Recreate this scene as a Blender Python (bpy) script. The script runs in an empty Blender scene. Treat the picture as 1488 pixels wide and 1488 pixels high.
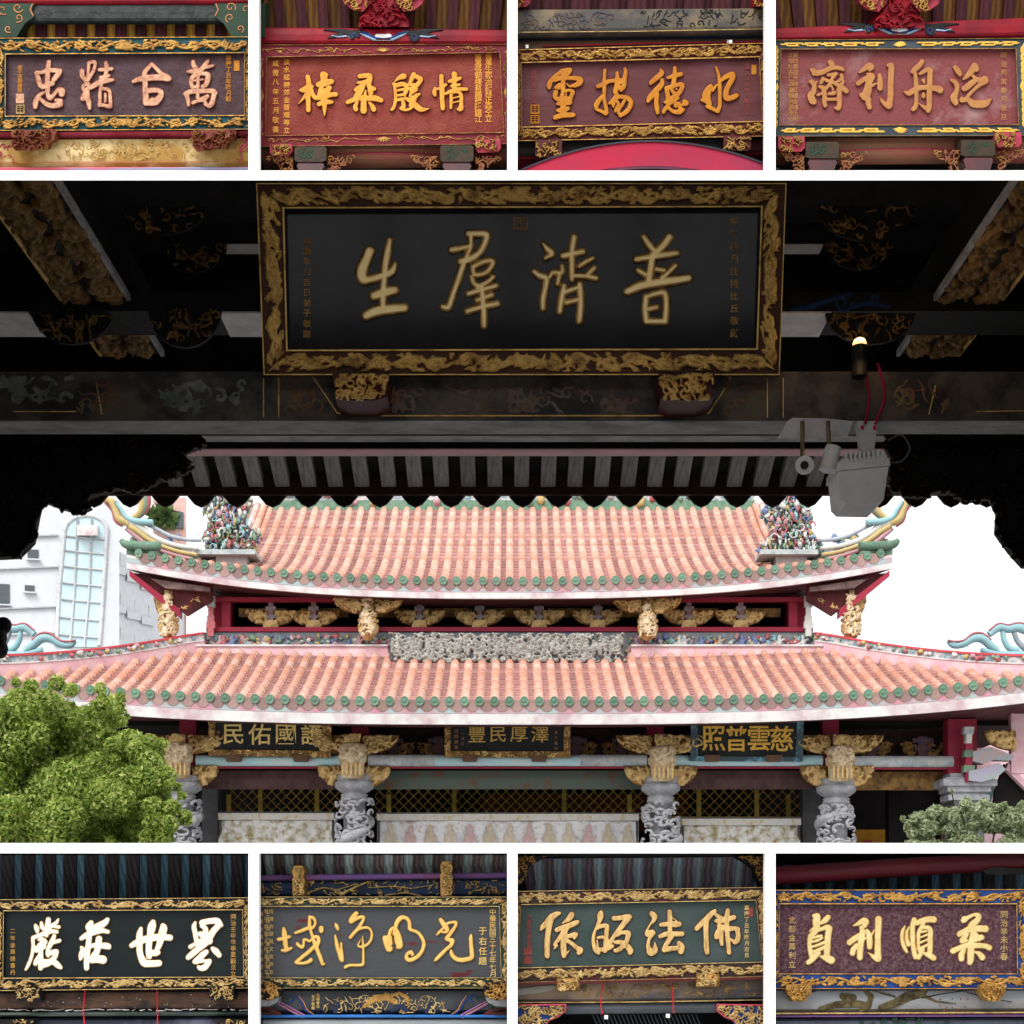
import bpy, math, random
import numpy as np
from mathutils import Matrix, Vector

# ------------------------------------------------------------------ camera, sky, sun, exposure
scene = bpy.context.scene
COL = scene.collection
CAM_Z, HORIZON, CX = 1.6, 1350.0, 744.0          # eye height, horizon row and axis column (photo pixels)
K = 0.728 / 1488.0                               # metres per pixel per metre of distance
camd = bpy.data.cameras.new('camera')
camd.sensor_width = 36.0
camd.lens = 18.0 / 0.364
camd.shift_y = (HORIZON - 744.0) / 1488.0
camd.clip_end = 2000.0
cam = bpy.data.objects.new('camera', camd)
cam.location = (0, 0, CAM_Z)
cam.rotation_euler = (math.radians(90), 0, 0)
COL.objects.link(cam)
scene.camera = cam

SUN_EL, SUN_AZ = 50.0, -24.0                     # sun behind the viewer, a little to the left
world = bpy.data.worlds.new('World')
scene.world = world
world.use_nodes = True
wn, wl = world.node_tree.nodes, world.node_tree.links
wn.clear()
sky = wn.new('ShaderNodeTexSky')
sky.sky_type = 'NISHITA'
sky.sun_disc = False
sky.sun_elevation = math.radians(SUN_EL)
sky.sun_rotation = math.radians(180 - SUN_AZ)
sky.dust_density = 6.0
sky.air_density = 1.0
bw = wn.new('ShaderNodeRGBToBW')
mixs = wn.new('ShaderNodeMix'); mixs.data_type = 'RGBA'
mixs.inputs[0].default_value = 0.82              # overcast: most of the blue is gone
bg = wn.new('ShaderNodeBackground'); bg.inputs[1].default_value = 0.15
wo = wn.new('ShaderNodeOutputWorld')
wl.new(sky.outputs[0], bw.inputs[0])
wl.new(sky.outputs[0], mixs.inputs[6])
wl.new(bw.outputs[0], mixs.inputs[7])
veil = wn.new('ShaderNodeMix'); veil.data_type = 'RGBA'   # even cloud cover thinning the clear sky
veil.inputs[0].default_value = 0.65
veil.inputs[7].default_value = (5.2, 5.25, 5.35, 1)
wl.new(mixs.outputs[2], veil.inputs[6])
wl.new(veil.outputs[2], bg.inputs[0])
wl.new(bg.outputs[0], wo.inputs[0])

sund = bpy.data.lights.new('sun', 'SUN')
sund.energy = 0.8
sund.angle = math.radians(25)
sund.color = (1.0, 0.97, 0.92)
sun = bpy.data.objects.new('sun', sund)
sun.location = (0, 0, 30)
el, az = math.radians(SUN_EL), math.radians(SUN_AZ)
to_sun = Vector((math.cos(el) * math.sin(az), -math.cos(el) * math.cos(az), math.sin(el)))
sun.rotation_euler = (-to_sun).to_track_quat('-Z', 'Y').to_euler()
COL.objects.link(sun)
scene.view_settings.view_transform = 'Standard'
scene.view_settings.look = 'None'
scene.view_settings.gamma = 1.0
scene.view_settings.exposure = 1.15
scene.cycles.max_bounces = 8
scene.cycles.diffuse_bounces = 5

# ------------------------------------------------------------------ helpers
def P(px, py, Y):
    """the point at distance Y that stands at photo pixel px, py"""
    return ((px - CX) * K * Y, Y, CAM_Z + (HORIZON - py) * K * Y)

MATS = {}
def mat(name, col, rough=0.6, metal=0.0, col2=None, scale=6.0, bump=0.0, bscale=None, detail=4.0,
        contrast=(0.35, 0.65), rand=0.0, spec=0.12, stretch=None, kind='noise', emit=None, trans=0.0):
    m = bpy.data.materials.new(name)
    m.use_nodes = True
    nt = m.node_tree; N, L = nt.nodes, nt.links
    b = N['Principled BSDF']
    b.inputs['Roughness'].default_value = rough
    b.inputs['Metallic'].default_value = metal
    b.inputs['Specular IOR Level'].default_value = spec
    if trans: b.inputs['Transmission Weight'].default_value = trans
    tc = N.new('ShaderNodeTexCoord')
    mp = N.new('ShaderNodeMapping')
    if stretch: mp.inputs['Scale'].default_value = stretch
    L.new(tc.outputs['Object'], mp.inputs[0])
    if col2 is None: col2 = tuple(c * 0.72 for c in col)
    if kind == 'voronoi':
        t = N.new('ShaderNodeTexVoronoi'); t.inputs['Scale'].default_value = scale; out = t.outputs['Distance']
    elif kind == 'wave':
        t = N.new('ShaderNodeTexWave'); t.inputs['Scale'].default_value = scale
        t.inputs['Distortion'].default_value = 6.0; t.inputs['Detail'].default_value = 3.0; t.inputs['Detail Scale'].default_value = 1.5
        out = t.outputs['Fac']
    else:
        t = N.new('ShaderNodeTexNoise'); t.inputs['Scale'].default_value = scale; t.inputs['Detail'].default_value = detail
        t.inputs['Roughness'].default_value = 0.65; out = t.outputs['Fac']
    L.new(mp.outputs[0], t.inputs['Vector'])
    r = N.new('ShaderNodeMapRange')
    r.inputs[1].default_value, r.inputs[2].default_value = contrast
    L.new(out, r.inputs[0])
    mx = N.new('ShaderNodeMix'); mx.data_type = 'RGBA'
    mx.inputs[6].default_value = (*col, 1); mx.inputs[7].default_value = (*col2, 1)
    L.new(r.outputs[0], mx.inputs[0])
    last = mx.outputs[2]
    if rand:
        oi = N.new('ShaderNodeObjectInfo')
        hs = N.new('ShaderNodeHueSaturation')
        rr = N.new('ShaderNodeMapRange'); rr.inputs[3].default_value = 1 - rand; rr.inputs[4].default_value = 1 + rand
        L.new(oi.outputs['Random'], rr.inputs[0]); L.new(rr.outputs[0], hs.inputs['Value'])
        L.new(last, hs.inputs['Color']); last = hs.outputs[0]
    L.new(last, b.inputs['Base Color'])
    if emit:
        b.inputs['Emission Color'].default_value = (*emit[0], 1); b.inputs['Emission Strength'].default_value = emit[1]
    if bump:
        n2 = N.new('ShaderNodeTexNoise'); n2.inputs['Scale'].default_value = bscale or scale * 4; n2.inputs['Detail'].default_value = 5
        L.new(mp.outputs[0], n2.inputs['Vector'])
        bp = N.new('ShaderNodeBump'); bp.inputs['Strength'].default_value = bump; bp.inputs['Distance'].default_value = 0.02
        L.new(n2.outputs['Fac'], bp.inputs['Height']); L.new(bp.outputs[0], b.inputs['Normal'])
    MATS[name] = m
    return m

class MB:
    """collects shapes, then links them as one mesh object"""
    def __init__(s): s.v, s.f, s.sm = [], [], []
    def add(s, vs, fs, smooth=False):
        o = len(s.v); s.v += [tuple(v) for v in vs]
        s.f += [tuple(i + o for i in f) for f in fs]; s.sm += [smooth] * len(fs); return s
    def box(s, x0, x1, y0, y1, z0, z1):
        v = [(x, y, z) for z in (z0, z1) for y in (y0, y1) for x in (x0, x1)]
        return s.add(v, [(0, 2, 3, 1), (4, 5, 7, 6), (0, 1, 5, 4), (2, 6, 7, 3), (0, 4, 6, 2), (1, 3, 7, 5)])
    def hexa(s, f4, b4):
        """eight corners: front four in order, back four in the same order"""
        return s.add(list(f4) + list(b4), [(0, 1, 2, 3), (7, 6, 5, 4), (0, 4, 5, 1), (1, 5, 6, 2), (2, 6, 7, 3), (3, 7, 4, 0)])
    def prism(s, poly, back):
        n = len(poly)
        fs = [tuple(range(n)), tuple(range(2 * n - 1, n - 1, -1))]
        fs += [(i, i + n, (i + 1) % n + n, (i + 1) % n) for i in range(n)]
        return s.add(list(poly) + list(back), fs)
    def prism_px(s, pts, Y0, Y1):
        a = [P(x, y, Y0) for x, y in pts]
        # back edge level, except along the niche floor, which slopes up with the rail
        sh = [(p[0], Y1, P(0, y, Y1)[2] if y < 300 and Y1 < 6 else p[2]) for p, (x, y) in zip(a, pts)]
        return s.prism(a, sh)
    def tube(s, pts, rad, n=8, cap=True):
        pts = [Vector(p) for p in pts]; m = len(pts)
        if not hasattr(rad, '__len__'): rad = [rad] * m
        ring = []; up = Vector((0, -1, 0.013))
        for i in range(m):
            t = (pts[min(i + 1, m - 1)] - pts[max(i - 1, 0)])
            t = t.normalized() if t.length > 1e-9 else Vector((0, 0, 1))
            a = t.cross(up)
            if a.length < 1e-3: a = t.cross(Vector((1, 0, 0)))
            a.normalize(); b = a.cross(t)
            for j in range(n):
                w = 2 * math.pi * j / n
                ring.append(pts[i] + (a * math.cos(w) + b * math.sin(w)) * rad[i])
        fs = [(i * n + j, i * n + (j + 1) % n, (i + 1) * n + (j + 1) % n, (i + 1) * n + j) for i in range(m - 1) for j in range(n)]
        s.add(ring, fs, True)
        if cap:
            o = len(s.v) - m * n
            s.f += [tuple(o + j for j in range(n)), tuple(o + (m - 1) * n + j for j in reversed(range(n)))]; s.sm += [False, False]
        return s
    def lathe(s, cx, cy, prof, n=16, lobes=0, amp=0.0):
        vs = []
        for r, z in prof:
            for j in range(n):
                w = 2 * math.pi * j / n
                q = r * (1 + amp * math.cos(lobes * w)) if lobes else r
                vs.append((cx + q * math.cos(w), cy + q * math.sin(w), z))
        m = len(prof)
        fs = [(i * n + j, i * n + (j + 1) % n, (i + 1) * n + (j + 1) % n, (i + 1) * n + j) for i in range(m - 1) for j in range(n)]
        s.add(vs, fs, True)
        o = len(s.v) - m * n
        s.f += [tuple(o + j for j in reversed(range(n))), tuple(o + (m - 1) * n + j for j in range(n))]; s.sm += [False, False]
        return s
    def blob(s, c, r, n=8, m=6, sx=1, sy=1, sz=1, rng=None, j=0.0):
        vs = []
        for i in range(m + 1):
            a = math.pi * i / m
            for q in range(n):
                w = 2 * math.pi * q / n
                k = 1 + (rng.uniform(-j, j) if rng else 0)
                vs.append((c[0] + r * sx * k * math.sin(a) * math.cos(w), c[1] + r * sy * k * math.sin(a) * math.sin(w), c[2] + r * sz * k * math.cos(a)))
        fs = [(i * n + q, (i + 1) * n + q, (i + 1) * n + (q + 1) % n, i * n + (q + 1) % n) for i in range(m) for q in range(n)]
        return s.add(vs, fs, True)
    def build(s, name, m, parent=None, **tags):
        return link_mesh(name, s.v, s.f, s.sm, m, parent, **tags)

WLOC = {}
def tag(o, label=None, category=None, group=None, kind=None):
    if label: o['label'] = label
    if category: o['category'] = category
    if group: o['group'] = group
    if kind: o['kind'] = kind
    return o
def place(o, loc, parent):
    o.location = loc
    COL.objects.link(o)
    WLOC[o.name] = Vector(loc)
    if parent is not None:
        o.parent = parent
        o.matrix_parent_inverse = Matrix.Translation(-WLOC[parent.name])
def link_mesh(name, v, f, sm, m, parent=None, **tags):
    v = np.asarray(v, dtype=float)
    lo, hi = v.min(0), v.max(0)
    org = np.array([(lo[0] + hi[0]) / 2, (lo[1] + hi[1]) / 2, lo[2]])
    me = bpy.data.meshes.new(name)
    me.from_pydata((v - org).tolist(), [], f if isinstance(f, list) else f.tolist())
    if sm is True: me.polygons.foreach_set('use_smooth', [True] * len(me.polygons))
    elif sm: me.polygons.foreach_set('use_smooth', sm)
    me.materials.append(m)
    me.update()
    o = bpy.data.objects.new(name, me)
    place(o, tuple(org), parent)
    return tag(o, **tags)
def thing(name, loc, label, category, group=None):
    o = bpy.data.objects.new(name, None)
    o.empty_display_size = 0.1
    place(o, loc, None)
    return tag(o, label, category, group)
def clone(o, delta, parent=None, name=None):
    """a copy of a part, sharing its mesh, moved by delta"""
    c = o.copy()
    place(c, WLOC[o.name] + Vector(delta), parent)
    return c

# ---- carved and lettered relief: strokes of varying width, merged and raised
def strokes(txt, ox=0, oy=0, sc=1.0):
    out = []
    for part in txt.replace('\n', ' ').split(';'):
        n = [float(t) for t in part.split()]
        if len(n) < 3: continue
        pts = [(ox + n[i] * sc, oy + n[i + 1] * sc, n[i + 2] * sc) for i in range(0, len(n) - 2, 3)]
        if len(pts) > 2: pts = smooth_pts(pts)
        out.append(pts)
    return out
def smooth_pts(p, k=3):
    """Catmull-Rom through the points"""
    a = np.array(p, float)
    a = np.vstack([2 * a[0] - a[1], a, 2 * a[-1] - a[-2]])
    out = []
    for i in range(1, len(a) - 2):
        for t in np.arange(k) / k:
            q = 0.5 * (2 * a[i] + (a[i + 1] - a[i - 1]) * t + (2 * a[i - 1] - 5 * a[i] + 4 * a[i + 1] - a[i + 2]) * t * t + (3 * a[i] - a[i - 1] - 3 * a[i + 1] + a[i + 2]) * t ** 3)
            out.append((q[0], q[1], max(q[2], 0.05)))
    out.append(tuple(a[-2]))
    return out
def relief(name, sts, fn, step, height, bev, m, parent=None, sink=0.15, rough=0.0, seed=1, **tags):
    """sts: lists of (x, y, r); fn(x, y, h) arrays -> world arrays; one raised mesh"""
    al = np.array([q for st in sts for q in st])
    R = al[:, 2].max() + 2 * step
    x0, y0 = al[:, 0].min() - R, al[:, 1].min() - R
    nx = int((al[:, 0].max() + R - x0) / step) + 2
    ny = int((al[:, 1].max() + R - y0) / step) + 2
    D = np.full((ny, nx), -9.0)
    for st in sts:
        if len(st) == 1: st = [st[0], st[0]]
        for (ax, ay, ar), (bx, by, br) in zip(st[:-1], st[1:]):
            r = max(ar, br) + 2.5 * step
            i0 = max(0, int((min(ax, bx) - r - x0) / step)); i1 = min(nx, int((max(ax, bx) + r - x0) / step) + 2)
            j0 = max(0, int((min(ay, by) - r - y0) / step)); j1 = min(ny, int((max(ay, by) + r - y0) / step) + 2)
            gx = x0 + step * np.arange(i0, i1)[None, :]; gy = y0 + step * np.arange(j0, j1)[:, None]
            dx, dy = bx - ax, by - ay; l2 = dx * dx + dy * dy + 1e-9
            t = np.clip(((gx - ax) * dx + (gy - ay) * dy) / l2, 0, 1)
            d = ar + (br - ar) * t - np.hypot(gx - ax - t * dx, gy - ay - t * dy)
            np.maximum(D[j0:j1, i0:i1], d, out=D[j0:j1, i0:i1])
    ins = D > 0
    cell = ins[:-1, :-1] | ins[1:, :-1] | ins[:-1, 1:] | ins[1:, 1:]
    gyD, gxD = np.gradient(D, step)
    g2 = np.maximum(gxD ** 2 + gyD ** 2, 0.2)
    X = x0 + step * np.arange(nx)[None, :] + np.zeros((ny, 1)); Y = y0 + step * np.arange(ny)[:, None] + np.zeros((1, nx))
    mv = np.where(ins, 0, np.clip(-D, 0, 1.3 * step)) / g2
    X = X + mv * gxD; Y = Y + mv * gyD
    t = np.clip(D / bev, 0, 1)
    H = height * np.sqrt(np.clip(1 - (1 - t) ** 2, 0, 1))
    if rough:
        rg = np.random.RandomState(seed)
        H = H * (1 + rough * (rg.rand(ny, nx) - 0.5))
    H = np.where(ins, H + height * 0.02, -height * sink)
    used = np.zeros((ny, nx), bool)
    used[:-1, :-1] |= cell; used[1:, :-1] |= cell; used[:-1, 1:] |= cell; used[1:, 1:] |= cell
    idx = np.full((ny, nx), -1); idx[used] = np.arange(used.sum())
    wx, wy, wz = fn(X[used], Y[used], H[used])
    jj, ii = np.nonzero(cell)
    F = np.stack([idx[jj, ii], idx[jj + 1, ii], idx[jj + 1, ii + 1], idx[jj, ii + 1]], 1)
    return link_mesh(name, np.stack([wx, wy, wz], 1), F, True, m, parent, **tags)
def curl(cx, cy, R, a0, turns, r0, r1, n=9):
    """a spiral scroll"""
    out = []
    for i in range(n):
        t = i / (n - 1); rr = R * (1 - 0.82 * t); a = a0 + turns * 2 * math.pi * t
        out.append((cx + rr * math.cos(a), cy + rr * math.sin(a), r0 + (r1 - r0) * t))
    return out
def band_strokes(L, H, seed, style):
    """scrollwork filling a band of length L and height H"""
    rg = random.Random(seed); S = []
    if style == 'meander':                      # flat gilt key pattern with a lotus in the middle
        r = 0.135 * H; u = 0.06 * L
        mid = L / 2
        for s in (-1, 1):
            x = 0.07 * L
            while x < 0.45 * L:
                w = rg.uniform(0.05, 0.08) * L
                a, b = mid + s * x, mid + s * min(x + w, 0.46 * L)
                S += [[(a, 0.35 * H, r), (b, 0.35 * H, r)], [(b, 0.35 * H, r), (b, 0.68 * H, r)], [(b, 0.68 * H, r), (a + (b - a) * 0.35, 0.68 * H, r)],
                      [(a + (b - a) * 0.35, 0.68 * H, r), (a + (b - a) * 0.35, 0.5 * H, r)], [(b, 0.5 * H, r), (b + (b - a) * 0.3, 0.5 * H, r)]]
                x += w * 1.3
        for q in range(-3, 4):
            a = q * 0.42
            S.append([(mid, 0.8 * H, r), (mid + 0.55 * H * math.sin(a), 0.8 * H - 0.6 * H * math.cos(a), r * 0.7)])
        return S
    if style == 'thin':                         # thin gold vine line on a plain moulding
        for s in (-1, 1):
            x, y, pts = L / 2 + s * H * 1.2, 0.55 * H, []
            while 0.02 * L < x < 0.98 * L:
                pts.append((x, y + rg.uniform(-0.3, 0.3) * H, 0.05 * H)); x += s * rg.uniform(0.25, 0.6) * H
                if rg.random() < 0.4: S.append(curl(x, y + rg.uniform(-.2, .2) * H, 0.22 * H, rg.uniform(0, 6), 0.8, 0.06 * H, 0.04 * H, 7))
            if len(pts) > 2: S.append(smooth_pts(pts))
        for q in range(-3, 4):
            a = q * 0.4
            S.append([(L / 2, 0.75 * H, 0.12 * H), (L / 2 + 0.7 * H * math.sin(a), 0.75 * H - 0.55 * H * math.cos(a), 0.06 * H)])
        return S
    dense = style == 'dense'
    per = H * (1.05 if dense else 1.35)
    n = max(1, int(L / per)); per = L / n
    base = 0.10 * H
    vine = [(u, H * (0.5 + 0.27 * math.sin(2 * math.pi * u / (2 * per) + 0.6)), base * 1.15) for u in np.linspace(0.1 * H, L - 0.1 * H, n * 8)]
    S.append(vine)
    for i in range(n):
        u = (i + 0.5) * per; up = i % 2
        cy = H * (0.40 if up else 0.60); mirror = 1 if u < L / 2 else -1
        S.append(curl(u + rg.uniform(-.1, .1) * per, cy, 0.38 * H, rg.uniform(0, 6.28), mirror * 1.25, base * 1.3, base * 0.9, 12))
        for q in range(12):        # leaves and tendrils
            a = rg.uniform(0, 6.28); x = u + rg.uniform(-.5, .5) * per; y = rg.uniform(0.16, 0.84) * H
            l = rg.uniform(0.2, 0.44) * H; b = a + rg.uniform(-1.2, 1.2)
            p1 = (x + l * 0.5 * math.cos(a), y + l * 0.5 * math.sin(a)); p2 = (p1[0] + l * 0.6 * math.cos(b), p1[1] + l * 0.6 * math.sin(b))
            S.append([(x, y, base * 0.6), (p1[0], p1[1], base * rg.uniform(0.8, 1.5)), (p2[0], p2[1], base * 0.3)])
    for q in range(-3, 4):                        # lotus in the middle of a long band
        if L > 5 * H:
            a = q * 0.45
            S.append([(L / 2, 0.78 * H, base), (L / 2 + 0.42 * H * math.sin(a), 0.78 * H - 0.42 * H * math.cos(a), base * 1.7), (L / 2 + 0.6 * H * math.sin(a), 0.78 * H - 0.6 * H * math.cos(a), base * 0.4)])
    return [[(min(max(x, r), L - r), min(max(y, r * .8), H - r * .8), r) for x, y, r in st] for st in S]
def blob_strokes(poly, n, seed, r0, r1, l):
    """short carved curls scattered inside a polygon (pixel space)"""
    rg = random.Random(seed); xs = [p[0] for p in poly]; ys = [p[1] for p in poly]; S = []
    def inside(x, y):
        c = False
        for i in range(len(poly)):
            (ax, ay), (bx, by) = poly[i], poly[i - 1]
            if (ay > y) != (by > y) and x < (bx - ax) * (y - ay) / (by - ay) + ax: c = not c
        return c
    tries = 0
    while len(S) < n and tries < n * 40:
        tries += 1
        x, y = rg.uniform(min(xs), max(xs)), rg.uniform(min(ys), max(ys))
        if not inside(x, y): continue
        if rg.random() < 0.4:
            st = curl(x, y, l * 0.8, rg.uniform(0, 6.3), rg.choice((-1, 1)) * rg.uniform(.7, 1.2), rg.uniform(r0, r1), r0, 8)
        else:
            a = rg.uniform(0, 6.3); st = [(x, y, rg.uniform(r0, r1))]
            for q in range(3):
                a += rg.uniform(-.9, .9); x += l * .6 * math.cos(a); y += l * .6 * math.sin(a); st.append((x, y, rg.uniform(r0, r1) * (1 - q * .25)))
        st = [q for q in st if inside(q[0], q[1])]
        if len(st) > 1: S.append(st)
    return S
def flat_at(Y, Yb=None, y0=0, y1=1):
    """relief map onto a plane at distance Y (leaning to Yb from row y0 to row y1)"""
    def fn(x, y, h):
        yy = (Y if Yb is None else Y + (Yb - Y) * (y - y0) / (y1 - y0)) - h
        return (x - CX) * K * yy, yy + 0 * x, CAM_Z + (HORIZON - y) * K * yy
    return fn
def text_mesh(name, rows, cx, cy, size, pitch, fn, depth, m, parent, weight=0.0, across=False, sx=1.0, sy=1.0):
    """small inscription: rows of characters set one under another (or across)"""
    V, F = [], []
    dg = None
    for i, ch in enumerate(rows):
        c = bpy.data.curves.new('glyph', 'FONT'); c.body = ch; c.align_x = 'CENTER'; c.align_y = 'CENTER'
        c.size = 1.0; c.resolution_u = 2; c.offset = weight
        o = bpy.data.objects.new('glyph', c); COL.objects.link(o)
        g = bpy.context.evaluated_depsgraph_get()
        me = bpy.data.meshes.new_from_object(o.evaluated_get(g))
        co = np.array([v.co for v in me.vertices])
        if len(co):
            dx, dy = (i * pitch, 0) if across else (0, i * pitch)
            mid = (co.max(0) + co.min(0)) / 2
            x = cx + dx + (co[:, 0] - mid[0]) * size * sx; y = cy + dy - (co[:, 1] - mid[1]) * size * sy
            n0 = len(V)
            wx, wy, wz = fn(x, y, np.full(len(x), depth))
            V += np.stack([wx, wy, wz], 1).tolist()
            F += [tuple(n0 + k for k in p.vertices) for p in me.polygons]
        bpy.data.objects.remove(o); bpy.data.curves.remove(c); bpy.data.meshes.remove(me)
    if V: return link_mesh(name, V, F, False, m, parent)
# ------------------------------------------------------------------ brush strokes of the large characters (x y half-width)
CH = {}
CH['zhong'] = """33 11 3.8 32 20 4 31 30 4.2 31 42 4 31 52 4.2 31 60 3.5; 14 28 3.5 17 38 4 20 47 4 24 50 3.5; 14 27 3 22 27 3 30 24 4;
34 23.5 3.5 44 24 3.8 50 25 4; 49 27 4.5 45 33 4.5 41 38 4; 24 49 3.5 31 46 4 38 44 4.5; 25 58 2.5 18 63 3.5 13 72 4.5 12 80 4;
18 66 3 24 72 3.2 31 77 4 41 78.5 4.5 50 76 5.5; 44 70 3 50 72 5; 31 60 3.5 34 66 4 37 66 3.5 44 57.5 3 48 54 4 53 56 5.5 53 60 5"""
CH['jing'] = """84 25 4 85 33 4 90 40 3.5 94 46 3.5; 95 12 3 94 25 2.5 93 38 2.5; 95 12 3 104 11 3 103 22 3 97 33 3 93 40 3; 94 45 3.5 87 47 3 86 53 3 90 57 3.5;
92 52 3 100 49 4 110 43 4.5 118 40 5 127 39 3.5 132 38.5 2.5; 93 54 3.5 93 65 4 95 75 4 96 83 2.5; 90 58 4 86 66 4 84.5 69 2.5 90 68 3;
121 12 3 122.5 20 4 121 30 3.5 120 40 4; 111 23 3 120 22.5 3 130 21.5 3; 113 35 3 120 34 3.5 126 32 2.5; 114 47 3 112 60 3 112 72 3 111 78 3;
116 52 3 123 53 3 127 57 3 128 68 3 128.5 80 3; 111 77 3 119 78 3 127 80.5 3.2; 120 60 2.2 120.5 66 2.2 120 72 2.2"""
CH['gu'] = """43 14.5 3 38 20 3.5 33 26 4 32 33 4.5 33 44 4.2 33 55 4.5 34 65 5 34.5 74 5; 43 14.5 3.3 50 21 3 58 29 3.5 66 34 4.5 70 37 4;
15 41 3 22 38 4 33 36 5 45 35 5 58 35 5 68 37 4.5; 34 56 4.5 44 54.5 4 53 55 4 58 59 4 56 65 5 50 72 6; 35 74 4.5 44 73 6 50 72 6; 44 69.5 4"""
CH['wan'] = """107 10 3 108 16 4 112 22 4 115 27 4; 130 9 2.5 128 12 3.5 123 19 4 116 27 4.5; 122 19 3.5 131 18 3 138 16.5 2.2; 99 26 2.5 104 25.5 3.5 112 26 4;
114 29 4 106 35 4 104 42 3.5 106 50 3.5; 112 31 3 120 29 3 129 30 4 130 36 4.5 127 46 4 122 49 3.5; 115 30 3 114.5 42 3 114 55 3 114 66 3;
108 40 2 116 38.5 1.8 122 38 1.8; 106 50 3 115 49 2.5; 95 60 3.5 103 57 4 115 56 4 128 55.5 4 138 56 4 141 59 4; 97 62 4 99 70 3.5 100 78 2.5;
140 58 4.5 138 68 4 136 75 4.5 132 79 3.5 126 76 3; 107 74 3 114 71 3 123 68 4.5 129 64 3.5; 123 68 3.5 126 74 3"""
CH['zi'] = """23.5 18 4 25 26 4.5 25 38 5 24 50 4.5 24.5 60 4 24.5 69 4; 11 38.5 2 18 38 5 26 34 5.5 31 33 2.5; 22 44 3.5 16 52 2.5 9 60 1;
29 38 4 31 44 3.5 35 50 4 42 50 4; 48 15 6 49 22 6; 46 14 4 52 15 4; 40 30 4.5 48 28 6 58 25.5 5 61 25 4; 45 33 4 43 40 4 42 48 4 46 52 4;
50 40 3 55 36 4 58 35 3.5 55 42 3; 42 50 4 50 48 5 60 45.5 4 67 45 4; 50 38 3 49 48 6 49 55 5; 41 60 4 48 57.5 4 56 56.5 4 61 57 3; 49.5 58 4.5 49.5 68 3.5 49.5 79 1"""
CH['sang'] = """104 17 4 112 16 4 119 17 5 119 24 4.5; 101 27 2.5 109 26 3 117 26 5 118 33 3.5; 108 30 3 104 35 5 97 38 3 100 41 2; 111 30 3 105 40 5 100 46 5 96 49 2.5;
118 33 3.5 122 36 5 127 36.5 3; 119 38 3.5 121 43 4.5; 113 39 1.5 112 48 3.5; 85 57 3.5 93 54 4 103 51 4 115 51 4.5 128 51 5 137 54 4; 110 50 5 110 60 5 110 70 5.5;
100 57 3 97 64 4 98 68 4; 119 58 2.5 123 63 4 125.5 68 4.5"""
CH['yin'] = """19 26 1 26 20 3.5 33 17 5 35 18 3.5; 18 29 3 23 31 4 31 29 4 38 32 4 37 40 4 35 46 3; 19.5 32 3 21 45 3 20.5 58 3 17 67 3 14 69 2;
23 39 2.3 35 37 2.8; 23 47 2.3 34 45 2.8; 23 54 2.8 31 52 3; 31 52 3 33 58 3.5 33 65 4 29 67 2.5 36 69 2.5 44 67 2.5 50 60 3; 49 14 4 46 21 4 43 29 3;
49 15 4 54 18 4 60 21 4 58 26 4 54 31 4; 43 31 2 49 30 3; 45 37 4 50 36 4.5 53 38 3 47 42 3; 45 41 2.5 44 48 3; 36 51 3 44 55 4 52 62 5 60 68 4.5 68 68 2.5 74 66.5 1; 58 44.5 2.5 52 48 4 48 55 5 45 62 4"""
CH['qing'] = """82 36 3 81 42 4 82 46 3; 82 37 3 89 36 2.5; 92 17 4 92 28 4 93 40 4.5 93 52 4 94 64 4 94 67 3.5; 95 32 4 99 30 2.5; 112 14 5 112 25 4 112 36 4;
104 25 3 112 23 4 121 20 3; 108 32 3 114 31 3 120 30 2.5; 99 44 2.5 107 40 3.5 118 37 3.5 131 37 3; 107 46 3 107 56 3 106.5 66 2.5;
110 42 2.5 118 41 3 122.5 47 3.5 122.5 58 3.5 122 67 4.5 117 68 2; 109 51 1.5 119 48.5 1.7; 109 58 1.5 119 55.5 1.7"""
CH['ling'] = """33 14 3.5 40 13 4 46 12.5 4 42 18 4.5 36 21 5; 32 15 3 24 22 4 17 29 4 14 36 4.5 14 40 3.5; 22 29 3 32 25 4 44 25 3.5 56 25.5 4 62 28 5 60 33 5 53 37 3.5;
36 18 4.5 35.5 30 4 35 42 4 35 52 2.5 36 62 5 35 72 5 35 82 5; 24 40 3 30 35 3 28 41 3; 41 34 1.6 46 38 2 52 36 3; 38 45 3 46 44 2.6 50 47 4 48 54 3.5;
24 47 4 23 54 4 27 59 3; 30 58 4.5 38 58 5.5 46 58 4.5; 27 65 3 36 64 4 46 63 4; 27 75 3 35 75 5 43 72 3.5; 23 86 4 32 83 4.5 43 82 4.5 51 82 4; 32 50 1.5 32 55 1.5; 40 48 1.5 40 55 1.5"""
CH['yang'] = """100 13 3 99 25 3 99 37 3.5 99 48 3 99 58 3 101 68 3.5 103 79 3; 89 38 3.5 97 35 4 106 30 3.5 116 29 3.5; 99 51 3 92 58 4 87 66 4.5 87 73 3 94 76 3 101 80 3.5;
119 17 3 119 28 4 119 38 5 116 46 4 118 53 4 112 61 4.5 107 64 2.5; 131 11 3 132 16 3.5 130 28 4 129 38 4 125 44 3; 119 30 5 128 30 5; 118 40 4 126 40 4;
116 55 4 126 54 3.5 135 56 4 140 62 4 138 71 4 132 78 4 124 83 3.5; 113 63 4 113 69 2.5; 118 60 2.5 121 66 3 117 74 3 116 77 2; 130 60 3 127 66 3 122 73 3 121 79 3"""
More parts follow.
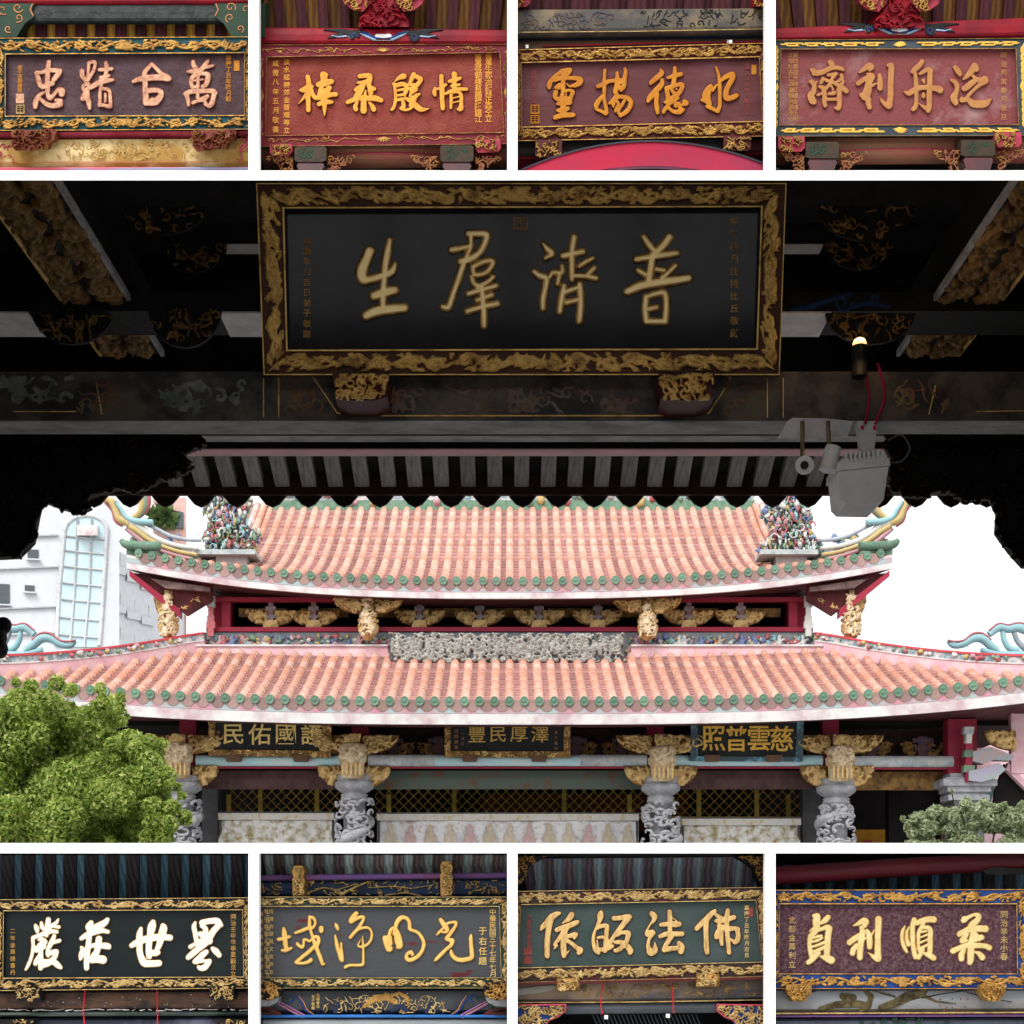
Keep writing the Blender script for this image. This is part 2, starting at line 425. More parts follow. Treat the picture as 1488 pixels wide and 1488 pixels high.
CH['de'] = """27 13 3 28 18 4.5 20 25 4.5 13 31 4 11 34 2.5; 29 28 3 28 35 4.5 20 44 5 11 54 5 7 61 3; 21 50 4 20 62 4 21 72 4 22 79 3; 48.5 9 3 48.5 18 3.8 47 30 4 46 38 4;
38 24.5 2.7 47 22 4 58 19 3.8; 36 41 4 48 37 3.5 58 35 4 60 39 4 56 47 4 50 52 5; 36 42 4 38 54 4 40 60 5 50 53 5; 44 44 3 48 49 3.5; 51 42 2.2;
32 62 2 40 63 4.5 47 59 4.5 54 56 2.5; 38 68 4 33 74 3.5 31 78 3; 40 72 3 47 77 3.5 56 77 4.5 61 74 3.5; 50 63 3 50 68 3.5 55 64 3 57 72 4; 64 62 4.5 66 64 4.5 62 66 3"""
CH['shui'] = """112 8 2 115 16 2.8 117 26 3 118 40 3.5 118 55 3.2 118 68 3.5 115 76 3.5; 115 77 3 108 73 3.5 99 69 3.5; 104 38 4 100 44 6 97 54 7 101 63 5 102 68 4; 90 59 2.5 98 60 5;
113 36 2 107 44 3; 119 30 2.5 126 24 4 134 20 4.5 139 18 3 138 25 4.5 132 36 4.5 128 46 4.5 128 54 5 130 57 4.5 138 55 4.5 144 52 4"""
CH['ji'] = """12 21 3 16 24 5 15 28 3; 9 40 2 13 40 4.5 16 46 4 15 55 4.5 11 60 5.5 13 68 6 16 71 4; 20 39 1.5 17 44 3; 40 9 3.5 43 12 5 44 17 4;
20 26 5 30 24 4.5 40 19 4 50 17.5 3.5 58 19 3.5 61 21 2.5; 29 33 2 28 39 3 26 42 2; 31 35 2.5 37 38 3.2; 38 29 3 46 28 3.2 50 27 3 44 34 3 41 42 3.2 36 48 3.2 31 52 4;
58 29 3 59 33 3 55 38 2.6 52 39 2; 45 40 3.2 52 44 3.6 60 49 4.5 66 54 4; 60 36 2.5 61 40 2.5 57 45 4 54 52 4; 25 47 3 30 50 4 32 60 4 32 70 4 33 76 3.5; 22 60 2.5 28 57 2.5;
55 48 4 55 60 4 55 72 4 54 80 4 50 80 3; 39 58 2.5 46 57 3.5 48 56 3; 43 46 2 45 52 2; 34 66.5 2.8 44 66.5 2.8 54 66 3"""
CH['li'] = """86 25 2 93 20 4 101 14.5 5 105 17 4.5 102 21 3; 98 27 2 104 29 4 107 32 3.5 103 38 4.5; 84 42 4 91 37 4 98 33 4 104 30 4;
100 34 4.5 100 46 6 97 58 7 93 63 5 99 66 5 100 73 4.5 101.5 79 4; 90 60 4.5; 106 45 3 112 42 1.5; 117 29 3 118 38 4.5 118 48 5 118 50 4;
131 14 3.5 135 15 5 135 26 5 134 42 5 134 58 5 133 70 5 132 77 5 126 74 4 121 69 3 119 65 1.5"""
CH['zhou'] = """34 8 4 30 14 4.5 23 20 4.5 19 24 3.5; 23 25 3 24 34 3.5 25 48 4 25 60 3.5 25 72 3.5 23 79 4 20 82 3.5; 31 27 2.8 36 24 3.5 43 20 4 47 23 4.5;
46.5 23 4.5 46 36 4.5 45.5 50 4.5 45 64 4.5 45 77 4.5 43.5 84 4; 44 82 4 36 78 3 29 73 1; 7 55 2 14 57 4.5 24 51 4.5 36 48 4.2 50 49 4.5 61 51 5.5 62 53 5; 36 37 3.2 37 41 2; 36 58 2.6 36 62 3.3"""
CH['fan'] = """85 17 3.8 89 22 5 92.5 28 3.8; 80 37 3 85 40 4 88 47 4 87 55 4 83 64 6 86 72 4.5; 98 35.5 2 104 30 4 111 22 5.5 115 14 4.5 118 20 4.5;
113 31 3 117 36 4 110 42 5 103 48 5 99 50 4.5; 119 36 4 127 37 5 131 35 5 132 39 4.5 124 43 4 115 51 3 107 59 3 103 64 3; 96 66 4 96 68 4 105 67 4 112 73 6 122 74 6.5 132 73 6 138 68 3 141 66.5 1.5"""
CH['yan'] = """23 18 2.5 25 23 4 26 28 2.5; 32 14 2.5 33 20 3.5 35 24 2.5; 43 9 4 42 17 4.5 41 25 4.5 40 33 3.5; 58 9 2 55 14 3 49 18 3.5 44 21 4; 52 20 2.2 59 20.5 3;
19 37 3 28 34 3.5 38 30 4 48 27 3.5 56 28 3; 19 38 3 19.5 50 2.8 18 62 2.8 15 72 2.8 11 81 2.8 8 86 2; 27 40 1.5 33 40 4 38 43 3.5 34 47 5 30 48 4; 22 54 3 29 51 4 36 51 4 24 58 2.5;
31 50 4 31 60 4 31 72 4.5 31 84 3.8; 30 65 4 25 72 4 23 77 3.5; 52 34 3 50 40 4 46 48 4 42 56 3 41 62 2.6 43 65 2.6; 52 44 3 60 41.5 3;
44 61 4 51 59 4 56 58 3 54 64 4 49 72 4.5 42 76 5.5 35 80 4; 34 74 4 44 74 4 52 75 4.5 58 80 4.5 62 83 3"""
CH['zhuang'] = """109 14 4 105 20 5 107 25 4.5; 134 9 3.5 130 14 5 120 20 6 112 24 6 106 28 3.5; 94 38 3.5 102 33 4.5 114 28 5 126 26 4 135 28 3;
106 34 4.5 105 46 4.5 103 60 4.5 102 74 4.5 102 84 4; 94 52 2.5 96 56 4 94 64 4.5 92.5 70 2.5; 98 62 4; 103 53 3.5 112 49 3.5 122 49 4.5 134 50 5 137 52 3;
121 39 5.2 120 48 5 118 58 5 114 66 5; 110 72 4.5 119 70 6 127 71 6.5; 108 69 2.5 113 60 2"""
CH['shi'] = """7 49 4 14 45 5 26 40 5.5 40 37 5.5 54 36 5 66 37 4.8; 21 23 3 19 32 5 19 44 5 19 56 5 21 66 5 25 74 6 28 77 5.5; 28 77 5.5 38 77 5.3 49 76.5 5;
40 13 4 38 20 6.5 36 30 5.5 34 44 5 33 56 5 34 66 4.5; 55 18 3.5 56 23 6 53 34 6 50 46 5 46 56 4; 36 60 5 44 61 4.5 48 60 3.5"""
CH['jie'] = """105 14 2.5 103 20 3.8 105 30 4 107 42 3.8 108 47 3; 116 14 5 126 11.5 4.5 138 11 5 142 15 5 146 18 2.5; 141 18 5 134 26 5 128 35 5.5 122 43 6 112 52 5.5;
115 19 3 120 22 4 121 28 4.5 118 34 5 113 31 4; 113 44 5.5 119 40 5; 97.5 51 3.5 105 47 3 113 46 5 127 42 5.5; 112 52 5 104 59 5 96 66 4.5 94 68 3.5;
122 59 4 116 64 5 110 70 5 104 74 3.5 108 75 3; 110 72 5 120 73 2.5 127 73 3.5 124 78 4.5 119 83 5 113 84 4 110 82 2.5; 132 54 3.5 137 58 5 142 64 4"""
CH['yu'] = """13 31 2 14 38 4 15 48 4 16 58 3.8 17 62 3.5; 5 48 3 11 47 2.8 22 44 2.5; 10 65 2 16 65 2.8 24 62 2 25.5 60.5 1.2; 31 38 2 40 35 2.5 50 31 2.7 57 30 2.5;
53 13 2 53 22 2.8 53 31 3; 53 14 2 59 15 2.2 62 22 2.2 60 28 2.2 55 32 2.5; 54 32 2.5 57 42 2.5 60 52 3 63 60 3.5 67 70 3 71 80 3 73 86 2.5 76 86 1.5;
34 55 2.5 38 59 2.5 42 60 2.5 44 55 2 44 49 2 49 49 2 53 51 2 57 47 2; 61 44 2.5 66 45 3 67 51 3 64 57 4; 61 58 3 52 67 3 42 75 2.8 34 82 2.8 33 84 2.5 42 85 2.2 51 83 2.5 55 80 3; 71 31 4 71 35 3.5"""
CH['jing2'] = """93 24 1.5 95 28 3 97 33 1.8; 92.5 42 1.2 94 50 2.5 96 60 3 99 70 3 102 79 3 104 80 2 103 70 2.3 102 60 2 102 54 1.8;
125 8 3.5 121 13 4 117 19 3.5 118 21 2.5 125 16 3 133 13.5 2.5 137 14.5 2 134 22 2.5 129 30 2.5 122 38 2.5 116 45 2.5;
119 41 2.5 127 33 2.5 137 30 2.2 145 31 2 149 38 2 148 48 2.2 142 56 2 134 59.5 2 128 58 1.5 130 52 1 132.5 48 .5; 135 43 .7 135.5 55 1.8 136 68 2 136 80 2 135 87 2.2 126 88 2 116 88 2 110 90 2.2 108 91.5 2.2"""
CH['ming'] = """8 46 4 10 53 4.5 14 62 5 16 62 4; 12 52 4.5 15 40 2.8 17 34 3 20 30 2; 15 45 4 17 55 3; 24 33 4 27 42 5.5 29 52 6 31 58 4.5 28 60 3; 21 40 2 24 33 3.5;
24 32 3 26 23 3.2 31 16 3.5 37 14 2.8 43 17 2.8 46 24 2.8 46 31 3 50 34 2.5 58 37 2.5 64 44 2.6 68 54 2.8 66 64 2.8 61 72 2.8 53 78 3 45 80 3.2 41 76 3 43 70 2.5 48 68 3 50 71 2.8"""
CH['guang'] = """94 18 3 98 24 3.8 103 31 4 104 35 3; 88 41 1.3 93 36 2.3 99 30 2 104 24 2 110 22 1.8 117 22 2.5 117 27 2.5 112 35 2.8 106 43 3 103 47 3 108 49 3 112 50 3.5 110 57 3 103 63 2.6 95 71 2.8 88 78 2.6 85 81 1.5;
96 37 1.5 102 37 2.2; 110 66 2.2 111 71 3 116 77 3.3 124 80 3.3 134 79 3.3 142 76 3.3 142 68 3.3 141 56 3.2 140.5 46 3 141 41 1.5"""
CH['yi'] = """33 16 2.8 27 18 4.5 20 23 5.5 14 30 5 7 37 4 4 42 2; 18 28 6 16 42 4.8 14.5 56 4.8 14 70 4.8 14 82 4.5; 52 18 4.5 49 23 5 43 28 3 37 32 1.2;
29 42 4 36 39 4.2 46 36 4.5 56 32 4.5 61 29.5 3.2; 44 38 5 38 48 4.5 31 57 3.5 25 65 2.5; 28 66 3 25 71 1.5; 42 42 4 40 54 5 39 66 4.8 40 78 5 40 82 4; 46 52 3.5 53 50 4 58 49 4 56 54 3;
44 58 3.5 52 63 3.5 60 70 4 65 73 5 63 77 4; 48 74 1.5 43 80 2"""
CH['gui'] = """97 15 3.5 96 20 5.5 95 27 4 91 36 2.5 88 43 2.5 85.5 52 3 85.5 62 3.2 88 72 3.8 93 77 3.5; 91 40 2.5 98 36 3.5 106 36 4 106 44 4 105 56 4.2 105 68 5 103 74 4;
92 54 2.2 99 53 3; 92 73 4 100 72 3.5 108 70 4 115 67 3; 91 58 1.5 92 68 2; 117 24 4 126 23.5 4 136 22 4.5 141 22 4.5; 138 25 5 131 34 4.5 124 43 4 117 52 3.5 111 62 4 108 68 4;
122 50 3 130 46 3 139 47 4.5 138 55 4 135 62 4 128 70 4 121 74 3.5 118 73 2.5; 119 61 3 127 61 4 135 65 4.5 142 73 5 142 77 4"""
CH['fa'] = """14 17 4.5 18 21 5 17 27 3.5 12 33 2 8 40 2 6 46 3 8 49 4.5 14 46 5 16 48 3.5 11 54 3 8.5 62 3 9 70 4 12 77 5.5 18 74 5.5 19 68 3.5 18.5 61 1; 41.5 14 4 42 24 4.2 42 36 4 42 46 4;
28.5 34 3.5 38 33 4 50 33 5 56 33 4.5; 46 23 1 52 28 1.5; 27 52 3.5 36 48.5 4.2 50 48 4.2 61 48 4; 44 52 4.5 39 60 4 35 67 4 33 73 4; 33 73 4 42 71 4.2 51 70 4; 56 62 3.5 59 68 6 59 75 5"""
CH['fo'] = """111 13 3.5 105 18 4.5 98 26 5 90 33 4.5 83 40 4; 98 28 5.2 97.5 42 4.2 98 56 4.2 98.5 70 4.5 99.5 77 3.8; 113 18 3 119 23 4 125 26 4; 113 28 3 122 27 5 132 25 4.5 141 22.5 4;
118 32 3.5 119 40 4 116 47 5 114 53 4 120 48 4; 118 36 4 130 40 5 142 39.5 3.5 147 41 4; 121 42 4 121 54 4 122 64 3.2; 131.5 12 3.8 130 24 4.5 130 38 4 131 52 4 132.5 66 4 133.5 77 3.8; 146 42 4 147.5 50 4 146 58 4.5 142 61 3.5 137 57 2.5"""
CH['zhen'] = """20 12 3 25 12 4.5 24 19 6 24 28 5.5 24 35 3; 42 14 4 38 18 4.5 33 22 3 30 24 1.5; 13 36 1 18 32 2 24 30 3; 22 36 4.5 15 44 4.5 13 54 3.5 14 64 3.8 16 73 4; 24 35 3 32 32 3 40 29.5 4 44 31 4.5;
43.5 32 5 41.5 44 5 41 56 4.8 40 68 4.8 40 76 4.5; 16 47 1.3 25 44 2.3 31 43 2.5; 15 52.5 1.8 25 50 2.1 33 46 1.6; 16 60 2 26 57 2.3 36 53 2.5; 17 68 2.8 27 64.5 2.8 37 60 3; 27 69 3.6 21 75 4.5 14 82 4 11 84 3.5; 30 74.5 1.5 38 77 4.5 46 80 6 47 81 5"""
CH['li2'] = """81 27 1.2 88 24 3 96 20 5 100 21 5 98 27 4; 93 30 3 95 36 4.5 94 44 5 92 56 5 91 66 4.8 91 76 4.5; 75 53 4.5 80 49 4.5 88 44 4.5 95 40 4.5; 86 58 4 81 64 4.5 79.5 69 4.5;
102 35 3 105 42 4.5 106 52 4.8 106 60 4; 96 48 3 101 46 1; 109 42 1.5 113 34 1; 119.5 17 5.2 119.5 28 5 118.5 42 4.8 118.5 56 4.8 118.5 70 5 119 78 5.2 112 75 3.5 107 71 1.5 104 69 .8"""
CH['shun'] = """11.5 28 1.5 8 36 2.8 7 46 3 9 56 3.2 12 63 3 14.5 67 2.4; 17.5 30 1.5 14.5 38 2.5 14.5 48 2.8 17 56 3.5; 26 18 4 23.5 28 4 23.5 42 3.8 24 56 3.8 26 68 4 28 75 4; 30 23 4 40 19 4.5 50 17 4.8 56 17.5 5;
40 24 3 37 30 3.5 33 38 3 32.5 50 2.5 33 62 2.5 36 68 3.5; 41 30 2.5 47 30 3.5 51 34 3.8 50.5 46 4.2 50.5 58 4.2 50 68 4; 37 37 1.8 45 35 1.8; 36 45 1.5 46 41 1.8; 36 53 1.8 46 48.5 1.8; 36 62 2.3 46 57 2.3; 40 64 3 36 71 3.5 33 77 2.8; 42 70 2.5 50 73 4.5 56 77 4.5"""
CH['rou'] = """102 19 4 110 14 3 119 10 2.5 125 12 4.5 124 18 4.5 117 24 5 113 28 4.5; 104 17 5; 96 40 4.5 104 36 4.5 114 32 5 126 31.5 5 136 32 5.3; 116 28 5 116 42 4 114 54 5 113.5 68 5.5 113 80 5 112 84 4;
108 40 3 103 46 4.5 99.5 51 3.5 106 50 3; 120 38 3 124 46 5 130 45 4.5; 120 46 4 121 50 3; 86 66 4.5 95 62 4 106 58 4.5 120 57.5 4.5 134 58 4 142 61 4.5; 103 64 3.5 99 72 4.8 99 78 4.5; 121 68 2 127 71 4 131 76 4.8"""
CH['sheng'] = """23 25 4 20 32 4 16 42 4.5 17 50 4 24 50 3 34 47 3 43 43 3 46 36 1.5; 41 15 2 39 26 3 37 38 3 36 50 2.5 35 62 3 35 74 2.5; 27 65 3.5 36 62 4 45 60 3.5; 20 83 3.5 28 79 4 40 77 4 54 76 3.5"""
CH['qun'] = """112 9 2.5 121 9 2.5 128 10 3 127 17 2.5 122 26 2.5 113 32 3 105 34 2.5; 114 10 2 114 20 2 111 28 2 107 38 2.5 103 50 2.5 98 64 2.5 94 75 2.5 89 75 2; 97 23.5 2.5 108 21.5 2 114 20 2;
116 39 2 124 35 2 132 33 2 134 36 2 128 44 2 118 46 2 116 40 2; 115 48 1.8 117 54 2 124 57 2.5; 134 48 2 130 52 2 120 57 2; 112 63 2 122 60 2 137 56 2; 124 57 2.5 125 70 2.5 126 82 2.5 126 92 2; 120 69 1.8 133 64 2; 111 79 2.2 124 75 2.2 138 72 2.2"""
CH['ji2'] = """15 18 1 19 23 2.5 23 27 2.5 17 31 1.5; 7 43 2 12 47 2.5 18 49 2.5 17 58 2.5 15 68 2.5 15 76 2; 32 38 1.5 32 44 2 24 44 1.8 21 48 1.5; 30 46 2 28 54 1.8; 43 12 2.5 41 26 2.5 41 40 2.5 41 50 2; 33 29 2.5 42 27 2.5 51 25 2.2;
48 38 1.8 54 34 1.8 60 31 1.5; 43 47 2 52 47 2 63 49 2; 55 46 2 61 40 2; 34 56 2 32 66 2.5 30 79 2.2; 48 55 2.5 49 70 2.5 48 85 2.5 47 88 1.5; 34 62 2 42 59 2 48 57 2; 36 71 2 48 68 2"""
CH['pu'] = """106 12 2 110 18 2.5 115 24 2.5; 129 12 3 124 19 3 117 26 3; 99 32 2.2 112 30 2.5 125 28 2.5 136 26.5 2; 114 28 3 112 40 3 110 53 3; 101 42 2 107 46 2; 117 41 1.8 124 42 1.8; 134 38 2 128 44 2 122 49 2;
91 61 3 103 56 3.5 118 53 3.5 133 51 3.5 146 49 3; 108 66 2.5 107 76 2.5 108 88 2.5; 108 66 2 117 63 2 125 63 2.5 126 76 2.5 125 88 2.5; 108 88 2.3 125 88 2.3; 110 77 2 117 75.5 2"""
# ------------------------------------------------------------------ materials
WHITE = mat('white_plaster', (0.86, 0.86, 0.85), 0.8, col2=(0.82, 0.82, 0.81), scale=2.0, bump=0.05, bscale=60)
DARKWOOD = mat('dark_wood', (0.030, 0.024, 0.020), 0.6, col2=(0.012, 0.010, 0.009), scale=5, bump=0.2, stretch=(1, 1, 6))
NEARBLACK = mat('near_black_wood', (0.012, 0.011, 0.011), 0.65, col2=(0.005, 0.005, 0.005), scale=8, bump=0.2)  # near-black timber colour
GOLD = mat('gilt_carving', (0.50, 0.29, 0.075), 0.42, 0.35, col2=(0.20, 0.09, 0.022), scale=30, bump=0.25, bscale=160)
GOLDP = mat('pale_gilt', (0.50, 0.36, 0.15), 0.42, 0.3, col2=(0.24, 0.14, 0.05), scale=30, bump=0.25, bscale=160)
GOLDD = mat('dim_gilt', (0.42, 0.24, 0.065), 0.45, 0.45, col2=(0.13, 0.06, 0.02), scale=9, bump=0.3, bscale=90)
GOLDH = mat('hall_gilt', (0.62, 0.39, 0.12), 0.4, 0.1, col2=(0.16, 0.07, 0.02), scale=9, contrast=(0.45, 0.75), bump=0.3, bscale=50)
REDP = mat('red_paint', (0.27, 0.008, 0.016), 0.45, col2=(0.14, 0.008, 0.016), scale=7, bump=0.1)
PINKP = mat('faded_red_paint', (0.40, 0.060, 0.085), 0.55, col2=(0.26, 0.025, 0.045), scale=9, bump=0.1)
BLACKP = mat('black_paint', (0.012, 0.012, 0.014), 0.45, scale=10)
GREYGREEN = mat('worn_green_black_paint', (0.035, 0.040, 0.038), 0.5, col2=(0.018, 0.021, 0.021), scale=30, bump=0.3, bscale=60)
GREENP = mat('green_paint', (0.018, 0.045, 0.025), 0.5, scale=12)
ORANGEP = mat('orange_line', (0.55, 0.22, 0.09), 0.5, scale=20)
BLUEP = mat('blue_paint', (0.015, 0.048, 0.20), 0.5, col2=(0.009, 0.026, 0.10), scale=14)
SKYP = mat('pale_blue_paint', (0.30, 0.42, 0.60), 0.5, scale=14)
WHITEP = mat('white_paint', (0.75, 0.75, 0.72), 0.5, scale=20)
TEALP = mat('teal_ground', (0.012, 0.060, 0.072), 0.55, scale=20)
GREEND = mat('dark_green_ground', (0.02, 0.045, 0.033), 0.5, scale=20)
PURPLE = mat('purple_paint', (0.11, 0.07, 0.24), 0.5, col2=(0.17, 0.07, 0.16), scale=9)
MAROON = mat('maroon_ground', (0.075, 0.014, 0.014), 0.5, scale=18)
THREAD = mat('red_thread', (0.55, 0.01, 0.03), 0.6, scale=30)
CREAMB = mat('cream_painted_beam', (0.60, 0.46, 0.23), 0.55, col2=(0.32, 0.18, 0.045), scale=7, contrast=(0.42, 0.6), bump=0.1)
SKETCH = mat('brown_ink_figures', (0.30, 0.17, 0.05), 0.6, col2=(0.45, 0.30, 0.10), scale=40)
WORNB = mat('worn_brown_beam', (0.085, 0.045, 0.028), 0.6, col2=(0.02, 0.016, 0.016), scale=8, contrast=(0.4, 0.62), bump=0.4, stretch=(1, 1, 3))
CHALK = mat('chalky_residue', (0.45, 0.42, 0.42), 0.8, col2=(0.18, 0.16, 0.16), scale=40)

def grain(name, col, col2):
    return mat(name, col, 0.6, col2=col2, scale=14, kind='wave', stretch=(1.0, 1.0, 0.22), contrast=(0.2, 0.8), rand=0.25, bump=0.2, bscale=40)
PL_BROWN = grain('brown_plank', (0.16, 0.070, 0.014), (0.09, 0.036, 0.009))
PL_WINE = grain('wine_rafter', (0.075, 0.018, 0.022), (0.045, 0.012, 0.016))
PL_YEL = grain('ochre_plank', (0.75, 0.40, 0.06), (0.50, 0.26, 0.05))
PL_DARK = grain('charcoal_rafter', (0.030, 0.026, 0.028), (0.014, 0.012, 0.014))
PL_TEAL = grain('teal_board', (0.085, 0.17, 0.22), (0.05, 0.10, 0.14))
PL_GREY = grain('grey_rafter', (0.15, 0.125, 0.125), (0.08, 0.055, 0.058))
PL_SAGE = grain('sage_board', (0.42, 0.52, 0.52), (0.26, 0.34, 0.35))
PL_SLATE = grain('slate_board', (0.26, 0.34, 0.38), (0.17, 0.23, 0.26))
PL_MAUVE = grain('mauve_rafter', (0.125, 0.105, 0.12), (0.07, 0.052, 0.064))

# ------------------------------------------------------------------ ground
gb = MB(); gb.add([(-400, -300, 0), (400, -300, 0), (400, 500, 0), (-400, 500, 0)], [(0, 1, 2, 3)])
gb.build('ground', mat('granite_paving', (0.46, 0.45, 0.43), 0.75, col2=(0.38, 0.37, 0.36), scale=0.8, bump=0.1), kind='structure')

# ------------------------------------------------------------------ white display wall with two rows of openings
FY = 4.985
wall = thing('display_wall', (0, FY, 0), 'white plastered wall with two rows of open niches above and below a wide opening', 'wall')
XL, XR = -34, 1522                                    # the rows end here, just outside the view
def strip(name, x0, y0, x1, y1, Ya, Yb, m=WHITE, dy0=0, dy1=0):
    f = [P(x0, y0, Ya), P(x1, y0, Ya), P(x1, y1, Ya), P(x0, y1, Ya)]
    b = [(p[0], Yb, P(0, y + d, Yb)[2]) for p, y, d in zip(f, (y0, y0, y1, y1), (dy0, dy0, dy1, dy1))]
    return MB().hexa(f, b).build(name, m, wall)
strip('sloping_rail', -190, 248, 1678, 262, FY, 5.40, dy0=-1, dy1=-3)
strip('rail', -190, 1225, 1678, 1240, FY, 5.40, dy0=1, dy1=-1)
for xm in (368.5, 744.5, 1119.5):
    strip('mullion', xm - 7.5, -138, xm + 7.5, 248, FY, 5.025)
    strip('mullion', xm - 7.5, 1240, xm + 7.5, 1508, FY, 5.025)
    for a, b in ((-138, 246), (1241, 1506)):
        strip('partition', xm - 2.5, a, xm + 2.5, b, 5.026, 5.39, NEARBLACK)
for x0, x1 in ((-190, -60), (1548, 1678)):
    strip('end_panel', x0, -138, x1, 248, FY, 5.38); strip('end_panel', x0, 1240, x1, 1508, FY, 5.38)
zs = P(0, 1508, FY)[2]; zt = P(0, -138, FY)[2]
xa, xb = P(-190, 0, FY)[0], P(1678, 0, FY)[0]
MB().box(xa, xb, FY, 5.40, 0.001, zs).build('dado', WHITE, wall)
MB().box(xa, xb, FY, 5.47, zt, 5.36).build('header', WHITE, wall)                       # unseen gap above it, added to let sky light reach the hall plaque
MB().box(xa, xb, FY, 5.40, 6.62, 7.3).build('upper_header', WHITE, wall)
for x in (-1.1, 0.0, 1.1): MB().box(x - .04, x + .04, 5.1, 5.2, 5.36, 6.62).build('sky_gap_post', WHITE, wall)  # posts standing in the added sky gap
MB().box(-5.9, xa, FY, 5.40, 0.001, 7.3).build('jamb', WHITE, wall)
MB().box(xb, 5.9, FY, 5.40, 0.001, 7.3).build('jamb', WHITE, wall)
strip('niche_back', -190, -150, 1678, 256, 5.385, 5.42, NEARBLACK)
strip('niche_back', -190, 1232, 1678, 1508, 5.385, 5.42, NEARBLACK)
MB().box(-5.85, xa, 5.401, 5.44, 0.01, 7.2).build('bounce_damping_board', DARKWOOD, wall)  # unseen dark boards, added to keep the white wall from bouncing light
MB().box(xb, 5.85, 5.401, 5.44, 0.01, 7.2).build('bounce_damping_board', DARKWOOD, wall)
MB().box(xa, xb, 5.421, 5.46, P(0, 250, 5.42)[2], zt - .002).build('bounce_damping_board', DARKWOOD, wall)
MB().box(xa, xb, 5.421, 5.46, 0.01, P(0, 1236, 5.42)[2]).build('bounce_damping_board', DARKWOOD, wall)

# ------------------------------------------------------------------ plaques
def quad_fn(a, b, c, d, L, H, fn, up):
    """band space (u, v) -> pixels by the four corners a b (v=0) d c (v=H) -> world"""
    a, b, c, d = [np.array(q, float) for q in (a, b, c, d)]
    def f(u, v, h):
        s, t = u / L, v / H
        x = (a[0] * (1 - s) + b[0] * s) * (1 - t) + (d[0] * (1 - s) + c[0] * s) * t
        y = (a[1] * (1 - s) + b[1] * s) * (1 - t) + (d[1] * (1 - s) + c[1] * s) * t
        return fn(x, y, h + up)
    return f
def pt(fn, x, y, h):
    a, b, c = fn(np.array([float(x)]), np.array([float(y)]), np.array([float(h)]))
    return (a[0], b[0], c[0])
def plaque(name, label, outer, inner, Yt, Yb, board, frame, carve, lip, chm, chars, style, rim=None, fat=0.0, bev=0.9, sc=1.0, seed=1, step=0.75, cstep=0.7, lipw=1.6, ch_h=0.009, group=None):
    y0 = min(p[1] for p in outer); y1 = max(p[1] for p in outer)
    fn = flat_at(Yt, Yb, y0, y1)
    base = pt(fn, (outer[3][0] + outer[2][0]) / 2, y1, 0)
    t = thing(name, base, label, 'plaque', group)
    ex = [(-1, -1), (1, -1), (1, 1), (-1, 1)]
    q = [(p[0] + e[0], p[1] + e[1]) for p, e in zip(inner, ex)]
    MB().hexa([pt(fn, x, y, 0) for x, y in q], [pt(fn, x, y, -0.022 * sc) for x, y in q]).build('board', board, t)
    up = 0.012 * sc
    for i in range(4):
        o0, o1, i1, i0 = outer[i], outer[(i + 1) % 4], inner[(i + 1) % 4], inner[i]
        r = MB().hexa([pt(fn, *c, up) for c in (o0, o1, i1, i0)], [pt(fn, *c, -0.03 * sc) for c in (o0, o1, i1, i0)]).build('frame_rail', frame, t)
        mb = MB()
        for (a, b, c, d) in ((i0, i1, o1, o0), (o0, o1, i1, i0)):   # thin gilt fillets along both edges
            a, b, c, d = [np.array(v, float) for v in (a, b, c, d)]
            w = lipw / max(1e-6, np.linalg.norm((d - a)))
            s = w if tuple(a) == tuple(map(float, i0)) else w * 0.7
            e, g = a + (d - a) * s, b + (c - b) * s
            mb.hexa([pt(fn, *v, up + 0.005 * sc) for v in (a, b, g, e)], [pt(fn, *v, up - 0.004 * sc) for v in (a, b, g, e)])
        mb.build('gilt_fillet', lip, r)
        L = math.dist(o0, o1) * 0.5 + math.dist(i0, i1) * 0.5; H = math.dist(((o0[0] + o1[0]) / 2, (o0[1] + o1[1]) / 2), ((i0[0] + i1[0]) / 2, (i0[1] + i1[1]) / 2))
        if H < 4: continue
        m_ = 0.13
        o0, o1, i1, i0 = [np.array(v, float) for v in (o0, o1, i1, i0)]
        a_, d_ = o0 + (i0 - o0) * m_, i0 + (o0 - i0) * m_
        b_, c_ = o1 + (i1 - o1) * m_, i1 + (o1 - i1) * m_
        S = band_strokes(L, H, seed * 10 + i, style)
        relief('carved_scrolls', S, quad_fn(a_, b_, c_, d_, L, H, fn, up), step, (0.004 if style in ('meander', 'thin') else 0.010) * sc, (0.18 if style == 'dense' else 0.12) * H, carve, r, rough=0.5 if style == 'dense' else 0.2, seed=seed + i)
    for key, ox, oy, s in chars:
        st = [[(x, y, r + fat) for x, y, r in q_] for q_ in strokes(CH[key], ox, oy, s)]
        c_ = relief('character', st, fn, cstep, ch_h * sc, bev * (s / 0.94), chm, t)
        if rim: relief('rim', [[(x, y, r + (0.75 if sc < 2 else 2.4)) for x, y, r in q_] for q_ in st], fn, cstep, ch_h * sc * .55, .5 if sc < 2 else 2.0, rim, c_)  # letter rim; the upper row's dark red puts outline shadow into colour
    return t, fn
REDL = mat('dull_red_letters', (0.22, 0.05, 0.04), 0.6, col2=(0.14, 0.03, 0.03), scale=30)
S9 = 140 / 148.8                                        # traced units to photo pixels
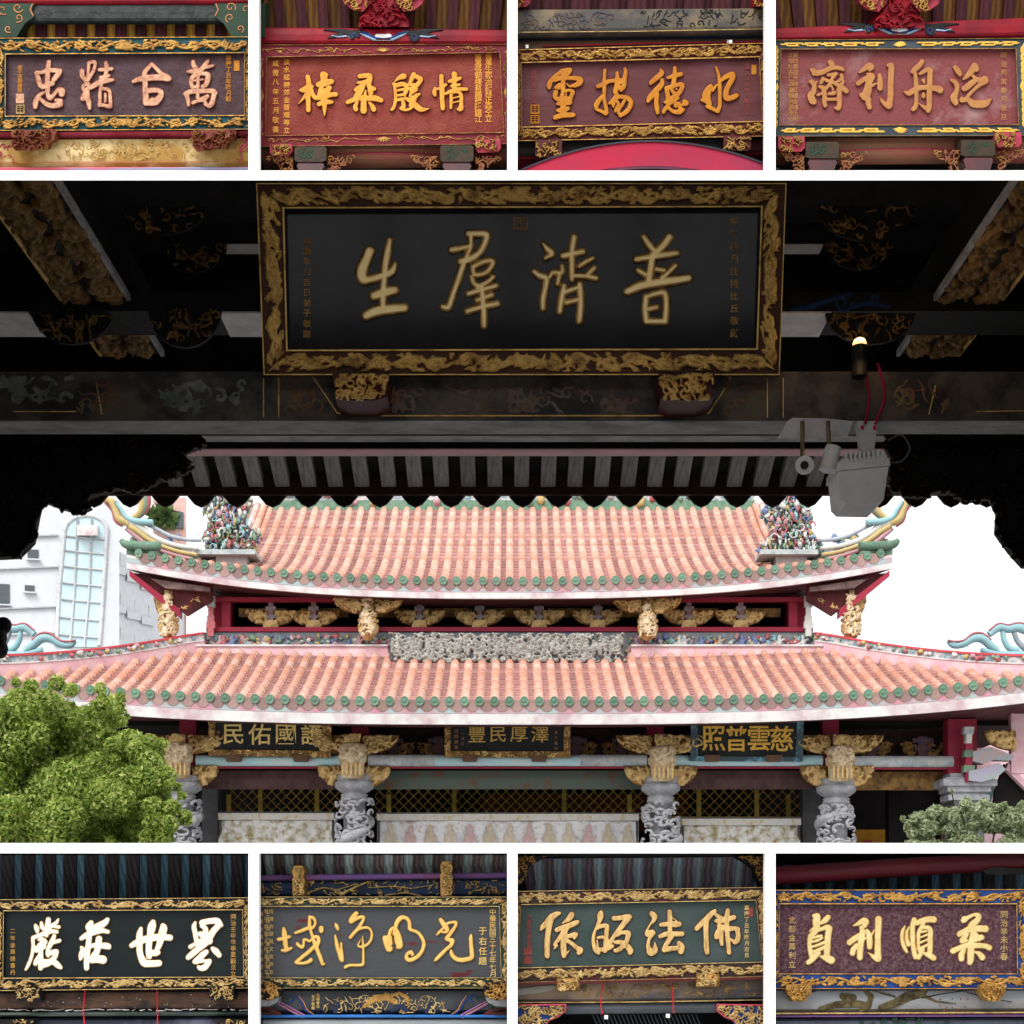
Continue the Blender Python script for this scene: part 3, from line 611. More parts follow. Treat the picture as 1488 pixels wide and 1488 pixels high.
CHV = {'t1': mat('rose_gilt_letters', (0.60, 0.36, 0.22), 0.5, 0.1, col2=(0.30, 0.125, 0.075), scale=34, bump=0.2),
       't2': mat('bright_gilt_letters', (0.60, 0.28, 0.040), 0.45, 0.2, col2=(0.46, 0.19, 0.028), scale=18, bump=0.1),
       't3': mat('amber_gilt_letters', (0.43, 0.175, 0.012), 0.5, 0.15, col2=(0.30, 0.10, 0.013), scale=14, bump=0.15),
       't4': mat('tan_gilt_letters', (0.38, 0.185, 0.060), 0.5, 0.1, col2=(0.30, 0.125, 0.045), scale=14, bump=0.1),
       'b1': mat('cream_letters', (0.74, 0.70, 0.58), 0.5, 0.0, col2=(0.68, 0.62, 0.47), scale=20),
       'b2': mat('flat_gold_letters', (0.62, 0.42, 0.13), 0.45, 0.1, col2=(0.54, 0.33, 0.085), scale=18),
       'b3': mat('worn_gold_letters', (0.56, 0.38, 0.15), 0.4, 0.3, col2=(0.30, 0.17, 0.065), scale=16, contrast=(.45, .7), stretch=(4, 1, 1), bump=0.2),
       'b4': mat('pale_gold_letters', (0.60, 0.50, 0.25), 0.45, 0.1, col2=(0.48, 0.35, 0.13), scale=16),
       'm': mat('hall_gold_letters', (0.98, 0.76, 0.38), 0.4, 0.1, col2=(0.95, 0.66, 0.27), scale=8)}
EDGE = {'b1': GOLD}
BRD = {'t1': mat('plum_board', (0.048, 0.024, 0.027), 0.6, col2=(0.080, 0.048, 0.058), scale=14, bump=0.3, bscale=70, contrast=(.4, .75)),
       't2': mat('brick_red_board', (0.165, 0.026, 0.017), 0.6, col2=(0.22, 0.050, 0.034), scale=16, bump=0.3, bscale=120, contrast=(.4, .75)),
       't3': mat('wine_board', (0.085, 0.023, 0.024), 0.5, col2=(0.15, 0.062, 0.074), scale=5, contrast=(.5, .8), bump=0.15, stretch=(.5, 1, 2)),
       't4': mat('dusty_rose_board', (0.165, 0.042, 0.042), 0.6, col2=(0.30, 0.18, 0.185), scale=6, contrast=(.52, .8), bump=0.25, bscale=90),
       'b1': mat('blue_black_board', (0.006, 0.008, 0.011), 0.4, col2=(0.010, 0.015, 0.014), scale=5, bump=0.05),
       'b2': mat('grey_lacquer_board', (0.046, 0.049, 0.054), 0.5, col2=(0.075, 0.014, 0.015), scale=9, contrast=(.60, .66), stretch=(.6, 1, 2.2), bump=0.1),
       'b3': mat('grey_green_board', (0.025, 0.042, 0.037), 0.55, col2=(0.042, 0.056, 0.055), scale=6, bump=0.2),
       'b4': mat('speckled_plum_board', (0.045, 0.017, 0.023), 0.6, col2=(0.115, 0.066, 0.078), scale=90, contrast=(.42, .7), bump=0.3, bscale=150),
       'm': mat('black_lacquer', (0.008, 0.008, 0.010), 0.15, col2=(0.016, 0.016, 0.018), scale=3, spec=0.13)}
def column_text(t, fn, txt, x, y, pitch, size, m, depth=0.003, weight=0.012):
    weight = min(weight, .010)
    return text_mesh('inscription', list(txt), x, y, size, pitch, fn, depth, m, t, weight)
def seal(t, fn, x0, y0, x1, y1, m, h=0.003):
    S = [[((x0 + x1) / 2 + dx, y, 0.9) for y in (y0, y1)] for dx in (-(x1 - x0) / 2, (x1 - x0) / 2)] + [[(x, y, 0.9) for x in (x0, x1)] for y in (y0, y1)]
    for q in range(3): S.append([(x0 + 1.5, y0 + (q + .8) * (y1 - y0) / 3.3, .55), (x1 - 1.5, y0 + (q + .8) * (y1 - y0) / 3.3, .55)])
    S.append([((x0 + x1) / 2, y0 + 1, .5), ((x0 + x1) / 2, y1 - 1, .5)])
    relief('seal_mark', S, fn, 0.5, h, 0.6, m, t)
def solid_seal(t, fn, x0, y0, x1, y1, m):
    MB().hexa([pt(fn, *c, 0.002) for c in ((x0, y0), (x1, y0), (x1, y1), (x0, y1))], [pt(fn, *c, -0.002) for c in ((x0, y0), (x1, y0), (x1, y1), (x0, y1))]).build('seal_block', m, t)

# --- upper row
t, fn = plaque('temple_plaque', 'plum plaque with rose-gilt raised characters 忠精古萬 in a teal and gilt carved frame',
    [(-8, 55), (365, 53), (365, 188), (-8, 190)], [(8, 79), (355, 77), (355, 167), (8, 168)], 5.085, 5.10, BRD['t1'], TEALP, GOLD, GOLD, CHV['t1'],
    [('zhong', 40, 80, S9), ('jing', 40, 80, S9), ('gu', 180, 80, S9), ('wan', 180, 80, S9)], 'scroll', seed=1, rim=REDL)
column_text(t, fn, '嘉慶丁丑年陽月穀', 332, 84, 8.5, 8.5, CHV['t3']); column_text(t, fn, '弟子張朝棟敬', 29, 98, 6.6, 7.5, CHV['t3'])
solid_seal(t, fn, 340, 88, 348, 103, CHV['t3']); solid_seal(t, fn, 23, 136, 35, 150, CHV['t1']); seal(t, fn, 24, 153, 35, 165, GOLDP)
t, fn = plaque('temple_plaque', 'brick red plaque with bright gilt characters 梓桑殷情 in a plain wine moulding',
    [(371, 65), (742, 64), (742, 209), (371, 213)], [(388, 83), (726, 76), (732, 192), (386, 197)], 5.085, 5.10, BRD['t2'],
    mat('wine_moulding', (0.175, 0.013, 0.020), 0.5, col2=(0.125, 0.014, 0.024), scale=10, bump=0.2), GOLD, GOLDD, CHV['t2'],
    [('zi', 425, 95, S9), ('sang', 425, 95, S9), ('yin', 555, 95, S9), ('qing', 555, 95, S9)], 'thin', rim=MAROON, seed=2, lipw=0.9)
column_text(t, fn, '淡水艋舺郊金晉順等立', 416.5, 90, 11, 9.5, CHV['t2'], weight=0.02); column_text(t, fn, '咸豐八年五月敬書', 400.5, 92, 13.7, 10, CHV['t2'], weight=0.02)
column_text(t, fn, '董事張朝棟蔡鵬揚陳鎮江', 695, 83, 9, 11, CHV['t2'], weight=0.03); column_text(t, fn, '黃萬生郭治記林正森仝立', 710, 82, 9, 11, CHV['t2'], weight=0.03)
t, fn = plaque('temple_plaque', 'wine plaque with amber gilt characters 靈揚德水 in a dense gold dragon frame, tilted slightly',
    [(749, 72), (1115, 62), (1115, 198), (749, 205)], [(757.5, 91.5), (1103, 83), (1108, 175.5), (758, 184)], 5.085, 5.10, BRD['t3'], MAROON, GOLD, GOLD, CHV['t3'],
    [('ling', 785, 90, S9), ('yang', 785, 90, S9), ('de', 935, 90, S9), ('shui', 935, 90, S9)], 'dense', seed=3, rim=MAROON)
column_text(t, fn, '嘉慶丙子年桂月穀旦立', 1086, 92, 7.8, 8, REDL); column_text(t, fn, '泉郊弟子蔡文', 776, 106, 8, 9, REDL)
solid_seal(t, fn, 1092, 94, 1099, 108, CHV['t3']); seal(t, fn, 771.5, 153, 783, 165, CHV['t3']); seal(t, fn, 771.5, 168, 783, 179, CHV['t3'])
t, fn = plaque('temple_plaque', 'dusty rose plaque with tan gilt characters 濟利舟泛 in a slate blue key-pattern frame',
    [(1121.5, 58), (1500, 55), (1500, 197), (1121.5, 198)], [(1135, 71.5), (1476, 71), (1480, 181), (1133, 181.5)], 5.085, 5.10, BRD['t4'],
    mat('slate_moulding', (0.030, 0.040, 0.047), 0.5, col2=(0.05, 0.064, 0.076), scale=12, bump=0.2), mat('yellow_gilt', (0.70, 0.44, 0.085), .4, .2, col2=(0.52, 0.30, 0.05), scale=20), GOLDD, CHV['t4'],
    [('ji', 1168, 82, S9), ('li', 1168, 82, S9), ('zhou', 1308, 82, S9), ('fan', 1308, 82, S9)], 'meander', rim=REDL, seed=4, lipw=1.0)
column_text(t, fn, '同治丙寅春月敬旦', 1458.5, 80, 12.8, 9.5, CHV['t4'], weight=0.02)
column_text(t, fn, '泉郊蔡德芳林紅盧金浦王則', 1156, 80, 8.4, 8.5, CHV['t4'], weight=0.02); column_text(t, fn, '北郊陳志仁洪滄順洪源茂仝', 1149, 80, 8.4, 8.5, CHV['t4'], weight=0.02)
# --- lower row
t, fn = plaque('temple_plaque', 'blue-black plaque with cream white characters 嚴莊世界 in an open gilt vine frame',
    [(-8, 1307), (364, 1304), (365, 1436), (-8, 1440)], [(5.4, 1324), (352, 1322.6), (353.7, 1419), (4.4, 1420.7)], 5.085, 5.10, BRD['b1'], BLACKP, GOLDP, GOLDP, CHV['b1'],
    [('yan', 30, 1328, S9), ('zhuang', 30, 1328, S9), ('shi', 185, 1328, S9), ('jie', 185, 1328, S9)], 'scroll', seed=5, rim=GOLD, bev=.6)
column_text(t, fn, '同治壬申年季夏穀旦立', 339, 1332, 9.2, 8.5, GOLD, weight=0.01); column_text(t, fn, '二年金員榜書丹', 18.5, 1353, 10, 8, GOLD, weight=0.01)
t, fn = plaque('temple_plaque', 'worn grey lacquer plaque with flowing flat gold characters 域淨明光 in a dark green gilt frame',
    [(369.5, 1303), (743, 1303), (743, 1436), (369.5, 1436)], [(375, 1317.6), (725, 1317.6), (728, 1420.5), (374, 1420.5)], 5.085, 5.10, BRD['b2'], GREEND, GOLDP, GOLDP, CHV['b2'],
    [('yu', 400, 1320, S9), ('jing2', 400, 1320, S9), ('ming', 552, 1320, S9), ('guang', 552, 1320, S9)], 'scroll', rim=GOLDD, seed=6, lipw=1.2)
column_text(t, fn, '中華民國三十七年七月', 716, 1325, 10, 10.5, CHV['b2'], weight=0.0); column_text(t, fn, '于右任題', 701.5, 1353, 14.5, 12.5, CHV['b2'], weight=0.005)
for q, tx in enumerate(('信施合發吳文良許', '士林炳仁黃水富楊', '晚坤煌賢元枝黃王', '弟陳金連李天祿謝')):
    column_text(t, fn, tx + '立', 394 - 5.0 * q + (3 if q == 2 else 0), 1324 + (q % 2) * 4, 11, 7, CHV['b2'], weight=0.0)
t, fn = plaque('temple_plaque', 'grey green plaque with thick worn gold characters 依皈法佛 in a red-edged dragon frame',
    [(749, 1295), (1115, 1289), (1116, 1419), (749, 1428)], [(757.4, 1315), (1098, 1308.5), (1107, 1397.5), (752, 1406)], 5.085, 5.10, BRD['b3'],
    mat('umber_ground', (0.03, 0.02, 0.018), 0.6, col2=(0.10, 0.015, 0.02), scale=14, contrast=(.5, .7)), GOLDP, GOLDP, CHV['b3'],
    [('yi', 782, 1312, S9), ('gui', 782, 1312, S9), ('fa', 934, 1312, S9), ('fo', 934, 1312, S9)], 'dense', rim=MAROON, seed=7, lipw=1.2)
column_text(t, fn, '嘉慶丁丑年陽月吉旦', 1085, 1319, 8.6, 7.5, CHV['b3'], weight=0.01); column_text(t, fn, '吏部張宗炳敬題', 769, 1333, 7.2, 7.5, REDL, weight=0.01)
solid_seal(t, fn, 1087, 1319, 1094, 1332, REDL); solid_seal(t, fn, 761, 1377, 773, 1388, REDL); solid_seal(t, fn, 761, 1390, 773, 1401, REDL)
t, fn = plaque('temple_plaque', 'speckled plum plaque with pale gold characters 貞利順柔 in a bright blue and gold frame',
    [(1122, 1293), (1496, 1292), (1498, 1437), (1122, 1437)], [(1133, 1314), (1477, 1314), (1478, 1414.5), (1132, 1414.5)], 5.085, 5.10, BRD['b4'], BLUEP, GOLD, GOLD, CHV['b4'],
    [('zhen', 1164, 1320, S9), ('li2', 1164, 1320, S9), ('shun', 1304, 1320, S9), ('rou', 1304, 1320, S9)], 'scroll', rim=GOLD, seed=8, lipw=1.8)
column_text(t, fn, '同治辛未小春', 1459, 1329, 12.2, 11.5, GOLDP, weight=0.015); column_text(t, fn, '北部金萬利立', 1151, 1337, 12.8, 11, GOLDP, weight=0.015)

# ------------------------------------------------------------------ what hangs around the plaques in each niche
def beam(name, label, cat, q, Y, depth, m, group=None, parent=None):
    f = [P(x, y, Y) for x, y in q]
    mb = MB(); n = 5
    TL, TR, BR, BL = [Vector(v) for v in f]                # rounded arrises along the length
    sec = [(0.0, 1), (0.04, .45), (0.16, .1), (0.5, 0), (0.84, .1), (0.96, .45), (1.0, 1)]
    vs = []
    lowrow = 236 < q[2][1] < 300
    for a, b in ((TL, BL), (TR, BR)):
        for s, d in sec: p = a.lerp(b, s); vs.append((p.x, p.y + d * depth * 0.5, p.z))
        vs += [(b.x, b.y + depth, b.z + (.535 * depth if lowrow else 0)), (a.x, a.y + depth, max(a.z, b.z + (.54 * depth if lowrow else 0)))]
    k = len(sec) + 2
    fs = [(i, (i + 1) % k, k + (i + 1) % k, k + i) for i in range(k)] + [tuple(range(k - 1, -1, -1)), tuple(range(k, 2 * k))]
    mb.add(vs, fs)
    kw = dict(label=label, category=cat, group=group) if parent is None else {}
    return mb.build(name, m, parent, **kw)
def carved(name, label, cat, poly, Y, depth, base, m, n, seed, r=(0.8, 1.6), l=5, h=0.012, step=0.7, parent=None, group=None):
    kw = dict(label=label, category=cat, group=group) if parent is None else {}
    o = MB().prism_px(poly, Y, Y + depth).build(name, base, parent, **kw)
    relief('carving', blob_strokes(poly, n, seed, r[0], r[1], l), lambda x, y, hh: flat_at(Y)(x, y, hh), step, h, r[1], m, o, rough=0.3, seed=seed)
    return o
def paint(parent, sts, Y, m, h=0.0022, step=0.6, name='painted_scroll'):
    return relief(name, sts, flat_at(Y), step, h, 1.2, m, parent, kind='stuff')
def boards(label, xs, y0, y1, Y0, Y1, ma, mb_, wide, fan=0.0, xc=0):
    """plank ceiling: raised rafters with boards between, leaning forward from row y1 to row y0"""
    base = P((xs[0] + xs[-1]) / 2, y1, Y1)
    t = thing('plank_ceiling', base, label, 'ceiling')
    for i in range(len(xs) - 1):
        a, b = xs[i], xs[i + 1]; w = a + (b - a) * wide
        for (p, q, dd, m, nm) in ((a, w, 0.0, ma, 'rafter'), (w, b, 0.018, mb_, 'ceiling_board')):
            f = [P(p + fan * (p - xc), y0, Y0 + dd), P(q + fan * (q - xc), y0, Y0 + dd), P(q, y1, Y1 + dd), P(p, y1, Y1 + dd)]
            MB().hexa(f, [(v[0], v[1] + (0.030 if nm == 'rafter' else 0.012), v[2] + 0.004) for v in f]).build(nm, m, t)
    return t
def rng_x(a, b, n): return list(np.linspace(a, b, n + 1))

# 1: plum plaque niche
beam('cross_beam', 'worn grey green beam with painted scroll ends over the plum plaque', 'beam', [(-34, 4.5), (366, 3.5), (366, 30), (-34, 30)], 5.10, 0.022, GREYGREEN)
o = beam('lintel_strip', 'narrow bright red strip above the grey green beam', 'beam', [(-34, -14), (366, -14), (366, 3), (-34, 4)], 5.09, 0.03, REDP)
for s, x in ((1, 0), (-1, 361)):
    poly = [(x - s * 24, 5), (x + s * 50, 5), (x + s * 46, 14), (x + s * 50, 24), (x + s * 36, 34), (x + s * 26, 50), (x + s * 24, 54), (x - s * 24, 54)]
    e = MB().prism_px(poly, 5.092, 5.17).build('scroll_panel', GREENP, category='panel')
    tag(e, 'green end panel with orange scrolls over the %s of the plum plaque' % ('stacked seals' if s > 0 else 'single red seal'), group='green scroll end panels')
    paint(e, [curl(x + s * 26, 11, 8, 0.5, 1.1 * s, 0.9, 0.7, 14), curl(x + s * 27, 26, 7, 2, -1.1 * s, 0.9, 0.7, 14), curl(x + s * 4, 14, 8, 1, s * .9, .9, .7, 12), curl(x + s * 12, 42, 6, 1, s, .9, .7, 12), [(x + s * 47, 6, .9), (x + s * 44, 14, .9), (x + s * 48, 23, .9)]], 5.0918, ORANGEP)
boards('ochre and dark wine planks in the gap above the plum plaque', rng_x(22, 341, 11), 20, 60, 5.145, 5.165, PL_WINE, PL_YEL, 0.52)
MB().prism_px([(22, 52), (38, 30), (326, 30), (342, 50), (338, 52), (323, 33), (41, 33), (27, 54)], 5.128, 5.14).build('gap_moulding', PINKP, label='thin red moulding framing the plank gap over the plum plaque', category='moulding')
o = beam('painted_beam', 'cream gold painted beam with brown figures under the plum plaque', 'beam', [(-34, 195), (366, 193), (366, 240), (-34, 241)], 5.115, 0.12, CREAMB)
paint(o, blob_strokes([(75, 203), (285, 200), (290, 232), (85, 234)], 80, 5, 0.5, 1.3, 6), 5.114, SKETCH, 0.0015)
paint(o, [[(25, 236, .5), (338, 235, .5)], [(338, 235, .5), (345, 228, .5), (344, 215, .5), (352, 200, .5)]], 5.114, ORANGEP, 0.001, name='painted_line')
paint(o, blob_strokes([(-10, 196), (12, 196), (20, 236), (-10, 238)], 14, 8, 0.7, 1.4, 6) + blob_strokes([(350, 196), (364, 196), (364, 238), (346, 236)], 10, 8, 0.7, 1.4, 6), 5.114, PINKP, 0.0012)
beam('lip_strip', 'faded pink lip between the plum plaque and the cream beam', 'moulding', [(-34, 189.5), (366, 187.5), (366, 193), (-34, 195)], 5.108, 0.08, PINKP)
beam('lip_strip', 'pink and blue bottom edge of the cream painted beam', 'moulding', [(-34, 241.5), (366, 240.5), (366, 247), (-34, 247)], 5.11, 0.1,
     mat('pink_blue_edge', (0.62, 0.12, 0.16), 0.6, col2=(0.28, 0.30, 0.45), scale=9, contrast=(.45, .6), stretch=(.3, 1, 6)))
LIONM = mat('brown_red_gilt', (0.125, 0.026, 0.014), 0.4, 0.1, col2=(0.34, 0.16, 0.035), scale=18, contrast=(.5, .7), bump=0.2)
for x, nm in ((15, '忠'), (277, '萬')):
    poly = [(x, 192), (x + 8, 188), (x + 32, 189), (x + 60, 187), (x + 66, 193), (x + 62, 203), (x + 52, 208), (x + 50, 217), (x + 38, 215), (x + 26, 219), (x + 8, 219), (x + 2, 212), (x + 4, 203)]
    carved('lion_bracket', 'carved brown red lion bracket below the %s of the plum plaque' % ('stacked seals' if x < 100 else 'single red seal'), 'bracket', poly, 5.055, 0.09, LIONM, LIONM, 34, 11 + x, (1.2, 2.4), 7, 0.016, group='brown red lion brackets')

# 2 and 4: the two niches with a red beam over the plaque
CAP = mat('dark_olive_block', (0.020, 0.021, 0.015), 0.25, col2=(0.05, 0.032, 0.018), scale=14, bump=0.1)
CAPR = mat('dark_red_glossy', (0.09, 0.010, 0.012), 0.18, col2=(0.03, 0.007, 0.008), scale=8, spec=.5)
TANR = mat('tan_pink_board', (0.22, 0.12, 0.07), 0.6, col2=(0.26, 0.075, 0.055), scale=8, stretch=(.5, 1, 2))
OPENW = mat('pink_gilt_openwork', (0.24, 0.075, 0.055), 0.5, 0.1, col2=(0.30, 0.15, 0.04), scale=20)
def red_niche(x0, x1, yl, yr, bl, br, nm, lb, rb, caps, lot):
    boards('brown and wine plank ceiling behind the red beam over %s' % nm, rng_x(x0, x1, 12), -80, 44, 5.13, 5.20, PL_WINE, PL_BROWN, 0.45, 0.10, (x0 + x1) / 2)
    o = beam('red_beam', 'red beam painted with a blue and white cloud scroll over %s' % nm, 'beam', [(x0, yl), (x1, yr), (x1, br), (x0, bl)], 5.10, 0.03, REDP)
    c = lot; yb = (bl + br) / 2 - 4; yt = (yl + yr) / 2 + 4
    inner, leaf, line, ends = [], [], [], []
    for s in (-1, 1):
        inner += [[(c + s * 3, yb - 3, 1.5), (c + s * 14, yb - 4, 2.0), (c + s * 24, yb - 10, 2.2), (c + s * 34, yt + 3, 1.2)], curl(c + s * 44, yb - 6, 5, 0, s * 1.0, 1.6, .8, 10)]
        leaf += [[(c + s * 34, yt + 4, 4.0), (c + s * 48, yt + 5, 4.6), (c + s * 60, yt + 2, 3.4), (c + s * 72, yt + 1, 2.2), (c + s * 86, yt, 1.0)], [(c + s * 60, yt + 6, 3.6), (c + s * 72, yt + 10, 2.6), (c + s * 80, yt + 12, 1.0)], curl(c + s * 44, yb - 6, 7.5, 0, s * 1.0, 3.0, 1.6, 10)]
        line += [curl(c + s * 46, yb - 6, 7.5, 0, s * 1.1, .5, .5, 12), [(c, yb + .5, .5), (c + s * 15, yb, .5), (c + s * 28, yb - 6, .5), (c + s * 36, yt + 2, .5)]]
        ends += [[(c + s * 54, yb - 6, 1.5), (c + s * 66, yb - 5, 1.3), (c + s * 75, yb - 7, .8)], [(c + s * 12, yb - 1, 1.4), (c + s * 24, yb - 6, 1.7), (c + s * 33, yt + 6, 1.0)]]
    paint(o, leaf, 5.0995, BLACKP, 0.0020); paint(o, inner, 5.0995, BLUEP, 0.0026); paint(o, line, 5.0995, mat('pale_green_line', (.30, .42, .34), .5), 0.0030); paint(o, ends, 5.0995, SKYP, 0.0028)
    paint(o, [[(c - 9, yb - 6, 3.2), (c + 9, yb - 6, 3.2)]], 5.0995, WHITEP, 0.0024)
    poly = [(c - 36, yl + 2), (c - 35, yl - 8), (c - 26, yl - 20), (c - 16, yl - 34), (c - 13, -24), (c + 13, -24), (c + 16, yl - 34), (c + 26, yl - 20), (c + 36, yl - 8), (c + 37, yl + 2)]
    q = carved('lotus_pedestal', 'bright red carved lotus pedestal standing on the red beam over %s' % nm, 'bracket', poly, 5.09, 0.10, REDP, REDP, 46, 21, (1.4, 2.6), 7, 0.016)
    for s in (-1, 1):
        w = [(c + s * 14, -24), (c + s * 18, 4), (c + s * 30, 17), (c + s * 44, 15), (c + s * 56, 6), (c + s * 62, -6), (c + s * 60, -24)]
        carved('gilt_wing', '', '', w, 5.07, 0.07, PINKP, GOLD, 26, 31, (1.2, 2.2), 6, 0.012, parent=q)
    yt, yb = lb[2], lb[3]
    o = beam('tan_board', 'tan board with pink lower edge under %s' % nm, 'board', [(x0, yt - 3), (x1, yt - 5), (x1, yb), (x0, yb + 3)], 5.14, 0.08, TANR)
    paint(o, [[(x0 + 4, yb + 2, 1.0), (x0 + 90, yb - 1, 1.1), ((x0 + x1) / 2, yb - 4, 1.1), (x1 - 90, yb - 2, 1.1), (x1 - 4, yb, 1.0)]], 5.139, PINKP, 0.003, name='pink_edge')
    for i, (a, b, yy, zz) in enumerate((lb, rb)):
        poly = [(a, yy), (b, yy - 1), (b + 1, zz - 6), (b - 4, zz), (a + 4, zz + 1), (a, zz - 5)]
        carved('plaque_bracket', 'small pink and gilt bracket under %s at its %s' % (nm, ('dense' if (i == 1) == ('brick' in nm) else 'widely spaced') + ' inscription'), 'bracket', poly, 5.07, 0.08, PINKP, GOLDD, 16, 41 + i, (1.0, 1.8), 5, 0.012, group='small brackets under ' + nm)
    for i, (a, b, yy, zz) in enumerate(caps):
        m = MB().prism_px([(a, yy + 2), (a + 4, yy), (b - 4, yy), (b, yy + 2), (b, zz - 2), (b - 5, zz), (a + 5, zz), (a, zz - 2)], 5.06, 5.20)
        k = m.build('capital_block', CAP, label='olive black capital block below the %s inscription of %s' % ('dense' if (i == 1) == ('brick' in nm) else 'widely spaced', nm), category='capital', group='capital blocks below ' + nm)
        poly = [(a + 6, yy + 5), (b - 6, yy + 5), (b - 6, zz - 4), (a + 6, zz - 4)]
        paint(k, blob_strokes(poly, 8, 3 + i, 0.6, 1.0, 7), 5.0595, GREENP, 0.001)
        MB().prism_px([(a + 6, zz), (b - 6, zz), (b - 3, zz + 6), (b - 10, 256), (a + 10, 256), (a + 3, zz + 6)], 5.065, 5.19).build('glossy_red_neck', CAPR, k)
        for s in (-1, 1):
            xx = (b + 2) if s > 0 else (a - 2)
            w = [(xx, zz - 12 + 4), (xx + s * 44, zz - 12 + 2), (xx + s * 34, zz + 2), (xx + s * 20, zz + 8), (xx + s * 12, 254), (xx, 254)]
            ow = relief('openwork_wing', blob_strokes(w, 34, 51 + i, 0.9, 1.7, 6), flat_at(5.10), 0.7, 0.02, 1.4, OPENW, k, sink=.6, rough=.2)
red_niche(371, 742, 37, 41, 62, 63, 'the brick red plaque', (392, 424, 210, 226), (691, 727, 203, 221), ((428, 474, 213, 235), (640, 688, 211, 235)), 557)
red_niche(1122, 1522, 39, 22, 57, 50, 'the dusty rose plaque', (1131, 1169, 199, 220), (1446, 1484, 193, 213), ((1171, 1219, 206, 230), (1397, 1446, 203, 227)), 1307)

# 3: wine plaque niche
PAINTD = mat('dark_landscape_paint', (0.06, 0.055, 0.05), 0.5, col2=(0.16, 0.12, 0.07), scale=8, contrast=(.45, .7), bump=0.1)
o = beam('painted_beam', 'dark round beam painted with a faded landscape over the wine plaque', 'beam', [(747, 11), (1117, 9), (1117, 43), (747, 48)], 5.09, 0.03, PAINTD)
paint(o, blob_strokes([(752, 22), (890, 14), (900, 40), (752, 45)], 40, 61, 0.5, 1.2, 10), 5.0895, mat('blue_grey_ink', (0.03, 0.04, 0.07), 0.6, col2=(0.10, 0.06, 0.04), scale=20), 0.0015)
paint(o, blob_strokes([(930, 14), (1110, 12), (1110, 36), (930, 40)], 46, 62, 0.5, 1.3, 7), 5.0895, BLACKP, 0.0015)
paint(o, [[(749, 47, .7), (930, 45.5, .7), (1115, 42, .7)]], 5.088, GOLDP, 0.002, name='gilt_line')
beam('dark_strip', 'blue black strip below the landscape beam', 'moulding', [(747, 48.5), (1117, 43.5), (1117, 52), (747, 55)], 5.12, 0.08, mat('blue_black_strip', (0.02, 0.028, 0.045), .5))  # dark blue line under the landscape beam
o = beam('brown_board', 'brown board with red strip just above the wine plaque', 'board', [(747, 55.5), (1117, 52.5), (1117, 68), (747, 76)], 5.13, 0.08, mat('brown_strip', (0.10, 0.05, 0.025), .5, col2=(0.035, 0.03, 0.03), scale=9, stretch=(.4, 1, 2)))
paint(o, [[(790, 67, 1.4), (950, 63, 1.6), (1110, 60.5, 1.4)]], 5.129, REDP, 0.003, name='red_strip')
PLCOL = boards('dark red planks above the landscape beam over the wine plaque', rng_x(747, 1117, 9), -80, 18, 5.13, 5.18, PL_WINE, PL_WINE, 0.7)
for i, x in enumerate((757, 1108)):
    carved('gilt_block', 'red and gold carved block above the %s end of the dark landscape beam' % ('misty blue' if i == 0 else 'black tree'), 'bracket', [(x - 12, -20), (x + 12, -20), (x + 14, 4), (x + 8, 10), (x - 12, 10)], 5.07, 0.08, REDP, GOLD, 16, 71 + i, (1.0, 2.0), 5, 0.012, group='carved blocks above the landscape beam')
for i, (x, y) in enumerate(((766, 67), (1062, 60))):
    MB().prism_px([(x - 2, y - 2), (x + 2, y - 2), (x + 2, y + 3), (x - 2, y + 3)], 5.06, 5.12).build('white_clip', WHITEP, label='small white clip on the wine plaque frame %s' % ('above its stacked seals' if i == 0 else 'near its single gold seal'), category='clip', group='white clips')
beam('dark_beam', 'dark painted beam with red touches behind the pink arch', 'beam', [(747, 203), (1117, 196), (1117, 220), (747, 226)], 5.14, 0.08, mat('olive_paint', (0.05, 0.05, 0.045), .5, col2=(0.12, 0.02, 0.025), scale=8, contrast=(.55, .65)))
beam('red_strip', 'thin red strip under the dark painted beam behind the pink arch', 'moulding', [(747, 226.5), (1117, 220), (1117, 224), (747, 231)], 5.145, 0.07, REDP)
for i, (a, b, yy, zz) in enumerate(((778, 817, 203, 229), (1052, 1092, 197, 219))):
    carved('plaque_bracket', 'dark red and gold carved block under the wine plaque %s' % ('near its stacked seals' if i == 0 else 'near its single gold seal'), 'bracket', [(a, yy), (b, yy), (b - 1, zz - 3), (b - 6, zz), (a + 4, zz), (a, zz - 3)], 5.07, 0.09, MAROON, GOLDD, 20, 81 + i, (1.0, 2.0), 6, 0.012, group='carved blocks under the wine plaque')
ARCH = mat('pink_red_arch', (0.33, 0.012, 0.036), 0.5, col2=(0.22, 0.020, 0.05), scale=4, contrast=(.4, .7), bump=0.05)
def arch_pts(cx, yt, w, drop, n=24): return [(cx + w * (2 * i / n - 1), yt + drop * (2 * i / n - 1) ** 2) for i in range(n + 1)]
top = arch_pts(945, 206, 190, 43); bot = arch_pts(945, 241, 190, 40)
def clip(poly, ymax=251):
    out = []
    for (ax, ay), (bx, by) in zip(poly, poly[1:] + poly[:1]):
        if ay <= ymax: out.append((ax, ay))
        if (ay <= ymax) != (by <= ymax): t_ = (ymax - ay) / (by - ay); out.append((ax + (bx - ax) * t_, ymax))
    return out
o = MB().prism_px(clip(top + bot[::-1]), 5.05, 5.16).build('round_arch', ARCH, label='broad pink red arch with dark rim below the wine plaque', category='arch')
MB().prism_px(clip([(x, y - 2.5) for x, y in top] + top[::-1]), 5.045, 5.16).build('dark_rim', mat('dark_rim', (0.03, 0.035, 0.045), .5), o)
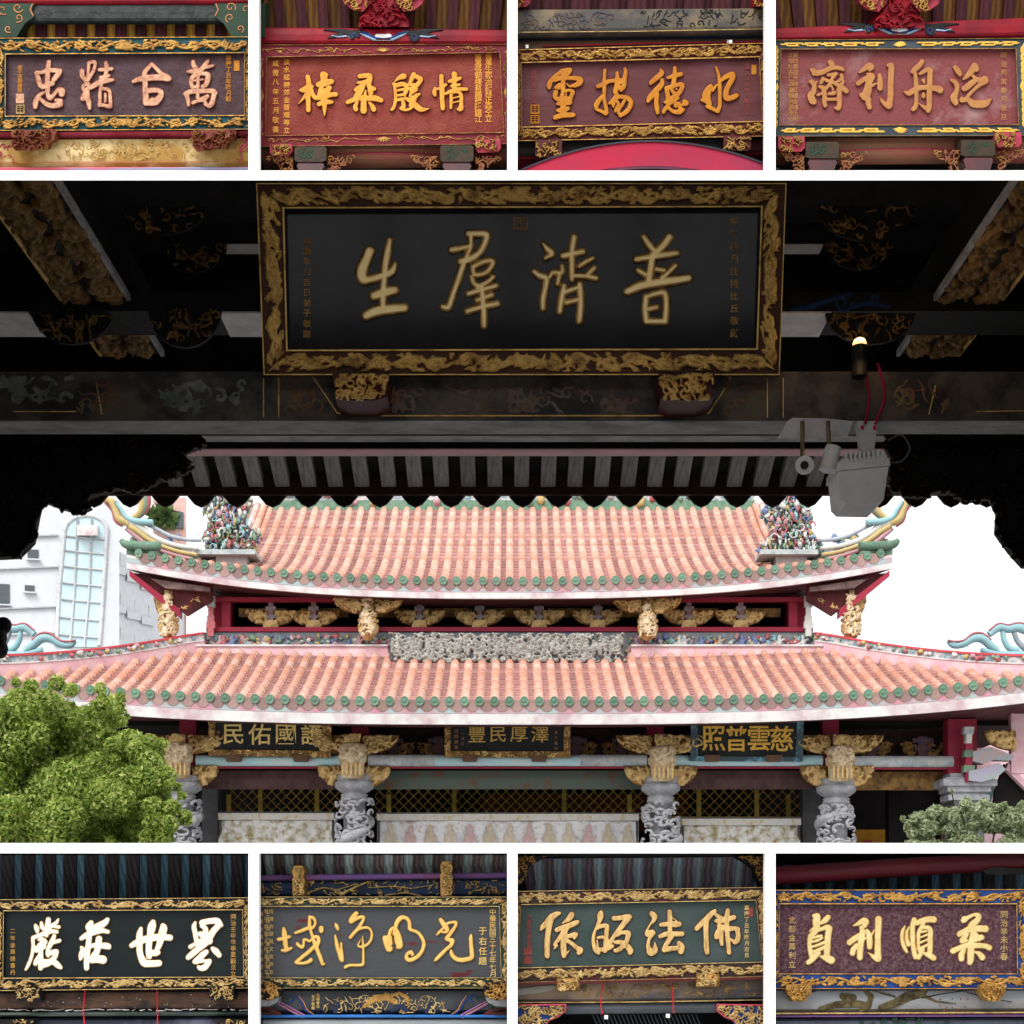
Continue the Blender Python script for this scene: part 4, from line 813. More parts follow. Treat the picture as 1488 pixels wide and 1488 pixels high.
MB().prism_px(clip(bot + [(x, y + 4) for x, y in bot[::-1]]), 5.06, 5.16).build('inner_rim', mat('lilac_rim', (0.30, 0.14, 0.22), .5), o)

# 5: blue-black plaque niche
boards('charcoal rafters and teal boards above the blue-black plaque', rng_x(-30, 366, 13), 1243, 1308, 5.12, 5.26, PL_DARK, PL_TEAL, 0.60, 0.0)
o = beam('worn_beam', 'worn brown beam with flaking paint under the blue-black plaque', 'beam', [(-34, 1438), (366, 1436), (366, 1470), (-34, 1471)], 5.12, 0.12, WORNB)
rg = random.Random(4)
paint(o, [[(x, 1468 + rg.uniform(-1.5, 1), rg.uniform(.4, 1.4)), (x + rg.uniform(4, 16), 1468 + rg.uniform(-2, 1), .4)] for x in range(0, 360, 12)] + [[(60 + rg.uniform(0, 280), 1444 + rg.uniform(0, 20), rg.uniform(.3, 1.0))] for i in range(40)], 5.1195, CHALK, 0.0012, name='chalky_flakes')
beam('lip_strip', 'green grey lip below the worn brown beam', 'moulding', [(-34, 1471), (366, 1470), (366, 1477), (-34, 1478)], 5.112, 0.12, mat('green_grey_lip', (0.08, 0.10, 0.085), .5, col2=(0.02, 0.03, 0.03), scale=10, stretch=(.3, 1, 3)))
beam('lower_beam', 'blue black beam at the foot of the blue-black plaque niche', 'beam', [(-34, 1478.5), (366, 1477), (366, 1506), (-34, 1506)], 5.135, 0.10, mat('blue_black_beam', (0.02, 0.022, 0.035), .5, col2=(0.10, 0.10, 0.15), scale=5, contrast=(.55, .7)))
for i, (a, b, yy, zz) in enumerate(((23, 58, 1436, 1455), (304, 340, 1433, 1453))):
    carved('plaque_bracket', 'black and gilt flower bracket under the %s inscription of the blue-black plaque' % ('shorter' if i == 0 else 'longer'), 'bracket', [(a, yy), (b, yy), (b, zz - 4), (b - 3, zz), (a + 3, zz), (a, zz - 4)], 5.06, 0.09, BLACKP, GOLDP, 26, 91 + i, (0.7, 1.5), 5, 0.010, group='flower brackets')
def thread(x0, y0, x1, y1, x2, y2, Y, label, group):
    MB().tube([P(x0, y0, Y), P(x1, y1, Y - .003), P(x2, y2, Y)], 0.0022, 6).build('red_thread', THREAD, label=label, category='thread', group=group)
thread(124, 1436, 121, 1470, 123, 1490, 5.108, 'red thread tied round the worn brown beam, nearer the shorter inscription', 'threads on the worn beam')
thread(228, 1436, 229, 1470, 229, 1490, 5.108, 'red thread tied round the worn brown beam, nearer the longer inscription', 'threads on the worn beam')
for i, (x, s) in enumerate(((0, 1), (361, -1))):
    w = [(x - s * 20, 1482), (x + s * 50, 1481), (x + s * 36, 1500), (x - s * 20, 1504)]
    carved('corner_bracket', 'gilt corner bracket over the lower beam below the %s inscription of the blue-black plaque' % ('shorter' if i == 0 else 'longer'), 'bracket', w, 5.09, 0.05, NEARBLACK, GOLDP, 24, 95 + i, (0.7, 1.4), 5, 0.012, group='corner brackets of the blue black beam')

# 6: grey plaque niche
boards('grey rafters and sage boards above the grey lacquer plaque', rng_x(371, 741, 13), 1243, 1275, 5.17, 5.25, PL_GREY, PL_SAGE, 0.55, 0.02, 560)
MB().tube([P(371, 1276, 5.17), P(742, 1272, 5.17)], 0.011, 10).build('purlin', PURPLE, label='slim purple purlin above the gilt branch frieze', category='purlin')
o = beam('carved_frieze', 'dark blue frieze of gilt branches and birds over the grey lacquer plaque', 'frieze', [(371, 1280), (742, 1276), (742, 1303), (371, 1303)], 5.18, 0.06, mat('navy_ground', (0.012, 0.018, 0.03), .5, col2=(0.02, 0.04, 0.09), scale=7))
br = [[(446, 1298, 1.6), (470, 1290, 1.3), (490, 1293, 1.0), (520, 1284, .8)], [(495, 1300, 2.2), (515, 1290, 2.0), (535, 1281, 1.4)], [(535, 1290, 1), (570, 1288, 1.2), (600, 1291, 1.0), (630, 1286, .8)], [(560, 1301, 1.4), (590, 1297, 1.6), (612, 1302, 1)]]
br += blob_strokes([(446, 1280), (638, 1279), (638, 1301), (446, 1302)], 46, 101, 0.7, 1.5, 5) + blob_strokes([(376, 1283), (424, 1282), (424, 1301), (376, 1301)], 14, 102, 0.7, 1.5, 6) + blob_strokes([(658, 1279), (736, 1278), (736, 1301), (658, 1301)], 22, 103, 0.7, 1.5, 6)
relief('gilt_branches', br, flat_at(5.18), 0.7, 0.012, 1.2, GOLDP, o, rough=.2)
for i, x in enumerate((433.5, 648.5)):
    y0 = 1258 if i == 0 else 1252
    carved('lion_bracket', 'gilt lion bracket before the branch frieze, nearer the %s of the grey plaque' % ('donor list' if i == 0 else 'signature'), 'bracket', [(x - 6, y0), (x + 6, y0), (x + 9, y0 + 8), (x + 7, y0 + 17), (x + 9, y0 + 20), (x + 8, 1302), (x - 8, 1302), (x - 9, y0 + 20), (x - 7, y0 + 17), (x - 9, y0 + 8)], 5.09, 0.09, GOLDD, GOLDP, 22, 105 + i, (0.8, 1.6), 5, 0.016, group='lion brackets before the frieze')
o = beam('painted_beam', 'black beam painted with gold figures and a cloud under the grey plaque', 'beam', [(371, 1434), (742, 1434), (742, 1474), (371, 1474)], 5.12, 0.12, mat('black_beam_paint', (0.02, 0.022, 0.026), .45, col2=(0.045, 0.05, 0.055), scale=7))
paint(o, blob_strokes([(470, 1448), (530, 1446), (560, 1440), (600, 1442), (648, 1448), (655, 1472), (470, 1474)], 70, 111, 0.4, 1.0, 8), 5.1195, GOLDP, 0.0014)
paint(o, [[(530, 1462, 3), (545, 1450, 5), (562, 1449, 5), (575, 1456, 4)], [(565, 1448, 2), (580, 1443, 2.5), (592, 1450, 3), (594, 1462, 2)]], 5.1195, GOLDD, 0.0016)
paint(o, [[(570, 1468, 3), (582, 1462, 4), (590, 1468, 4)], [(487, 1470, 3), (492, 1458, 3)], [(620, 1470, 3), (625, 1458, 3)]], 5.1193, mat('navy_robe', (0.015, 0.022, 0.05), .5), 0.0012)
column_text(o, flat_at(5.118), '光緒春日', 462, 1446, 5.5, 5.2, CHV['b2'], .0015, 0.0); column_text(o, flat_at(5.118), '弟子敬獻', 455, 1448, 5.5, 5.2, CHV['b2'], .0015, 0.0)
for i, s in enumerate((1, -1)):
    X = (lambda v, s=s: 372 + v if s > 0 else 740 - v)
    paint(o, [[(X(28), 1452, 1.0), (X(75), 1478, 1.4)], [(X(20), 1452, 1.2), (X(68), 1479, 1.4)]], 5.1190, mat('mauve_stripe', (0.25, 0.09, 0.24), .5), 0.003, name='painted_stripe')
    paint(o, [[(X(24), 1453, .5), (X(71), 1479, .5)]], 5.1185, GOLDP, 0.004, name='gold_stripe')
    paint(o, [[(X(4), 1462, 4), (X(20), 1466, 4), (X(34), 1474, 3)], [(X(6), 1472, 3), (X(26), 1475, 3)]], 5.1193, MAROON, 0.002)
    paint(o, [curl(X(22), 1468, 5, 0, s, 1, .8, 10), curl(X(12), 1473, 4, 1, -s, 1, .8, 10), curl(X(44), 1452, 6, 1, s, 1, .8, 10)], 5.119, GREENP, 0.003)
    paint(o, [curl(X(50), 1450, 7, 2, -s * .8, 1.2, .8, 10), [(X(58), 1448, 1.2), (X(66), 1456, 1.6), (X(70), 1466, 1.2), (X(80), 1474, .8)]], 5.119, BLUEP, 0.003)
    paint(o, [[(X(62), 1447, .6), (X(69), 1456, .7), (X(74), 1467, .7), (X(84), 1474, .5)]], 5.1188, ORANGEP, 0.004)
    poly = [(X(-3), 1426), (X(34), 1428), (X(38), 1438), (X(33), 1449), (X(18), 1454), (X(2), 1451), (X(-3), 1446)]
    carved('lion_bracket', 'dark gilt lion head bracket under the grey plaque %s' % ('below the donor list' if s > 0 else 'below the signature'), 'bracket', poly, 5.055, 0.07, NEARBLACK, GOLDD, 34, 113 + i, (1.0, 2.4), 6, 0.016)
    g = MB().prism_px([(X(-3), 1449), (X(34), 1449), (X(32), 1457), (X(20), 1463), (X(-3), 1464)], 5.07, 5.11).build('cloud_block', mat('grey_cloud', (0.35, 0.35, 0.36), .5, col2=(0.2, 0.2, 0.22), scale=14), label='grey cloud block with green rim below the gilt lion head %s' % ('by the donor list' if s > 0 else 'by the signature'), category='bracket')
    paint(g, [[(X(-2), 1464, .8), (X(20), 1463, .9), (X(32), 1457, .9), (X(35), 1450, .8)]], 5.069, GREENP, 0.003)
beam('blue_strip', 'bright blue strip below the black painted beam', 'moulding', [(371, 1474.5), (742, 1474.5), (742, 1480), (371, 1480)], 5.11, 0.12, mat('bright_blue', (0.04, 0.16, 0.45), .5, scale=12))
beam('stone_slab', 'pale grey weathered slab at the foot of the grey plaque niche', 'slab', [(371, 1480.5), (742, 1480.5), (742, 1507), (371, 1507)], 5.10, 0.14, mat('pale_slab', (0.20, 0.22, 0.23), .6, col2=(0.11, 0.125, 0.13), scale=6, stretch=(.4, 1, 2), bump=.1))

# 7: grey green plaque niche
boards('slate boards and mauve rafters above the grey green plaque', rng_x(765, 1105, 12), 1242, 1298, 5.16, 5.28, PL_MAUVE, PL_SLATE, 0.52, 0.03, 930)
beam('top_beam', 'near-black beam along the top of the grey green plaque niche', 'beam', [(747, 1236), (1117, 1236), (1117, 1244), (747, 1247)], 5.12, 0.1, NEARBLACK)
for i, s in enumerate((1, -1)):
    X = (lambda v, s=s: 749 + v if s > 0 else 1115 - v)
    poly = [(X(-2), 1244), (X(46), 1244), (X(30), 1252), (X(18), 1262), (X(16), 1274), (X(10), 1284), (X(-2), 1290)]
    carved('corner_bracket', 'dark gilt upper corner bracket above the grey green plaque %s' % ('near its two red seals' if s > 0 else 'near its single red seal'), 'bracket', poly, 5.10, 0.08, NEARBLACK, GOLDD, 30, 121 + i, (0.8, 1.7), 6, 0.012, group='upper corner brackets')
    poly = [(X(-2), 1461), (X(72), 1461), (X(73), 1466), (X(66), 1474), (X(48), 1483), (X(44), 1492), (X(38), 1500), (X(-2), 1500)]
    b = carved('corner_bracket', 'red-edged blue and gilt bracket under the tan painted beam %s' % ('below the two red seals' if s > 0 else 'below the single red seal'), 'bracket', poly, 5.07, 0.06, BLUEP, GOLDP, 90, 123 + i, (0.9, 1.7), 6, 0.014, group='blue corner brackets')
    paint(b, [[(X(-2), 1461, 1.4), (X(72), 1460, 1.4)], [(X(73), 1461, 1.3), (X(72), 1469, 1.5), (X(62), 1477, 1.4), (X(48), 1483, 1.2), (X(42), 1494, 1.2)]], 5.0685, PINKP, 0.006, name='red_edge')
PB = mat('tan_grey_painted_beam', (0.22, 0.16, 0.11), .5, col2=(0.075, 0.070, 0.075), scale=6, contrast=(.4, .62), bump=.1, stretch=(.6, 1, 1.4))
o = beam('painted_beam', 'tan and grey painted beam with a gilt lower edge under the grey green plaque', 'beam', [(747, 1424), (1117, 1418), (1117, 1455), (747, 1458)], 5.12, 0.12, PB)
paint(o, blob_strokes([(842, 1432), (1105, 1426), (1105, 1448), (842, 1452)], 70, 131, 0.4, 1.2, 9), 5.1195, mat('brown_line_ink', (0.06, 0.04, 0.03), .6, col2=(0.30, 0.18, 0.05), scale=30), 0.0014)
paint(o, [[(752, 1442, 5), (790, 1437, 5), (806, 1434, 3)]], 5.1195, mat('pale_wash', (0.32, 0.29, 0.25), .6), 0.001, name='pale_wash')
paint(o, [[(749, 1457, .9), (930, 1456, .9), (1115, 1453, .9)]], 5.113, GOLDP, 0.003, name='gilt_line')
MB().prism_px([(748, 1428), (1116, 1419.5), (1116, 1423), (748, 1431.5)], 5.066, 5.11).build('red_edge', MAROON, label='dark red edge strip under the dragon frame of the grey green plaque', category='moulding')
beam('grey_beam', 'plain slate grey beam below the tan painted beam', 'beam', [(815, 1459), (1046, 1457), (1040, 1473), (822, 1475)], 5.12, 0.10, mat('slate_paint', (0.055, 0.062, 0.072), .5, col2=(0.04, 0.045, 0.05), scale=8))
for i, x in enumerate((825.5, 1027.5)):
    y0 = 1421 if i == 0 else 1415
    k = MB().tube([P(x - 16.5, y0 + 9.5, 5.09), P(x + 16.5, y0 + 9.5, 5.09)], 0.0255, 14).build('roll_bracket', GOLDD, label='gilt scroll roll bracket under the grey green plaque, nearer its %s' % ('two red seals' if i == 0 else 'single red seal'), category='bracket', group='roll brackets')
    relief('carving', blob_strokes([(x - 15, y0), (x + 15, y0), (x + 15, y0 + 19), (x - 15, y0 + 19)], 24, 135 + i, .8, 1.5, 5), flat_at(5.068), .7, .008, 1.2, GOLDP, k)
thread(876, 1426, 873, 1456, 875, 1474, 5.106, 'red thread tied round the tan painted beam, nearer the two red seals', 'threads on the tan beam')
thread(975, 1424, 978, 1452, 979, 1472, 5.106, 'red thread tied round the tan painted beam, nearer the single red seal', 'threads on the tan beam')
for i, (x, y) in enumerate(((881, 1478), (971, 1476))):
    MB().prism_px([(x - 2.5, y - 2.5), (x + 2.5, y - 2.5), (x + 2.5, y + 3), (x - 2.5, y + 3)], 5.11, 5.14).build('white_cube', WHITEP, label='small white cube under the slate grey beam, nearer the %s' % ('two red seals' if i == 0 else 'single red seal'), category='clip', group='white cubes')
mb = MB()
for q in range(26):
    x = 860 + q * 6
    mb.add([P(x, 1474, 5.2), P(x + 2, 1474, 5.2), P(x + 14, 1502, 5.2), P(x + 12, 1502, 5.2)], [(0, 1, 2, 3)])
mb.build('slat_grille', mat('dark_slats', (0.035, 0.042, 0.05), .5), label='dark slanting slat grille below the slate beam', category='grille')

# 8: plum speckled plaque niche
boards('dark planks in shadow above the speckled plum plaque', rng_x(1122, 1522, 13), 1258, 1297, 5.22, 5.30, PL_DARK, PL_TEAL, 0.55)
MB().tube([P(1110, 1274, 5.14), P(1300, 1261, 5.13), P(1530, 1249, 5.12)], 0.034, 14).build('round_log', mat('dark_red_log', (0.075, 0.007, 0.011), 0.4, col2=(0.03, 0.006, 0.008), scale=5, stretch=(.3, 1, 2)), label='dark red round log slanting above the speckled plum plaque', category='beam')
MB().prism_px([(1428, 1265), (1446, 1259), (1470, 1262), (1490, 1262), (1510, 1258), (1510, 1270), (1450, 1271), (1434, 1270)], 5.09, 5.12).build('leaf_bracket', NEARBLACK, label='dark leaf shaped bracket touching the red log in the upper corner', category='bracket')
o = beam('painted_beam', 'pale grey beam painted with a mossy trunk and red blossom', 'beam', [(1122, 1434), (1522, 1434), (1522, 1471), (1122, 1473)], 5.12, 0.12, mat('pale_grey_beam', (0.24, 0.25, 0.26), .5, col2=(0.17, 0.175, 0.18), scale=7, stretch=(.5, 1, 2), bump=.1))
BARK = mat('painted_bark', (0.034, 0.022, 0.011), .6, col2=(0.10, 0.082, 0.035), scale=26, contrast=(.4, .6))
paint(o, [[(1192, 1466, 3), (1215, 1460, 5), (1240, 1458, 6), (1258, 1460, 4)], [(1225, 1448, 5), (1240, 1450, 5)], [(1258, 1440, 3), (1266, 1448, 4), (1262, 1462, 4), (1252, 1468, 3)], [(1280, 1464, 4), (1300, 1458, 6), (1320, 1448, 7), (1335, 1445, 6), (1344, 1440, 4)], [(1340, 1446, 3), (1360, 1455, 1.5), (1385, 1458, .8)], [(1270, 1440, 1), (1300, 1448, 1.5)]], 5.1195, BARK, 0.0016, name='painted_trunk')
paint(o, [[(1340, 1450, 1), (1370, 1444, .7), (1400, 1440, .6), (1432, 1450, .6), (1470, 1456, .5)], [(1150, 1452, .8), (1168, 1444, .7), (1186, 1440, .6)]], 5.1193, BLACKP, 0.002, name='painted_twig')
paint(o, [[(x + random.Random(x).uniform(-3, 3), y + random.Random(y).uniform(-3, 3), random.Random(x + y).uniform(.8, 1.6))] for x, y in [(1360 + 7 * i, 1440 + (i * 13) % 26) for i in range(14)] + [(1366 + 5 * i, 1460 + (i * 7) % 9) for i in range(8)]], 5.1192, mat('painted_blossom', (0.25, 0.07, 0.07), .6, col2=(0.07, 0.06, 0.03), scale=60), 0.002, name='painted_blossom')
MB().prism_px([(1122, 1472), (1522, 1470.5), (1522, 1472), (1122, 1473.7)], 5.10, 5.16).build('gilt_line', GOLDP, label='thin gilt line below the pale grey painted beam', category='moulding')
beam('purple_strip', 'muted purple strip below the blossom painted beam', 'moulding', [(1122, 1474), (1522, 1472.5), (1522, 1478), (1122, 1479)], 5.11, 0.1, PURPLE)
o = beam('lower_beam', 'slate beam with faded floral painting at the foot of the plum plaque niche', 'beam', [(1122, 1479.5), (1522, 1478.5), (1522, 1507), (1122, 1507)], 5.13, 0.1, mat('slate_floral', (0.07, 0.085, 0.105), .5, col2=(0.04, 0.045, 0.06), scale=8))
paint(o, blob_strokes([(1250, 1479), (1380, 1479), (1380, 1500), (1250, 1500)], 40, 141, .6, 1.5, 5), 5.1295, GREEND, .0014)
for i, (a, b) in enumerate(((1142, 1180), (1424, 1462))):
    carved('plaque_bracket', 'gilt bat shaped bracket under the speckled plum plaque %s' % ('at its lower-set inscription' if i == 0 else 'at its higher-set inscription'), 'bracket', [(a, 1431), (b, 1430), (b - 1, 1442), (b - 7, 1450), (b - 9, 1455), (a + 10, 1455), (a + 7, 1450), (a + 1, 1442)], 5.055, 0.09, GOLDD, GOLD, 26, 145 + i, (0.8, 1.6), 5, 0.010, group='bat brackets')
# ------------------------------------------------------------------ the dark front hall behind the wall
hall = thing('front_hall', (0, 9.2, 0), 'dark timber front hall framing the courtyard, its eave edged with scalloped drip tiles', 'building')
prof = [(5.35, 7.25), (9.0, 9.1), (12.3, 6.28), (13.42, 5.92)]
def slab(ys, x0, x1, th):
    v = []
    for x in (x0, x1):
        v += [(x, y, z) for y, z in ys] + [(x, y, z + th) for y, z in reversed(ys)]
    n = 2 * len(ys)
    return MB().add(v, [tuple(range(n)), tuple(range(2 * n - 1, n - 1, -1))] + [(i, i + n, (i + 1) % n + n, (i + 1) % n) for i in range(n)])
ROOFU = mat('roof_underside', (0.035, 0.032, 0.032), .7, col2=(0.02, 0.018, 0.018), scale=4)
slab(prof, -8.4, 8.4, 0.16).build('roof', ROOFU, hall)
for s in (-1, 1):
    MB().box(min(s * 5.86, s * 5.7), max(s * 5.86, s * 5.7), 5.45, 12.3, 0.001, 7.4).build('side_wall', DARKWOOD, hall)
    MB().lathe(s * 4.9, 12.0, [(0.20, 0.01), (0.19, 1.5), (0.17, 5.6), (0.17, 6.2)], 18).build('column', NEARBLACK, hall)
    MB().lathe(s * 5.2, 9.2, [(0.20, 0.01), (0.19, 1.5), (0.17, 5.6), (0.17, 6.6)], 18).build('column', NEARBLACK, hall)
    MB().box(min(s * 5.65, s * 8.3), max(s * 5.65, s * 8.3), 12.2, 12.35, 0.001, 6.2).build('end_wall', DARKWOOD, hall)
RAFT = mat('grey_weathered_rafter', (0.30, 0.28, 0.28), .7, col2=(0.17, 0.155, 0.155), scale=9, stretch=(3, .5, 1), rand=0.2)
x = -9
for i, px in enumerate(np.arange(-20, 1520, 40.4)):
    a, b = P(px, 0, 12.75)[0], P(px + 22, 0, 12.75)[0]
    MB().hexa([(a, 12.0, 6.50), (b, 12.0, 6.50), (b, 13.36, 5.905), (a, 13.36, 5.905)], [(a, 12.0, 6.36), (b, 12.0, 6.36), (b, 13.36, 5.80), (a, 13.36, 5.80)]).build('rafter', RAFT, hall)
MB().box(-7.2, 7.2, 13.37, 13.42, P(0, 720, 13.4)[2], 5.93).build('eave_board', mat('brown_eave_board', (0.05, 0.028, 0.018), .6), hall)
DRIP = mat('dark_drip_tile', (0.035, 0.024, 0.020), .6, rand=.3)
dt = None; pitch = 52 * K * 13.42
for i in range(-20, 21):
    X = (i + 0.30) * pitch; z0 = P(0, 713, 13.43)[2]; w = pitch * 0.47; hgt = 24 * K * 13.43
    if dt is None:
        pr = [(-w, 0.05), (w, 0.05), (w, -.01), (w * .8, -hgt * .35), (w * .42, -hgt * .80), (0, -hgt), (-w * .42, -hgt * .80), (-w * .8, -hgt * .35), (-w, -.01)]
        dt = MB().prism([(X + a, 13.425, z0 + b) for a, b in pr], [(X + a, 13.455, z0 + b) for a, b in pr]).build('drip_tile', DRIP, hall); dx0 = X
    else: clone(dt, (X - dx0, 0, 0), hall)
# purlins under the eave: grey strip, then faded pink
GREYB = mat('grey_limewashed_timber', (0.34, 0.33, 0.33), .75, col2=(0.17, 0.165, 0.165), scale=5, contrast=(.35, .65), stretch=(.5, 1, 1), bump=.2)
def hbeam(name, x0, x1, Y0, Y1, ya, yb, m, mb_=None):
    """beam across the hall: front face from row ya to row yb at Y0, underside back to Y1"""
    z1, z0 = P(0, ya, Y0)[2], P(0, yb, Y0)[2]
    o = MB().box(x0, x1, Y0, Y1, z0, z1).build(name, m, hall)
    if mb_: MB().box(x0, x1, Y0 + .004, Y1 - .004, z0 - 0.012, z0 - 0.001).build('underside_board', mb_, o)
    return o
hbeam('purlin', -5.6, 5.6, 12.12, 12.30, 560, 630, NEARBLACK, GREYB)
hbeam('purlin', -5.6, 5.6, 12.34, 12.52, 610, 651, NEARBLACK, mat('faded_pink_timber', (0.50, 0.30, 0.31), .7, col2=(0.36, 0.23, 0.24), scale=6, stretch=(.4, 1, 1)))
PAINTH = mat('dark_painted_beam', (0.075, 0.060, 0.048), .6, col2=(0.022, 0.020, 0.020), scale=3.2, contrast=(.4, .6), bump=.2)  # dark brown paint mottled with near-black
pb = hbeam('plaque_beam', -5.65, 5.65, 9.02, 9.24, 540, 611, PAINTH, GREYB)
bf = flat_at(9.018)
relief('painted_figures', blob_strokes([(560, 560), (930, 560), (930, 600), (560, 600)], 60, 201, 1.2, 3.2, 14), bf, 1.6, .006, 2, mat('umber_figures', (0.10, 0.045, 0.025), .6, col2=(0.11, 0.10, 0.09), scale=6), pb)
relief('gilt_lines', [[(455, 548, 1), (470, 570, 1), (490, 600, 1.2), (560, 604, 1), (950, 604, 1), (1030, 600, 1.2), (1050, 570, 1), (1062, 548, 1)], [(405, 550, .8), (405, 606, .8)], [(383, 550, .8), (383, 606, .8)], [(1115, 550, .8), (1115, 606, .8)], [(1138, 550, .8), (1138, 606, .8)], [(20, 598, .9), (110, 598, .9)], [(140, 556, .8), (148, 602, .8)], [(1360, 560, .8), (1350, 602, .8)], [(1420, 598, .9), (1488, 597, .9)]], bf, 1.0, .004, 1, GOLDH, pb, kind='stuff')
for x0, x1, sd in ((408, 470, 202), (1050, 1112, 203), (110, 180, 204), (1300, 1380, 205)):
    relief('painted_scroll', blob_strokes([(x0, 552), (x1, 552), (x1, 602), (x0, 602)], 16, sd, 1, 2.4, 14), bf, 1.4, .004, 1.5, mat('dull_scroll_paint', (0.10, 0.09, 0.035), .6, col2=(0.10, 0.02, 0.025), scale=3), pb, kind='stuff')
relief('flaked_whitewash', blob_strokes([(0, 548), (110, 548), (110, 585), (0, 590)], 22, 206, 1.5, 4.5, 14) + blob_strokes([(215, 560), (360, 552), (340, 600), (230, 600)], 20, 207, 1.5, 5, 14), bf, 1.8, .003, 2, mat('flaked_whitewash', (0.15, 0.155, 0.13), .8, col2=(0.05, 0.06, 0.045), scale=6), pb, kind='stuff')
SGILT = mat('dark_gilt_carving', (0.20, 0.11, 0.035), .55, col2=(0.03, 0.02, 0.012), scale=7, contrast=(.45, .7))  # gilt darkened so these carvings stay barely visible
# roof beams higher up, courtyard light on their undersides put into pale boards
PALEU = mat('lit_underside_pale', (0.62, 0.60, 0.61), .8, col2=(0.45, 0.43, 0.44), scale=5)  # paler than the beams: light from the courtyard put into the colour
c1 = hbeam('cross_beam', -5.65, 5.65, 9.80, 10.20, 424, 452, NEARBLACK)
c2 = hbeam('cross_beam', -5.65, 5.65, 10.60, 10.74, 330, 354, NEARBLACK)
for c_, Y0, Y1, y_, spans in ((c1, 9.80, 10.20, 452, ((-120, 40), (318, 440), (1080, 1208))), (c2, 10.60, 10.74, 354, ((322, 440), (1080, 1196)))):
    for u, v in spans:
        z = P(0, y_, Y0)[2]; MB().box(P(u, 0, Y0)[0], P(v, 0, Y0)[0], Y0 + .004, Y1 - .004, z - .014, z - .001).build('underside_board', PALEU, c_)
relief('blue_cloud_painting', [curl(1225, 440, 14, 0, 1.2, 2.2, 1.5, 14), [(1150, 450, 2.5), (1180, 445, 4), (1205, 436, 3), (1235, 428, 2.5)], [(1240, 446, 3), (1265, 440, 3.5), (1290, 446, 2.5)], curl(1270, 434, 8, 2, -1, 1.8, 1.2, 10)], flat_at(9.797), 1.4, .006, 2, mat('night_blue_paint', (0.012, 0.035, 0.10), .5), c1)
MB().box(-5.65, 5.65, 11.2, 11.3, 5.9, 7.3).build('lintel_board', NEARBLACK, hall)
MB().box(-5.65, 5.65, 12.02, 12.10, P(0, 629, 12.02)[2], 6.6).build('lintel_board', NEARBLACK, hall)
for s in (-1, 1):                                       # longitudinal beams with carved gilt undersides
    xs = (-3.14, -2.67) if s < 0 else (2.95, 3.41)
    b = MB().box(xs[0], xs[1], 5.6, 10.75, 6.0, 6.34).build('carved_beam', NEARBLACK, hall)
    L, H = 5.15, xs[1] - xs[0]
    S = band_strokes(L, H / 2, 210 + s, 'dense') + [[(x, y + H / 2, r) for x, y, r in st] for st in band_strokes(L, H / 2, 220 + s, 'dense')]
    relief('carved_scrolls', S, lambda u, v, h, xs=xs: (xs[0] + v, 5.6 + u, 6.0 - h), 0.012, 0.05, 0.03, SGILT, b, rough=.4)
    for xx in xs: MB().box(xx - .014, xx + .014, 5.6, 10.75, 5.975, 6.02).build('gilt_moulding', GOLDH if xx == (xs[0] if s < 0 else xs[1]) else GREYB, b)
def wing(px0, px1, y0, y1, s, Y, n, sd, m=GOLDH):
    """half-moon carved bracket under a beam; s: side of the straight edge"""
    w, h = px1 - px0, y1 - y0
    arc = [(px0 + w * (.5 - .5 * math.cos(math.pi * i / 10)), y0 + h * math.sin(math.pi * i / 10)) for i in range(11)]
    o = MB().prism_px(arc, Y, Y + .03).build('carved_bracket', NEARBLACK, hall)
    relief('carving', blob_strokes(arc, n, sd, 1.2, 2.8, 9), flat_at(Y), 1.3, .05, 2.4, m, o, rough=.3)
for q in ((45, 165, 450, 500, 1, 9.9, 34, 221), (215, 322, 448, 505, 1, 9.75, 30, 222), (235, 330, 352, 395, 1, 10.5, 22, 223), (1200, 1330, 455, 500, 1, 9.75, 34, 224), (1200, 1300, 352, 392, 1, 10.5, 24, 225), (170, 300, 300, 340, 1, 9.6, 22, 226), (1190, 1330, 300, 350, 1, 9.6, 26, 227)):
    wing(*q, m=SGILT)
